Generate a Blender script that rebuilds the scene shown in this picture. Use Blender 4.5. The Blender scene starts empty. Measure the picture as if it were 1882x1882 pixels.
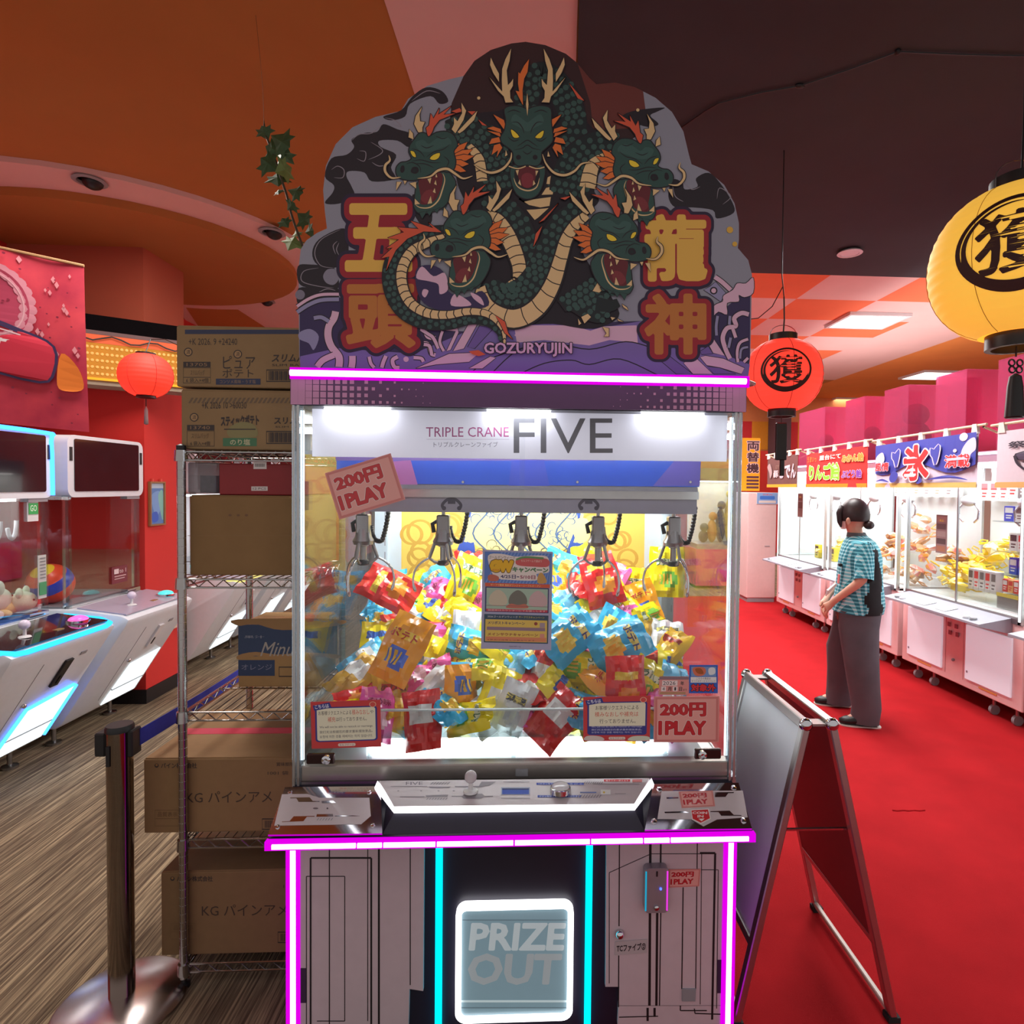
import bpy, bmesh, math, random
import numpy as np
from mathutils import Vector, Matrix
from mathutils.geometry import tessellate_polygon

SC = bpy.context.scene
COL = SC.collection
PI = math.pi
R_ = math.radians

# ------------------------------------------------------------------ camera
EYE = 1.575
F_PX, PPX, PPY = 1100.0, 1017.0, 924.0            # focal length and optical centre for a 1882 px frame
cam_d = bpy.data.cameras.new('camera')
cam = bpy.data.objects.new('camera', cam_d)
COL.objects.link(cam)
cam_d.sensor_width = 36.0
cam_d.lens = F_PX / 1882 * 36
cam_d.shift_x = -(PPX - 941) / 1882
cam_d.shift_y = (PPY - 941) / 1882
cam_d.clip_start = 0.05
CAM_R = Matrix.Rotation(-R_(2.7), 3, 'Z') @ Matrix.Rotation(PI / 2 - R_(1.5), 3, 'X') @ Matrix.Rotation(R_(0.6), 3, 'Z')
cam.matrix_world = Matrix.Translation((0, 0, EYE)) @ CAM_R.to_4x4()
SC.camera = cam

# ------------------------------------------------------------------ world, exposure
SC.view_settings.view_transform = 'Standard'
SC.view_settings.look = 'None'
SC.view_settings.exposure = 0.0
SC.view_settings.gamma = 1.0
SC.view_settings.use_curve_mapping = False
w = bpy.data.worlds.new('arcade_ambience')
SC.world = w
w.use_nodes = True
bg = w.node_tree.nodes['Background']
bg.inputs[0].default_value = (1.0, 0.93, 0.90, 1)
bg.inputs[1].default_value = 0.52

SC.cycles.max_bounces = 7
SC.cycles.diffuse_bounces = 3
SC.cycles.glossy_bounces = 3
SC.cycles.transmission_bounces = 4
SC.cycles.transparent_max_bounces = 16
SC.cycles.caustics_reflective = False
SC.cycles.caustics_refractive = False
SC.cycles.sample_clamp_indirect = 6.0
SC.cycles.use_adaptive_sampling = True
SC.cycles.adaptive_threshold = 0.02

def area(name, loc, rot, sx, sy, power, col=(1, 1, 1)):
    l = bpy.data.lights.new(name, 'AREA')
    l.shape = 'RECTANGLE'; l.size = sx; l.size_y = sy; l.energy = power; l.color = col
    o = bpy.data.objects.new(name, l); COL.objects.link(o)
    o.location = loc; o.rotation_euler = rot
    return o
# added fill lights over the red-carpet aisle, where no fixtures hang
for ly in (4.4, 6.6, 8.8, 11.0):
    area('aisle_fill_light', (1.9, ly, 3.25), (0, 0, 0), 1.2, 0.9, 95, (1, 0.97, 0.95))
for lx, ly in ((6.2, 8.8), (6.2, 11.5)):  # this pair sits beside modelled square luminaires
    area('aisle_fill_light', (lx, ly, 3.25), (0, 0, 0), 0.8, 0.8, 60, (1, 0.96, 0.92))
# added upward fill lights above the right-hand machine roofs, to brighten the ceiling
for ly in (4.3, 5.6, 6.9):
    area('roof_fill_light', (3.95, ly, 1.90), (PI, 0, 0), 0.3, 1.1, 17, (1, 0.95, 0.93))
# added fill light over the left aisle, without a fixture
area('hall_fill_light', (-1.7, 3.0, 3.2), (0, 0, 0), 0.8, 1.4, 55, (1, 0.93, 0.86))

# ------------------------------------------------------------------ colours and materials
def lin(c):
    c = c / 255.0
    return c / 12.92 if c <= 0.04045 else ((c + 0.055) / 1.055) ** 2.4
def C(r, g, b):
    return (lin(r), lin(g), lin(b), 1.0)
def H(h):
    return C(int(h[0:2], 16), int(h[2:4], 16), int(h[4:6], 16))
MATS = {}
def mat(name, col=None, rough=0.5, metal=0.0, emit=0.0, ecol=None, noise=0.0, nscale=30.0, bump=0.0, bscale=200.0, coat=0.0, spec=0.5, alpha=None):
    if name in MATS:
        return MATS[name]
    m = bpy.data.materials.new(name); m.use_nodes = True
    nt = m.node_tree; b = nt.nodes['Principled BSDF']
    b.inputs['Base Color'].default_value = col or (0.8, 0.8, 0.8, 1)
    b.inputs['Roughness'].default_value = rough
    b.inputs['Metallic'].default_value = metal
    b.inputs['Coat Weight'].default_value = coat
    b.inputs['Specular IOR Level'].default_value = spec
    if emit:
        b.inputs['Emission Color'].default_value = ecol or col
        b.inputs['Emission Strength'].default_value = emit
    if noise or bump:
        tc = nt.nodes.new('ShaderNodeTexCoord')
    if noise:
        n = nt.nodes.new('ShaderNodeTexNoise'); n.inputs['Scale'].default_value = nscale; n.inputs['Detail'].default_value = 3
        nt.links.new(tc.outputs['Object'], n.inputs['Vector'])
        hs = nt.nodes.new('ShaderNodeMapRange')
        hs.inputs['From Min'].default_value = 0.25; hs.inputs['From Max'].default_value = 0.75
        hs.inputs['To Min'].default_value = 1 - noise; hs.inputs['To Max'].default_value = 1 + noise
        nt.links.new(n.outputs['Fac'], hs.inputs['Value'])
        mx = nt.nodes.new('ShaderNodeMix'); mx.data_type = 'RGBA'; mx.blend_type = 'MULTIPLY'
        mx.inputs[0].default_value = 1.0
        mx.inputs[6].default_value = col
        nt.links.new(hs.outputs['Result'], mx.inputs[7])
        nt.links.new(mx.outputs[2], b.inputs['Base Color'])
    if bump:
        n2 = nt.nodes.new('ShaderNodeTexNoise'); n2.inputs['Scale'].default_value = bscale
        nt.links.new(tc.outputs['Object'], n2.inputs['Vector'])
        bp = nt.nodes.new('ShaderNodeBump'); bp.inputs['Strength'].default_value = bump; bp.inputs['Distance'].default_value = 0.01
        nt.links.new(n2.outputs['Fac'], bp.inputs['Height'])
        nt.links.new(bp.outputs['Normal'], b.inputs['Normal'])
    MATS[name] = m
    return m
def emis(name, col, s):
    if name in MATS:
        return MATS[name]
    m = bpy.data.materials.new(name); m.use_nodes = True
    nt = m.node_tree; nt.nodes.clear()
    e = nt.nodes.new('ShaderNodeEmission'); e.inputs[0].default_value = col; e.inputs[1].default_value = s
    o = nt.nodes.new('ShaderNodeOutputMaterial'); nt.links.new(e.outputs[0], o.inputs[0])
    MATS[name] = m
    return m
def sheet(name, tint=(1, 1, 1, 1), refl=0.10, rough=0.02, body=0.0, bodycol=(1, 1, 1, 1)):
    """a clear or tinted acrylic sheet: light passes straight through, with a fresnel sheen"""
    if name in MATS:
        return MATS[name]
    m = bpy.data.materials.new(name); m.use_nodes = True
    nt = m.node_tree; nt.nodes.clear()
    t = nt.nodes.new('ShaderNodeBsdfTransparent'); t.inputs[0].default_value = tint
    g = nt.nodes.new('ShaderNodeBsdfGlossy'); g.inputs['Roughness'].default_value = rough
    fr = nt.nodes.new('ShaderNodeLayerWeight'); fr.inputs['Blend'].default_value = 0.25
    mr = nt.nodes.new('ShaderNodeMapRange'); mr.inputs['To Min'].default_value = refl * 0.3; mr.inputs['To Max'].default_value = min(0.9, refl * 5)
    nt.links.new(fr.outputs['Fresnel'], mr.inputs['Value'])
    mx = nt.nodes.new('ShaderNodeMixShader'); nt.links.new(mr.outputs[0], mx.inputs[0])
    nt.links.new(t.outputs[0], mx.inputs[1]); nt.links.new(g.outputs[0], mx.inputs[2])
    out = mx
    if body:
        d = nt.nodes.new('ShaderNodeBsdfDiffuse'); d.inputs[0].default_value = bodycol
        tr = nt.nodes.new('ShaderNodeBsdfTranslucent'); tr.inputs[0].default_value = bodycol
        ad = nt.nodes.new('ShaderNodeMixShader'); ad.inputs[0].default_value = 0.5
        nt.links.new(d.outputs[0], ad.inputs[1]); nt.links.new(tr.outputs[0], ad.inputs[2])
        m2 = nt.nodes.new('ShaderNodeMixShader'); m2.inputs[0].default_value = body
        nt.links.new(mx.outputs[0], m2.inputs[1]); nt.links.new(ad.outputs[0], m2.inputs[2]); out = m2
    o = nt.nodes.new('ShaderNodeOutputMaterial'); nt.links.new(out.outputs[0], o.inputs[0])
    MATS[name] = m
    return m
def attr_mat(name, rough=0.5, emit=0.0, coat=0.0, transl=0.0):
    """printed surface: colours come from the mesh's own colour layer"""
    if name in MATS:
        return MATS[name]
    m = bpy.data.materials.new(name); m.use_nodes = True
    nt = m.node_tree; b = nt.nodes['Principled BSDF']
    a = nt.nodes.new('ShaderNodeAttribute'); a.attribute_name = 'Col'
    nt.links.new(a.outputs['Color'], b.inputs['Base Color'])
    b.inputs['Roughness'].default_value = rough
    b.inputs['Coat Weight'].default_value = coat
    if emit:
        nt.links.new(a.outputs['Color'], b.inputs['Emission Color'])
        b.inputs['Emission Strength'].default_value = emit
    MATS[name] = m
    return m
PRINT = attr_mat('printed_card', 0.55)
GLOSSY_PRINT = attr_mat('printed_film', 0.28, coat=0.3)
LIT_PRINT = attr_mat('backlit_film', 0.4, emit=0.75)

# ------------------------------------------------------------------ object helpers
ROOTM = {}
def root_matrix(o):
    while o is not None and o.parent is not None:
        o = o.parent
    return ROOTM.get(o.name, Matrix.Identity(4)) if o is not None else Matrix.Identity(4)
def tag(o, label=None, cat=None, group=None, kind=None):
    if label: o['label'] = label
    if cat: o['category'] = cat
    if group: o['group'] = group
    if kind: o['kind'] = kind
    return o
def thing(name, loc, label, cat, group=None, rotz=0.0, M=None):
    o = bpy.data.objects.new(name, None); COL.objects.link(o)
    o.empty_display_size = 0.1
    mm = M if M is not None else Matrix.Translation(loc) @ Matrix.Rotation(rotz, 4, 'Z')
    o.matrix_world = mm
    ROOTM[o.name] = mm
    return tag(o, label, cat, group)
def ray(px, py):
    return CAM_R @ Vector(((px - PPX) / F_PX, (PPY - py) / F_PX, -1))
def at_y(px, py, y):
    d = ray(px, py); t = y / d.y
    return Vector((d.x * t, y, EYE + d.z * t))
def at_x(px, py, x):
    d = ray(px, py); t = x / d.x
    return Vector((x, d.y * t, EYE + d.z * t))
def at_z(px, py, z):
    d = ray(px, py); t = (z - EYE) / d.z
    return Vector((d.x * t, d.y * t, z))

class MB:
    """collects shapes and links them as one mesh object"""
    def __init__(s):
        s.v = []; s.f = []; s.mi = []; s.cur = 0; s.fc = []; s.col = None
    def add(s, vs, fs):
        n = len(s.v); s.v += [Vector(p) for p in vs]
        for f in fs:
            s.f.append([i + n for i in f]); s.mi.append(s.cur); s.fc.append(s.col)
        return s
    def faces(s, fs):
        for f in fs:
            s.f.append(list(f)); s.mi.append(s.cur); s.fc.append(s.col)
        return s
    def box(s, x0, x1, y0, y1, z0, z1, M=None):
        vs = [Vector((x, y, z)) for z in (z0, z1) for y in (y0, y1) for x in (x0, x1)]
        if M is not None: vs = [M @ p for p in vs]
        return s.add(vs, [(0, 2, 3, 1), (4, 5, 7, 6), (0, 1, 5, 4), (2, 6, 7, 3), (0, 4, 6, 2), (1, 3, 7, 5)])
    def hexa(s, b, t):
        """bottom quad and top quad, both counter-clockwise seen from above"""
        return s.add(list(b) + list(t), [(3, 2, 1, 0), (4, 5, 6, 7), (0, 1, 5, 4), (1, 2, 6, 5), (2, 3, 7, 6), (3, 0, 4, 7)])
    def tube(s, path, r, n=8, closed=False, flat=None):
        P = [Vector(p) for p in path]; k = len(P)
        rs = r if isinstance(r, (list, tuple)) else [r] * k
        T = []
        for i in range(k):
            a = P[(i - 1) % k] if (i or closed) else P[i]
            b = P[(i + 1) % k] if (i < k - 1 or closed) else P[i]
            t = (b - a)
            T.append(t.normalized() if t.length > 1e-9 else Vector((0, 0, 1)))
        up = Vector((0, 0, 1)) if abs(T[0].z) < 0.9 else Vector((1, 0, 0))
        nx = (up - T[0] * up.dot(T[0])).normalized()
        vs = []
        for i in range(k):
            nx = (nx - T[i] * nx.dot(T[i]))
            nx = nx.normalized() if nx.length > 1e-6 else T[i].orthogonal().normalized()
            ny = T[i].cross(nx)
            for j in range(n):
                a = 2 * PI * j / n
                q = nx * math.cos(a) + ny * math.sin(a) * (flat or 1)
                vs.append(P[i] + q * rs[i])
        fs = []
        for i in range(k if closed else k - 1):
            i2 = (i + 1) % k
            for j in range(n):
                j2 = (j + 1) % n
                fs.append((i * n + j, i * n + j2, i2 * n + j2, i2 * n + j))
        if not closed:
            fs.append(tuple(range(n - 1, -1, -1))); fs.append(tuple((k - 1) * n + j for j in range(n)))
        return s.add(vs, fs)
    def lathe(s, prof, n=20, c=(0, 0, 0), M=None, caps=True):
        vs = []; c = Vector(c)
        for (r, z) in prof:
            for j in range(n):
                a = 2 * PI * j / n
                p = Vector((r * math.cos(a), r * math.sin(a), z))
                vs.append((M @ p if M is not None else p) + c)
        fs = []
        for i in range(len(prof) - 1):
            for j in range(n):
                j2 = (j + 1) % n
                fs.append((i * n + j, i * n + j2, (i + 1) * n + j2, (i + 1) * n + j))
        if caps:
            if prof[0][0] > 1e-5: fs.append(tuple(range(n - 1, -1, -1)))
            if prof[-1][0] > 1e-5: fs.append(tuple((len(prof) - 1) * n + j for j in range(n)))
        return s.add(vs, fs)
    def ball(s, c, rx, ry=None, rz=None, n=12, m=8, M=None):
        ry = rx if ry is None else ry; rz = rx if rz is None else rz
        pr = [(math.cos(-PI / 2 + PI * i / m), math.sin(-PI / 2 + PI * i / m)) for i in range(m + 1)]
        pr[0] = (1e-4, -1); pr[-1] = (1e-4, 1)
        S = Matrix.Diagonal((rx, ry, rz))
        if M is not None: S = M.to_3x3() @ S
        return s.lathe(pr, n, c, S)
    def prism(s, pts, fn, d):
        """extruded outline: fn(u, v, w) -> point, w runs from 0 to d"""
        n = len(pts)
        a = sum(pts[i][0] * pts[(i + 1) % n][1] - pts[(i + 1) % n][0] * pts[i][1] for i in range(n))
        tris = tessellate_polygon([[Vector((u, v, 0)) for u, v in pts]])
        vs = [fn(u, v, 0) for u, v in pts] + [fn(u, v, d) for u, v in pts]
        fs = [tuple(t) for t in tris] + [tuple(n + i for i in reversed(t)) for t in tris]
        fs += [(i, (i + 1) % n, n + (i + 1) % n, n + i) for i in range(n)]
        return s.add(vs, fs)
    def quad(s, a, b, c, d):
        return s.add([a, b, c, d], [(0, 1, 2, 3)])
    def ring(s, pts, w, fn, d):
        """frame following a closed outline: band of width w inside it, depth d"""
        n = len(pts); inn = inset(pts, w)
        vs = [fn(u, v, 0) for u, v in pts] + [fn(u, v, 0) for u, v in inn] + [fn(u, v, d) for u, v in pts] + [fn(u, v, d) for u, v in inn]
        fs = []
        for i in range(n):
            j = (i + 1) % n
            fs += [(i, j, n + j, n + i), (2 * n + i, 3 * n + i, 3 * n + j, 2 * n + j), (i, 2 * n + i, 2 * n + j, j), (n + i, n + j, 3 * n + j, 3 * n + i)]
        return s.add(vs, fs)
    def build(s, name, mats, parent=None, smooth=False, bevel=0.0, local=False, seg=1, mesh_only=False, recalc=True):
        vs = s.v
        loc = Vector((0, 0, 0))
        if not local and not mesh_only:
            if parent is not None:
                Mi = root_matrix(parent).inverted(); vs = [Mi @ p for p in vs]
            else:
                xs = [p.x for p in vs]; ys = [p.y for p in vs]; zs = [p.z for p in vs]
                loc = Vector(((min(xs) + max(xs)) / 2, (min(ys) + max(ys)) / 2, min(zs)))
                vs = [p - loc for p in vs]
        me = bpy.data.meshes.new(name)
        me.from_pydata([tuple(p) for p in vs], [], s.f)
        ml = mats if isinstance(mats, (list, tuple)) else [mats]
        for m in ml: me.materials.append(m)
        if len(ml) > 1: me.polygons.foreach_set('material_index', s.mi)
        if any(c is not None for c in s.fc):
            ca = me.color_attributes.new('Col', 'FLOAT_COLOR', 'CORNER')
            buf = []
            for p in me.polygons:
                c = s.fc[p.index] or (0.8, 0.8, 0.8, 1)
                buf += list(c) * p.loop_total
            ca.data.foreach_set('color', buf)
        if recalc or bevel:
            bm = bmesh.new(); bm.from_mesh(me)
            if recalc: bmesh.ops.recalc_face_normals(bm, faces=bm.faces)
            if bevel:
                ed = [e for e in bm.edges if len(e.link_faces) == 2 and e.calc_face_angle(0) > 0.5]
                bmesh.ops.bevel(bm, geom=ed, offset=bevel, segments=seg, affect='EDGES', profile=0.5, clamp_overlap=True)
            bm.to_mesh(me); bm.free()
        if smooth:
            for p in me.polygons: p.use_smooth = True
            if smooth != True: me.set_sharp_from_angle(angle=R_(smooth))
        me.update()
        if mesh_only: return me
        o = bpy.data.objects.new(name, me); COL.objects.link(o)
        if parent is not None: o.parent = parent
        else:
            o.location = loc; ROOTM[o.name] = Matrix.Translation(loc)
        return o
def inset(pts, w):
    n = len(pts)
    a = sum(pts[i][0] * pts[(i + 1) % n][1] - pts[(i + 1) % n][0] * pts[i][1] for i in range(n))
    sg = 1 if a > 0 else -1
    out = []
    for i in range(n):
        p0 = Vector(pts[i - 1]); p1 = Vector(pts[i]); p2 = Vector(pts[(i + 1) % n])
        d1 = (p1 - p0); d2 = (p2 - p1)
        d1 = d1.normalized() if d1.length > 1e-9 else d2.normalized(); d2 = d2.normalized() if d2.length > 1e-9 else d1
        n1 = Vector((-d1.y, d1.x)) * sg; n2 = Vector((-d2.y, d2.x)) * sg
        b = n1 + n2
        b = b.normalized() if b.length > 1e-6 else n1
        k = w / max(0.35, b.dot(n1))
        q = p1 + b * k
        out.append((q.x, q.y))
    return out
def rrect(x0, y0, x1, y1, r, n=4):
    out = []
    for cx, cy, a0 in ((x1 - r, y0 + r, -PI / 2), (x1 - r, y1 - r, 0), (x0 + r, y1 - r, PI / 2), (x0 + r, y0 + r, PI)):
        for i in range(n + 1):
            a = a0 + PI / 2 * i / n
            out.append((cx + r * math.cos(a), cy + r * math.sin(a)))
    return out
def smooth_pts(pts, k=4, closed=True):
    n = len(pts); out = []
    for i in range(n if closed else n - 1):
        g = lambda j: Vector(pts[j % n]) if closed else Vector(pts[max(0, min(n - 1, j))])
        p0, p1, p2, p3 = g(i - 1), g(i), g(i + 1), g(i + 2)
        for t in range(k):
            u = t / k
            q = 0.5 * ((2 * p1) + (p2 - p0) * u + (2 * p0 - 5 * p1 + 4 * p2 - p3) * u * u + (3 * p1 - p0 - 3 * p2 + p3) * u ** 3)
            out.append(tuple(q))
    if not closed: out.append(tuple(pts[-1]))
    return out

# ------------------------------------------------------------------ printed lettering and artwork
_tc = {}
def _glyph0(s):
    if s in _tc: return _tc[s]
    cu = bpy.data.curves.new('lettering', 'FONT'); cu.body = s; cu.size = 1.0
    cu.resolution_u = 2; cu.fill_mode = 'FRONT'
    ob = bpy.data.objects.new('lettering', cu); COL.objects.link(ob)
    dg = bpy.context.evaluated_depsgraph_get()
    me = bpy.data.meshes.new_from_object(ob.evaluated_get(dg))
    V_ = [(v.co.x, v.co.y) for v in me.vertices]; F_ = [tuple(p.vertices) for p in me.polygons]
    bpy.data.objects.remove(ob); bpy.data.curves.remove(cu); bpy.data.meshes.remove(me)
    _tc[s] = (V_, F_)
    return _tc[s]
_tb = {}
def glyphs(s, off=0.0):
    """outlines of a word, thickened by off (in em): the thick shape is traced on a distance grid"""
    if off < 0.016: off = 0.0
    key = (s, round(off, 4))
    if key in _tb: return _tb[key]
    V_, F_ = _glyph0(s)
    xs = [p[0] for p in V_] or [0, 1]; ys = [p[1] for p in V_] or [0, 1]
    bb_ = (min(xs) - off, min(ys) - off, max(xs) + off, max(ys) + off)
    if off > 0:
        cnt = {}
        for f in F_:
            for i in range(len(f)):
                e = (f[i], f[(i + 1) % len(f)]); k = (min(e), max(e)); cnt[k] = cnt.get(k, 0) + 1
        seg = np.array([V_[a] + V_[b] for (a, b), c in cnt.items() if c == 1])
        h = 1 / 44.0
        gx = np.arange(bb_[0] - h, bb_[2] + 2 * h, h); gy = np.arange(bb_[1] - h, bb_[3] + 2 * h, h)
        X, Y = np.meshgrid(gx, gy)
        dist = np.full(X.shape, 9.0); par = np.zeros(X.shape, bool)
        for x0, y0, x1, y1 in seg:
            dx, dy = x1 - x0, y1 - y0; L2 = dx * dx + dy * dy + 1e-12
            t = np.clip(((X - x0) * dx + (Y - y0) * dy) / L2, 0, 1)
            dist = np.minimum(dist, np.hypot(X - x0 - t * dx, Y - y0 - t * dy))
            if abs(dy) > 1e-12:
                par ^= ((y0 > Y) != (y1 > Y)) & (X < dx * (Y - y0) / dy + x0)
        fd = off - np.where(par, -dist, dist)
        NV, NF = [], []
        ny, nx = fd.shape
        for j in range(ny - 1):
            run = None
            for i in range(nx):
                v = None if i == nx - 1 else (fd[j, i], fd[j, i + 1], fd[j + 1, i + 1], fd[j + 1, i])
                full = v is not None and min(v) > 0
                if full:
                    if run is None: run = i
                    continue
                if run is not None:
                    n0 = len(NV); NV += [(gx[run], gy[j]), (gx[i], gy[j]), (gx[i], gy[j + 1]), (gx[run], gy[j + 1])]; NF.append((n0, n0 + 1, n0 + 2, n0 + 3)); run = None
                if v is None or max(v) <= 0: continue
                cs = ((gx[i], gy[j]), (gx[i + 1], gy[j]), (gx[i + 1], gy[j + 1]), (gx[i], gy[j + 1])); pl = []
                for q in range(4):
                    a0, a1 = v[q], v[(q + 1) % 4]; c0, c1 = cs[q], cs[(q + 1) % 4]
                    if a0 > 0: pl.append(c0)
                    if (a0 > 0) != (a1 > 0):
                        t = a0 / (a0 - a1); pl.append((c0[0] + (c1[0] - c0[0]) * t, c0[1] + (c1[1] - c0[1]) * t))
                if len(pl) > 2:
                    n0 = len(NV); NV += pl; NF.append(tuple(range(n0, n0 + len(pl))))
        V_, F_ = [(float(p[0]), float(p[1])) for p in NV], NF
    _tb[key] = (V_, F_, bb_)
    return _tb[key]

class Print:
    """flat print: coloured shapes on a surface. mp(x, y) -> point, nrm = direction the print faces.
    x runs right and y runs down, as on a sheet of paper"""
    EPS = 1.2e-5
    def __init__(s, mp, nrm, lift=0.0004):
        s.mp = mp; s.n = Vector(nrm).normalized(); s.k = lift
        s.mb = MB()
    def _p(s, x, y):
        return s.mp(x, y) + s.n * s.k
    def step(s): s.k += s.EPS
    def poly(s, pts, col):
        s.step(); s.mb.col = col
        tr = tessellate_polygon([[Vector((x, y, 0)) for x, y in pts]])
        s.mb.add([s._p(x, y) for x, y in pts], [tuple(t) for t in tr]); return s
    def blob(s, pts, col, k=4):
        return s.poly(smooth_pts(pts, k), col)
    def line(s, pts, wd, col, closed=False, taper=False):
        s.step(); s.mb.col = col
        n = len(pts); L = []; Rr = []
        for i in range(n):
            a = Vector(pts[i - 1]) if (i or closed) else Vector(pts[0])
            b = Vector(pts[(i + 1) % n]) if (i < n - 1 or closed) else Vector(pts[-1])
            d = b - a
            d = d.normalized() if d.length > 1e-9 else Vector((1, 0))
            w2 = wd / 2
            if taper:
                t = i / (n - 1)
                w2 *= (1 - t) if taper == 1 else max(0.08, math.sin(PI * min(1, max(0, t))) ** 0.6)
            q = Vector(pts[i]); m = Vector((-d.y, d.x)) * w2
            L.append(q + m); Rr.append(q - m)
        vs = [s._p(*p) for p in L] + [s._p(*p) for p in Rr]
        s.mb.add(vs, [(i, (i + 1) % n, n + (i + 1) % n, n + i) for i in range(n if closed else n - 1)]); return s
    def curve(s, pts, wd, col, k=5, closed=False, taper=False):
        return s.line(smooth_pts(pts, k, closed), wd, col, closed, taper)
    def shape(s, pts, fill, ow, oc, smooth=4):
        q = smooth_pts(pts, smooth) if smooth else pts
        if ow: s.line(q, ow * 2, oc, True)
        return s.poly(q, fill)
    def rect(s, x0, y0, x1, y1, col):
        return s.poly([(x0, y0), (x1, y0), (x1, y1), (x0, y1)], col)
    def frame(s, x0, y0, x1, y1, wd, col):
        return s.line([(x0, y0), (x1, y0), (x1, y1), (x0, y1)], wd, col, True)
    def circ(s, cx, cy, r, col, ry=None, n=16):
        ry = r if ry is None else ry
        return s.poly([(cx + r * math.cos(2 * PI * i / n), cy + ry * math.sin(2 * PI * i / n)) for i in range(n)], col)
    def text(s, t, x0, y0, x1, y1, col, off=0.0, outl=(), rot=0.0, skew=0.0):
        """lettering stretched into the box; outl = [(extra width, colour), ...] widest first"""
        _, _, (a0, b0, a1, b1) = glyphs(t, off)
        cx, cy = (x0 + x1) / 2, (y0 + y1) / 2; c, sn = math.cos(R_(rot)), math.sin(R_(rot))
        for o, cl in list(outl) + [(0, col)]:
            V_, F_, _b = glyphs(t, off + o)
            s.step(); s.mb.col = cl
            vs = []
            for (x, y) in V_:
                u = x0 + (x - a0) / max(1e-6, a1 - a0) * (x1 - x0)
                v = y1 - (y - b0) / max(1e-6, b1 - b0) * (y1 - y0)
                u += skew * (y1 - v)
                du, dv = u - cx, v - cy
                vs.append(s._p(cx + du * c - dv * sn, cy + du * sn + dv * c))
            s.mb.add(vs, F_)
        return s
    def build(s, name, parent, m=None, **kw):
        return s.mb.build(name, m or PRINT, parent, recalc=False, **kw)
def plane_y(y):
    return lambda px, py: at_y(px, py, y)
def sheet_map(o, ux, uy):
    o, ux, uy = Vector(o), Vector(ux), Vector(uy)
    return lambda x, y: o + ux * x + uy * y

random.seed(7)
BLK = C(24, 18, 22)
M_white = mat('white_enamel', C(225, 225, 228), 0.35, noise=0.02)
M_chrome = mat('chrome', C(215, 215, 220), 0.12, 1.0, noise=0.03)
M_steel = mat('brushed_steel', C(170, 168, 168), 0.3, 1.0, noise=0.06, nscale=80)
M_alu = mat('aluminium', C(190, 188, 188), 0.35, 1.0, noise=0.04)
M_black = mat('black_plastic', C(22, 21, 24), 0.45, noise=0.1)
M_rubber = mat('rubber', C(30, 30, 32), 0.8, noise=0.1)
M_greyp = mat('grey_plastic', C(150, 150, 156), 0.4, noise=0.03)
M_clear = sheet('clear_acrylic', (0.985, 0.99, 0.99, 1), 0.06)
M_clear2 = sheet('clear_acrylic_edge', (0.86, 0.94, 0.95, 1), 0.22, 0.06)
# ================================================================== THE ROOM
CH = 3.30
def carpet_mat():
    m = bpy.data.materials.new('striped_carpet'); m.use_nodes = True
    nt = m.node_tree; b = nt.nodes['Principled BSDF']; b.inputs['Roughness'].default_value = 0.9
    b.inputs['Specular IOR Level'].default_value = 0.15
    tc = nt.nodes.new('ShaderNodeTexCoord'); mp = nt.nodes.new('ShaderNodeMapping')
    mp.inputs['Rotation'].default_value = (0, 0, R_(-12)); mp.inputs['Scale'].default_value = (1, 0.02, 1)
    nt.links.new(tc.outputs['Object'], mp.inputs['Vector'])
    n = nt.nodes.new('ShaderNodeTexNoise'); n.inputs['Scale'].default_value = 125; n.inputs['Detail'].default_value = 4; n.inputs['Roughness'].default_value = 0.7
    nt.links.new(mp.outputs[0], n.inputs['Vector'])
    cr = nt.nodes.new('ShaderNodeValToRGB'); e = cr.color_ramp
    e.elements[0].position = 0.36; e.elements[0].color = C(80, 66, 54)
    e.elements[1].position = 0.66; e.elements[1].color = C(182, 162, 130)
    x = e.elements.new(0.5); x.color = C(122, 106, 86)
    nt.links.new(n.outputs['Fac'], cr.inputs[0]); nt.links.new(cr.outputs[0], b.inputs['Base Color'])
    return m
def struct(name, mb, m, parent=None, label=None, **kw):
    o = mb.build(name, m, parent, **kw)
    if parent is None: o['kind'] = 'structure'
    if label: o['label'] = label
    return o
fl = struct('floor', MB().box(-6, 9.5, -1.0, 16, -0.06, 0.0), carpet_mat(), label='grey-brown striped carpet floor of the arcade')
M_redc = mat('red_carpet', C(172, 28, 34), 0.95, noise=0.10, nscale=5, bump=0.25, bscale=600, spec=0.1)
struct('floor_runner', MB().box(0.15, 9.5, -1.0, 8.6, 0.0, 0.004), M_redc, label='bright red carpet covering the right-hand aisle')
mb = MB()
for k in range(6):
    a = at_z(1640 + k * 10, 1489 + (k % 2), 0.006)
    b_ = at_z(1650 + k * 10, 1489 + ((k + 1) % 2), 0.006)
    mb.tube([a, b_], 0.003, 5)
mb.build('carpet_ripple', M_redc, bpy.data.objects['floor_runner'])

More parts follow.
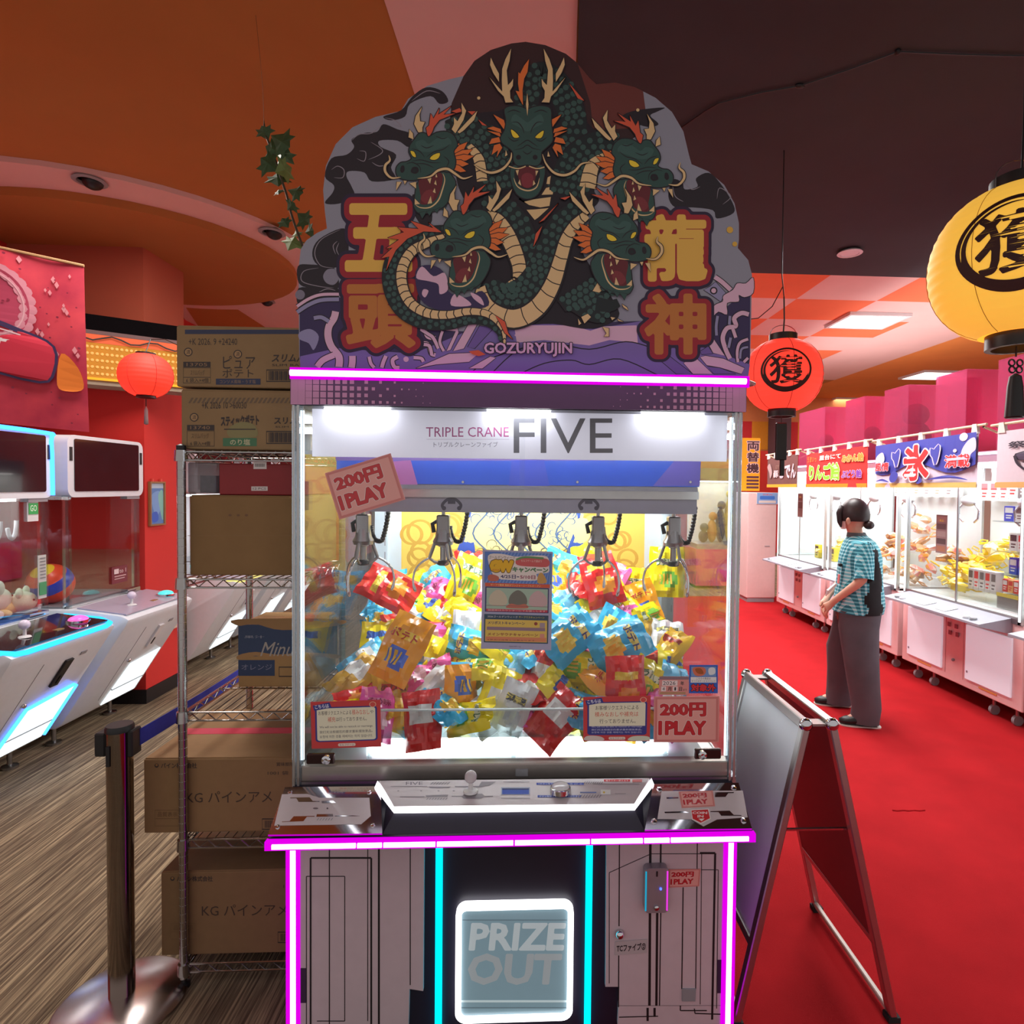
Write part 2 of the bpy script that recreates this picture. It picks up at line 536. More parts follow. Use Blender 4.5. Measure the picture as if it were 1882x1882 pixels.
M_orange = mat('orange_ceiling_paint', C(180, 114, 54), 0.85, noise=0.05, nscale=3)
M_orange_lit = mat('orange_ceiling_lit', C(236, 116, 72), 0.85, noise=0.04, nscale=3)  # same orange paint, the stronger light over the right aisle put into its colour
M_pinkc = mat('pink_ceiling_paint', C(228, 184, 178), 0.85, noise=0.03, nscale=3)
M_darkc = mat('plum_ceiling_paint', C(60, 57, 62), 0.9, noise=0.06, nscale=4)
M_redw = mat('red_wall_paint', C(205, 44, 38), 0.7, noise=0.04, nscale=2)
M_brownw = mat('russet_paint', C(176, 84, 60), 0.8, noise=0.04, nscale=2)
ceil = struct('ceiling', MB().box(-6, 9.5, 0.6, 16, CH, CH + 0.1), M_orange, label='orange painted arcade ceiling')
def patch(pts, m, dz=0.004):
    mb = MB().prism(pts, lambda u, v, w_: Vector((u, v, CH - w_)), dz)
    return mb.build('painted_panel', m, ceil)
patch([(0.13, 0.6), (9.5, 0.6), (9.5, 4.69), (0.36, 4.69), (0.206, 2.62), (0.17, 2.1)], M_darkc, 0.02)
patch([(-0.56, 0.6), (0.125, 0.6), (0.166, 2.1), (0.2, 2.62), (0.3, 3.9), (-0.46, 3.9), (-0.503, 2.68)], M_pinkc)
# checkered part beyond the plum area
xs = [0.92, 1.67, 2.43, 3.17, 3.9]; ys = [4.70, 5.34, 5.98, 6.62, 7.26, 7.9, 8.54, 9.2]
for i in range(4):
    for j in range(7):
        patch([(xs[i], ys[j]), (xs[i + 1], ys[j]), (xs[i + 1], ys[j + 1]), (xs[i], ys[j + 1])], M_pinkc if (i + j) % 2 == 0 else M_orange_lit)
for j in range(7):
    patch([(3.9, ys[j]), (4.82, ys[j]), (4.82, ys[j + 1]), (3.9, ys[j + 1])], M_pinkc if j else M_orange_lit)
patch([(4.82, 4.7), (9.4, 4.7), (9.4, 14.5), (4.82, 14.5)], mat('orange_ceiling_lit_far', C(226, 136, 64), 0.85, noise=0.04, nscale=3))  # far orange ceiling, lightened in colour for the brighter light there
# round feature on the left: pink ring with spot lamps, brown disc inside
ccx, ccy = -2.98, 4.68
def ell(rx, ry, n=48): return [(ccx + rx * math.cos(2 * PI * i / n), ccy + ry * math.sin(2 * PI * i / n)) for i in range(n)]
M_disc = mat('ochre_ceiling_paint', C(176, 110, 52), 0.85, noise=0.06, nscale=2)
MB().prism(ell(1.42, 1.34), lambda u, v, w_: Vector((u, v, CH - w_)), 0.03).build('pink_ring', M_pinkc, ceil)
MB().prism(ell(1.17, 1.05), lambda u, v, w_: Vector((u, v, CH - 0.03 - w_)), 0.05).build('round_soffit', M_disc, ceil)
patch([(-3.4, 6.0), (-1.1, 4.6), (-0.5, 6.5), (-1.6, 9), (-4.5, 9)], M_pinkc)
patch([(-3.3, 5.98), (-2.85, 5.95), (-2.87, 6.9), (-2.2, 9), (-4.4, 9)], M_orange, 0.008)

struct('wall_left', MB().box(-3.72, -3.6, 1.2, 16, 0, CH), M_redw, label='red wall behind the left-hand machines')
struct('wall_back', MB().box(-6, 9.5, 14.6, 14.7, 0, CH), M_redw, label='far red wall')
struct('wall_right', MB().box(9.4, 9.5, 1.2, 16, 0, CH), mat('cream_wall', C(220, 190, 170), 0.8, noise=0.03), label='cream wall beyond the right-hand machines')
# colour-blocked partition seen past the lantern
part = struct('wall_partition', MB().box(2.4, 7.4, 11.05, 11.15, 2.3, CH), mat('pale_orange_paint', C(232, 140, 84), 0.8, noise=0.03), label='colour-blocked bulkhead over the far end of the red aisle')
for x0, x1, c_ in ((3.55, 4.22, (214, 44, 48)), (4.22, 4.53, (236, 152, 40)), (4.53, 4.83, (110, 60, 66)), (4.83, 5.1, (214, 44, 48)), (5.1, 5.6, (236, 152, 40))):
    MB().box(x0, x1, 11.03, 11.05, 2.32, 2.84).build('painted_block', mat('block_%d_%d' % c_[:2], C(*c_), 0.8, noise=0.04), part)
# column
colm = struct('wall_column', MB().box(-3.6, -2.69, 4.365, 4.85, 0, CH - 0.05), [M_redw], label='square red column behind the left-hand machines')
MB().box(-3.6, -2.685, 4.36, 4.855, 2.66, CH - 0.05).build('upper_panel', M_brownw, colm)
MB().box(-3.61, -2.68, 4.355, 4.86, 0, 0.10).build('baseboard', mat('black_baseboard', C(26, 22, 24), 0.5, noise=0.1), colm)
sw = MB().box(-2.688, -2.676, 4.66, 4.73, 0.46, 0.58).build('switch_plate', mat('cream_plastic', C(214, 200, 178), 0.4, noise=0.02), colm, bevel=0.003)
MB().box(-2.678, -2.673, 4.68, 4.71, 0.49, 0.55).build('switch_key', mat('cream_plastic2', C(190, 178, 158), 0.4, noise=0.02), sw)

# spot lamps in the ceiling
def spot(px, py, dark, label):
    c = at_z(px, py, CH - 0.03)
    z = CH - 0.03
    t = thing('ceiling_spotlight', (c.x, c.y, z), label, 'ceiling light', 'ceiling spotlights')
    MB().lathe([(0.075, 0.0), (0.085, -0.012), (0.062, -0.016), (0.058, 0.0)], 20, (c.x, c.y, z)).build('trim_ring', M_greyp if dark else M_white, t, smooth=40)
    if dark:
        MB().ball((c.x + 0.01, c.y + 0.01, z - 0.01), 0.052, 0.052, 0.04, 14, 8).build('lamp_eyeball', M_black, t, smooth=True)
    else:
        MB().lathe([(0.001, -0.012), (0.06, -0.012)], 18, (c.x, c.y, z), caps=False).build('diffuser', M_white, t)
spot(165, 330, True, 'dark eyeball spotlight on the pink ring, nearest the left edge')
spot(500, 425, True, 'dark eyeball spotlight on the pink ring beside the hanging vine')
spot(462, 467, False, 'small white ceiling spotlight inside the ochre disc')
spot(488, 552, True, 'dark eyeball spotlight beyond the ochre disc above the cartons')
spot(1562, 463, False, 'small white ceiling spotlight in the plum ceiling')
# square fluorescent luminaires
M_lum = emis('luminaire_glow', (1, 0.96, 0.86, 1), 9)
def luminaire(cx, cy, sx, sy, label):
    t = thing('ceiling_luminaire', (cx, cy, CH - 0.03), label, 'ceiling light', 'square luminaires over the red aisle')
    z = CH - 0.005
    MB().ring([(cx - sx / 2, cy - sy / 2), (cx + sx / 2, cy - sy / 2), (cx + sx / 2, cy + sy / 2), (cx - sx / 2, cy + sy / 2)], 0.035, lambda u, v, w_: Vector((u, v, z - w_)), 0.03).build('frame', M_white, t)
    MB().box(cx - sx / 2 + 0.03, cx + sx / 2 - 0.03, cy - sy / 2 + 0.03, cy + sy / 2 - 0.03, z - 0.012, z - 0.006).build('diffuser', M_lum, t)
luminaire(3.42, 5.92, 0.62, 0.5, 'lit square luminaire nearest the red lantern, set in the checkered ceiling')
luminaire(5.95, 8.6, 0.6, 0.6, 'lit square luminaire just above the tall pink boxes')
luminaire(6.05, 11.2, 0.6, 0.6, 'small lit luminaire far off behind the pink boxes')
luminaire(6.4, 14.1, 0.6, 0.6, 'tiny lit luminaire farthest back below the red lantern')
# thin dark cable along the plum ceiling
mb = MB(); pts = [at_z(x, y, CH - 0.028) for x, y in ((1210, 262), (1262, 228), (1295, 205), (1320, 190), (1400, 170), (1470, 158), (1560, 128), (1650, 95), (1760, 100), (1882, 103), (1960, 100))]
mb.tube(pts, 0.004, 5); mb.ball(pts[5], 0.022, 0.012, 0.01, 8, 6); mb.ball(pts[7], 0.012, 0.012, 0.012, 8, 6)
tag(mb.build('ceiling_cable', M_black), 'thin black cable clipped across the plum ceiling', 'cable')

# black and yellow fascia box round the column
fa, fb = Vector((-3.75, 3.435, 0)), Vector((-2.05, 4.52, 0))
fd = (fb - fa).normalized(); fn_ = Vector((fd.y, -fd.x, 0))
def fpt(u, z, o=0.0): return fa + fd * u + fn_ * o + Vector((0, 0, z))
FL = (fb - fa).length
def fbox(z0, z1, o0, o1, u0=0, u1=FL):
    return MB().hexa([fpt(u0, z0, o1), fpt(u1, z0, o1), fpt(u1, z0, o0), fpt(u0, z0, o0)], [fpt(u0, z1, o1), fpt(u1, z1, o1), fpt(u1, z1, o0), fpt(u0, z1, o0)])
fas = struct('trim_1', fbox(2.21, 2.655, -0.22, -0.012), mat('warm_grey_trim', C(150, 140, 120), 0.5, noise=0.04), label='illuminated fascia box round the red column')
fbox(2.56, 2.66, -0.01, 0.004).build('black_band', mat('matt_black_band', C(14, 12, 14), 1.0, spec=0.05, noise=0.1), fas)
fbox(2.535, 2.56, -0.01, 0.004).build('silver_trim', mat('mauve_grey_trim', C(120, 98, 98), 0.8, noise=0.03, spec=0.1), fas)
fbox(2.48, 2.535, -0.01, 0.002).build('light_strip', mat('lit_orange_strip', C(206, 84, 50), 0.8, emit=0.30, ecol=(1, 0.22, 0.08, 1)), fas)
fbox(2.255, 2.48, -0.01, 0.0).build('dotted_panel', mat('lit_amber_panel', C(180, 116, 24), 0.8, emit=0.17, ecol=(1, 0.5, 0.06, 1), noise=0.2, nscale=3), fas)
fbox(2.24, 2.255, -0.01, 0.006).build('amber_edge', mat('lit_amber_edge', C(240, 170, 20), 0.5, emit=0.4), fas)
mb = MB()
for i in range(38):
    for j in range(5):
        p = fpt(0.7 + i * 0.026, 2.475 - 0.022 - j * 0.043, 0.001)
        Mx = Matrix((fd, Vector((0, 0, 1)), fn_)).transposed()
        mb.lathe([(0.010, 0.0), (0.009, 0.004), (0.001, 0.005)], 8, p, Mx)
tag(mb.build('dots', mat('lit_amber_dot', C(236, 180, 90), 0.5, emit=0.25), fas), kind='stuff')
pts = [fpt(0.72 + k * 0.05, 2.52 + 0.018 * math.sin(k * 1.4) - 0.0012 * k, 0.02) for k in range(22)]
tag(MB().tube(pts, 0.005, 6).build('lantern_cable', M_black), 'loose black cable draped along the orange strip above the small lantern', 'cable')
# framed blue poster on the column side
pt = thing('framed_poster', (-2.66, 4.5, 1.26), 'small framed blue poster on the side of the red column', 'poster')
MB().ring([(4.40, 1.265), (4.58, 1.265), (4.58, 1.585), (4.40, 1.585)], 0.012, lambda u, v, w_: Vector((-2.687 + w_, u, v)), 0.018).build('frame', mat('brown_frame', C(150, 110, 70), 0.5, noise=0.1), pt)
pr = Print(lambda x, y: Vector((-2.680, 4.41 + 0.16 * x, 1.575 - 0.30 * y)), (1, 0, 0))
pr.rect(0, 0, 1, 1, C(90, 130, 190)); pr.rect(0, 0, 1, 0.13, C(176, 196, 214)); pr.blob([(0.1, 0.3), (0.7, 0.2), (0.9, 0.5), (0.5, 0.8), (0.2, 0.6)], C(120, 160, 214))
pr.blob([(0.6, 0.3), (0.95, 0.2), (0.95, 0.9), (0.75, 0.7)], C(130, 190, 180)); pr.blob([(0.1, 0.75), (0.5, 0.7), (0.6, 0.9), (0.2, 0.95)], C(60, 100, 200))
pr.build('poster_print', pt)
for k in (4.44, 4.54): MB().box(-2.687, -2.675, k - 0.008, k + 0.008, 1.585, 1.605).build('clip', mat('red_clip', C(220, 80, 70), 0.5), pt)
# ================================================================== LEFT-HAND PRIZE MACHINES
M_lcab = mat('pale_grey_cabinet', C(226, 232, 240), 0.35, noise=0.02, coat=0.2)
M_lcab2 = mat('lilac_panel_top', C(186, 176, 196), 0.3, noise=0.03, coat=0.3)
M_screen = mat('dark_display_glass', C(34, 28, 34), 0.08, noise=0.2, nscale=6, coat=0.6)
M_lit = emis('lit_white_panel', (0.88, 0.98, 1, 1), 1.25)
M_blue_led = emis('blue_led', (0.04, 0.22, 1, 1), 4.5)
M_sky_led = emis('sky_blue_led', (0.03, 0.45, 1, 1), 2.2)
def left_machine(y0, y1, label, led=None, knob=(1, 0.3, 0.7, 1), trim=None, lit_in=True):
    t = thing('prize_machine', (-3.0, (y0 + y1) / 2, 0), label, 'crane machine', 'prize machines along the left wall')
    w_ = y1 - y0
    prof = [(-3.42, 0.12), (-2.74, 0.12), (-2.70, 0.15), (-2.33, 0.73), (-2.31, 0.77), (-2.36, 0.795), (-2.62, 0.83), (-3.42, 0.83)]
    MB().prism(prof, lambda u, v, k: Vector((u, y0 + k, v)), w_).build('lower_cabinet', M_lcab, t, bevel=0.018, seg=2, smooth=40)
    n = lambda y, s, o=0.0: Vector((-2.70 + 0.37 * s + o * 0.843, y, 0.15 + 0.58 * s - o * 0.537))
    def slab(nm, ya, yb, s0, s1, o, m, parent=t):
        return MB().hexa([n(ya, s0), n(ya, s1), n(yb, s1), n(yb, s0)], [n(ya, s0, o), n(ya, s1, o), n(yb, s1, o), n(yb, s0, o)]).build(nm, m, parent)
    c = y0 + w_ * 0.72
    if led:
        yy = [(c - 0.19, 0.02), (c - 0.16, 0.46), (c + 0.13, 0.52), (c + 0.16, 0.5), (c + 0.16, 0.02)]
        MB().tube([n(a, s, 0.006) for a, s in yy], 0.010, 6).build('door_light', led, t)
    d = MB().hexa([n(c - 0.18, 0.01), n(c - 0.145, 0.45), n(c + 0.145, 0.5), n(c + 0.145, 0.01)], [n(c - 0.18, 0.01, 0.006), n(c - 0.145, 0.45, 0.006), n(c + 0.145, 0.5, 0.006), n(c + 0.145, 0.01, 0.006)]).build('prize_door', M_lit, t)
    slab('door_sill', c - 0.17, c + 0.14, 0.17, 0.178, 0.009, M_greyp, d)
    slab('service_panel_seam', y0 + w_ * 0.36, y0 + w_ * 0.363, 0.1, 0.9, 0.002, M_greyp)
    cs = slab('coin_slot', c - 0.09, c - 0.04, 0.62, 0.86, 0.012, M_black if led else M_white)
    slab('coin_mouth', c - 0.07, c - 0.06, 0.65, 0.72, 0.016, M_black, cs)
    slab('price_plate', c + 0.01, c + 0.05, 0.86, 0.89, 0.004, M_greyp)
    MB().ball(n(c - 0.2, 0.52, 0.004), 0.014, n=10, m=6).build('lock', M_chrome, t, smooth=True)
    # control top
    tp = lambda y, x, o=0.0: Vector((x, y, 0.797 + (-2.36 - x) * 0.135 + o))
    MB().hexa([tp(y0 + 0.02, -2.62), tp(y0 + 0.02, -2.34), tp(y1 - 0.02, -2.34), tp(y1 - 0.02, -2.62)], [tp(y0 + 0.02, -2.62, 0.006), tp(y0 + 0.02, -2.34, 0.006), tp(y1 - 0.02, -2.34, 0.006), tp(y1 - 0.02, -2.62, 0.006)]).build('control_top', M_screen if led else M_lcab2, t)
    if led or trim:
        MB().tube([(-2.60, y1 + 0.006, 0.82), (-2.4, y1 + 0.006, 0.80), (-2.325, y1 - 0.03, 0.785), (-2.312, y1 - 0.08, 0.78), (-2.312, y0 + 0.08, 0.78), (-2.325, y0 + 0.03, 0.785), (-2.4, y0 - 0.004, 0.80)], 0.013, 8).build('panel_light', led and M_sky_led or trim, t)
    j = MB().lathe([(0.028, 0.0), (0.024, 0.006), (0.008, 0.01), (0.007, 0.045)], 14, tp(y0 + w_ * 0.33, -2.44, 0.006)).build('joystick', M_white, t, smooth=40)
    MB().ball(tp(y0 + w_ * 0.33, -2.44, 0.068), 0.024, n=14, m=8).build('joystick_knob', mat('pearl_knob', C(225, 215, 235), 0.2), j, smooth=True)
    b = MB().lathe([(0.055, 0), (0.055, 0.012), (0.048, 0.014)], 20, tp(y0 + w_ * 0.82, -2.43, 0.006)).build('push_button', M_chrome, t, smooth=40)
    MB().ball(tp(y0 + w_ * 0.82, -2.43, 0.016), 0.048, 0.048, 0.026, 16, 8).build('button_dome', mat('dome_%s' % label[:14], knob, 0.25, emit=0.55), b, smooth=True)
    MB().box(-2.44, -2.40, y0 + w_ * 0.55, y0 + w_ * 0.62, 0.803, 0.812).build('display', mat('amber_display', C(150, 120, 70), 0.3), t)
    # glass box
    for a, b2 in ((y0 + 0.02, y0 + 0.045), (y1 - 0.05, y1 - 0.02)):
        MB().box(-2.70, -2.665, a, b2, 0.82, 1.5).build('corner_post', M_clear2, t)
    MB().box(-2.674, -2.668, y0 + 0.04, y1 - 0.05, 0.83, 1.49).build('front_glass', M_clear, t)
    MB().box(-3.40, -2.70, y0 + 0.022, y0 + 0.028, 0.83, 1.49).build('side_glass', M_clear, t)
    MB().box(-3.40, -2.70, y1 - 0.028, y1 - 0.022, 0.83, 1.49).build('side_glass', M_clear, t)
    MB().box(-2.70, -2.655, y1 - 0.16, y1 - 0.03, 1.465, 1.49).build('hinge', M_greyp, t)
    MB().box(-2.70, -2.655, y1 - 0.16, y1 - 0.03, 0.835, 0.86).build('hinge', M_chrome, t)
    if lit_in:
        MB().box(-3.42, -3.39, y0 + 0.02, y1 - 0.02, 0.83, 1.49).build('back_panel', M_white, t)
        MB().box(-3.2, -2.8, y0 + 0.06, y1 - 0.06, 1.465, 1.48).build('interior_light', emis('interior_light_l', (0.95, 0.98, 1, 1), 5), t)
    MB().box(-3.38, -2.70, y0 + 0.03, y1 - 0.03, 0.825, 0.84).build('prize_deck', mat('blue_deck', C(40, 100, 190), 0.4, noise=0.05) if led else M_greyp, t)
    # header with display
    hd = MB().prism(rrect(y0 + 0.0, 1.485, y1 + 0.0, 1.852, 0.05), lambda u, v, k: Vector((-3.42 + k, u, v)), 0.77).build('header', M_lcab, t, smooth=40)
    MB().prism(rrect(y0 + 0.05, 1.52, y1 - 0.05, 1.83, 0.012), lambda u, v, k: Vector((-2.652 + k, u, v)), 0.006).build('display_screen', M_screen, hd)
    for s in (y0 + 0.025, y1 - 0.025):
        MB().box(-2.651, -2.646, s - 0.01, s + 0.01, 1.70, 1.78).build('speaker_grille', M_black, hd)
    if led:
        q = [(y0 + 0.01, 1.50), (y0 + 0.01, 1.80), (y0 + 0.05, 1.845), (y1 - 0.05, 1.845), (y1 - 0.015, 1.80), (y1 - 0.008, 1.50)]
        MB().tube([(-2.645, a, b2) for a, b2 in smooth_pts(q, 4, False)], 0.011, 8).build('header_light', M_blue_led, t)
    for yy in (y0 + 0.1, y1 - 0.1):
        for xx in (-3.3, -2.82):
            MB().lathe([(0.04, 0), (0.04, 0.012), (0.012, 0.02), (0.012, 0.125)], 12, (xx, yy, 0)).build('levelling_foot', M_steel, t, smooth=40)
    return t
mA = left_machine(2.80, 3.49, 'prize machine with blue light strips and plush toys at the left edge', M_blue_led, (1, 0.15, 0.6, 1))
mB = left_machine(3.60, 4.285, 'pale prize machine with a teal button in front of the red column', None, (0.1, 0.8, 0.8, 1), lit_in=False)
left_machine(4.93, 5.6, 'pale prize machine with a pale yellow trim, seen through the wire rack', None, (0.1, 0.5, 1, 1), emis('yellow_led', (1, 0.85, 0.25, 1), 1.2))
left_machine(5.75, 6.42, 'prize machine with a red trim, second behind the wire rack', None, (0.2, 0.5, 1, 1), emis('red_led', (1, 0.2, 0.2, 1), 1.2))
left_machine(6.56, 7.2, 'prize machine farthest back behind the wire rack', None, (0.6, 0.3, 1, 1), emis('pink_led', (1, 0.5, 0.6, 1), 1.0))
# small notice on machine B glass
nt_ = thing('glass_notice', (-2.66, 4.06, 0.93), 'small maroon notice stuck on the glass of the pale machine', 'notice')
pr = Print(lambda x, y: Vector((-2.664, 3.99 + 0.14 * x, 1.02 - 0.10 * y)), (1, 0, 0), 0.0035)
MB().box(-2.667, -2.6635, 3.985, 4.135, 0.915, 1.025).build('card', mat('maroon_card', C(120, 50, 60), 0.5), nt_)
pr.rect(0.08, 0.1, 0.4, 0.42, C(220, 200, 200)); pr.text('to 1', 0.45, 0.12, 0.9, 0.4, C(230, 210, 210)); pr.rect(0.1, 0.55, 0.9, 0.62, C(200, 170, 170)); pr.rect(0.1, 0.72, 0.8, 0.78, C(200, 170, 170))
pr.build('notice_print', nt_)
nt_ = thing('glass_notice', (-2.66, 3.40, 1.38), 'green and white notice at the top of the plush machine glass', 'notice')
MB().box(-2.667, -2.6635, 3.335, 3.405, 1.36, 1.47).build('card', M_white, nt_)
pr = Print(lambda x, y: Vector((-2.664, 3.335 + 0.07 * x, 1.47 - 0.11 * y)), (1, 0, 0), 0.0035)
pr.rect(0.05, 0.1, 0.95, 0.65, C(60, 170, 90)); pr.text('GO', 0.2, 0.2, 0.8, 0.5, C(240, 255, 240)); pr.build('notice_print', nt_)
nt_ = thing('glass_notice', (-2.66, 3.44, 0.96), 'column of small pale notices beside the right post of the plush machine', 'notice')
MB().box(-2.667, -2.6635, 3.40, 3.455, 0.93, 1.17).build('card', mat('pale_grey_card', C(196, 200, 196), 0.5), nt_)
pr = Print(lambda x, y: Vector((-2.664, 3.40 + 0.055 * x, 1.17 - 0.24 * y)), (1, 0, 0), 0.0035)
for k in range(7): pr.rect(0.15, 0.06 + k * 0.075, 0.85, 0.085 + k * 0.075, C(120, 124, 126))
pr.rect(0.05, 0.62, 0.95, 0.92, C(70, 150, 100)); pr.build('notice_print', nt_)

# plush toys lying in the first machine
def plush(loc, s, body, head, label, rot=0.0, ears='round'):
    t = thing('plush_toy', loc, label, 'plush toy', 'plush toys in the blue-lit machine', rot)
    mm = mat('plush_%s' % '_'.join('%d' % c for c in body), C(*body), 0.95, noise=0.06, nscale=40, bump=0.3, bscale=180, spec=0.1)
    mh = mat('plush_%s' % '_'.join('%d' % c for c in head), C(*head), 0.95, noise=0.06, nscale=40, bump=0.3, bscale=180, spec=0.1)
    MB().ball((0, 0, 0.075 * s), 0.13 * s, 0.10 * s, 0.075 * s, 16, 10).build('body', mm, t, smooth=True, local=True)
    hd = MB().ball((0.13 * s, 0.02 * s, 0.10 * s), 0.085 * s, 0.08 * s, 0.075 * s, 16, 10).build('head', mh, t, smooth=True, local=True)
    for q in (-1, 1):
        MB().ball((0.13 * s, 0.02 * s + q * 0.06 * s, 0.17 * s), 0.022 * s, 0.03 * s, 0.04 * s, 10, 8).build('ear', mh, hd, smooth=True, local=True)
        MB().ball((0.205 * s, 0.02 * s + q * 0.03 * s, 0.115 * s), 0.008 * s, n=8, m=6).build('eye', M_black, hd, smooth=True, local=True)
        MB().ball((0.06 * s, q * 0.105 * s, 0.04 * s), 0.055 * s, 0.03 * s, 0.03 * s, 10, 8).build('paw', mm, t, smooth=True, local=True)
        MB().ball((-0.12 * s, q * 0.07 * s, 0.035 * s), 0.06 * s, 0.035 * s, 0.035 * s, 10, 8).build('paw', mm, t, smooth=True, local=True)
plush((-2.86, 3.18, 0.84), 1.0, (214, 222, 216), (206, 220, 206), 'white plush toy lying at the front of the blue-lit machine', R_(70))
plush((-2.84, 3.36, 0.84), 0.75, (236, 224, 170), (214, 230, 206), 'pale yellow plush toy beside the right post of the blue-lit machine', R_(20))
plush((-3.0, 3.14, 0.98), 1.0, (232, 220, 168), (238, 226, 180), 'cream plush toy resting on the white plush toy', R_(60))
plush((-2.96, 3.2, 1.11), 0.8, (238, 196, 214), (242, 204, 220), 'pink plush toy on top of the plush heap', R_(100))
plush((-3.16, 3.3, 0.84), 0.9, (206, 214, 232), (206, 214, 232), 'pale blue plush toy at the back of the plush heap', R_(40))
# striped balls
def ballprize(c, r, cols, label):
    t = thing('striped_ball', (c[0], c[1], c[2] - r), label, 'ball')
    for k, cc in enumerate(cols):
        a0, a1 = -PI / 2 + PI * k / len(cols), -PI / 2 + PI * (k + 1) / len(cols)
        pr_ = [(max(1e-4, r * math.cos(a0 + (a1 - a0) * i / 4)), r * math.sin(a0 + (a1 - a0) * i / 4)) for i in range(5)]
        MB().lathe(pr_, 20, c, Matrix.Rotation(R_(35), 3, 'X'), caps=False).build('segment', mat('vinyl_%d_%d_%d' % cc, C(*cc), 0.3, noise=0.02), t, smooth=True)
ballprize((-2.86, 3.74, 0.96), 0.12, [(236, 190, 40), (230, 70, 44), (230, 70, 44), (52, 70, 190), (230, 80, 50), (238, 196, 50)], 'red, blue and yellow striped ball in the pale machine')
ballprize((-3.2, 3.12, 0.95), 0.1, [(60, 90, 190), (60, 90, 190), (220, 80, 60), (60, 90, 190)], 'blue and red striped ball at the back of the plush machine')
ballprize((-3.22, 3.38, 1.08), 0.09, [(230, 200, 60), (170, 60, 60), (230, 200, 60)], 'yellow and maroon ball at the back of the plush machine')
# hanging white claw hose in the first machine
mb = MB()
for yy in (3.30, 3.40):
    mb.tube([(-2.8 + 0.0, yy + 0.03 * math.cos(a), 1.36 + 0.1 * math.sin(a)) for a in [PI * k / 8 for k in range(9, 17)]], 0.01, 8)
mb.build('claw_hose', M_white, mA, smooth=True)

# big crimson banner hanging at the top left
bn = thing('hanging_banner', (-2.3, 2.85, 1.82), 'crimson printed banner hanging at the upper left edge', 'banner')
def bpt(x, y):
    X = -2.9 + 0.84 * x; Yv = 2.62 + 0.30 * x
    wv = 0.008 * math.sin(x * 17 + y * 2)
    return Vector((X + 0.01 * y, Yv + wv, 2.68 - 0.19 * 0.5 * x * 1.1 - (0.80 - 0.035 * x) * y))
mb = MB(); N, K = 40, 14
vs = [bpt(i / N, j / K) for j in range(K + 1) for i in range(N + 1)]
mb.add(vs, [(j * (N + 1) + i, j * (N + 1) + i + 1, (j + 1) * (N + 1) + i + 1, (j + 1) * (N + 1) + i) for j in range(K) for i in range(N)])
def banner_mat():
    m = bpy.data.materials.new('crimson_cloth'); m.use_nodes = True
    nt = m.node_tree; b = nt.nodes['Principled BSDF']; b.inputs['Roughness'].default_value = 0.75
    tc = nt.nodes.new('ShaderNodeTexCoord')
    n = nt.nodes.new('ShaderNodeTexNoise'); n.inputs['Scale'].default_value = 5; n.inputs['Detail'].default_value = 6
    nt.links.new(tc.outputs['Object'], n.inputs['Vector'])
    cr = nt.nodes.new('ShaderNodeValToRGB'); e = cr.color_ramp
    e.elements[0].position = 0.3; e.elements[0].color = C(176, 36, 70); e.elements[1].position = 0.72; e.elements[1].color = C(232, 74, 88)
    nt.links.new(n.outputs['Fac'], cr.inputs[0]); nt.links.new(cr.outputs[0], b.inputs['Base Color'])
    m2 = m
    return m2
mb.build('cloth', banner_mat(), bn, smooth=True)
pr = Print(bpt, (0.33, -0.94, 0), 0.004); pr.EPS = 0.0002
random.seed(3)
for k in range(26):
    x, y = random.uniform(0.62, 0.98), random.uniform(0.02, 0.6); s = random.uniform(0.006, 0.012)
    pr.poly([(x, y - s * 2), (x + s, y), (x, y + s * 2), (x - s, y)], C(232, 150, 160))
for k in range(40):
    pr.circ(random.uniform(0.62, 0.98), random.uniform(0.02, 0.97), random.uniform(0.003, 0.007), C(140, 30, 60), n=8)
for k in range(13):     # scalloped lace medallion
    a = -PI / 2 + PI * k / 12
    pr.circ(0.63 + 0.13 * math.cos(a), 0.32 + 0.20 * math.sin(a), 0.036, C(216, 140, 156), n=12)
pr.circ(0.63, 0.32, 0.135, C(190, 66, 96), 0.205, n=32); pr.line([(0.63 + 0.115 * math.cos(2 * PI * k / 30), 0.32 + 0.175 * math.sin(2 * PI * k / 30)) for k in range(30)], 0.006, C(226, 170, 180), True)
pr.shape([(0.55, 0.42), (0.74, 0.46), (0.86, 0.52), (0.86, 0.66), (0.80, 0.73), (0.55, 0.66)], C(206, 40, 66), 0.014, C(60, 44, 90), 3)
pr.line(smooth_pts([(0.55, 0.44), (0.74, 0.48), (0.845, 0.53), (0.845, 0.65), (0.79, 0.71), (0.55, 0.64)], 3, False), 0.008, C(236, 200, 206))
pr.text('店', 0.62, 0.49, 0.83, 0.66, C(240, 226, 228), 0.02)
pr.blob([(0.90, 0.55), (0.97, 0.62), (0.99, 0.74), (0.93, 0.77), (0.88, 0.74)], C(244, 130, 40))  # blurred orange reflection, painted onto the banner
tag(pr.build('banner_print', bn), kind='stuff')
MB().tube([bpt(0, 0) + Vector((0, 0, 0.005)), bpt(1, 0) + Vector((0, 0, 0.005))], 0.007, 6).build('hanging_rod', mat('wood_rod', C(170, 130, 90), 0.6, noise=0.1), bn)
tag(MB().tube([(-3.0, 2.75, CH), (-2.98, 2.7, 3.0), (-2.9, 2.66, 2.69)], 0.003, 5).build('banner_cord', M_white), 'thin cord holding the crimson banner', 'cord')

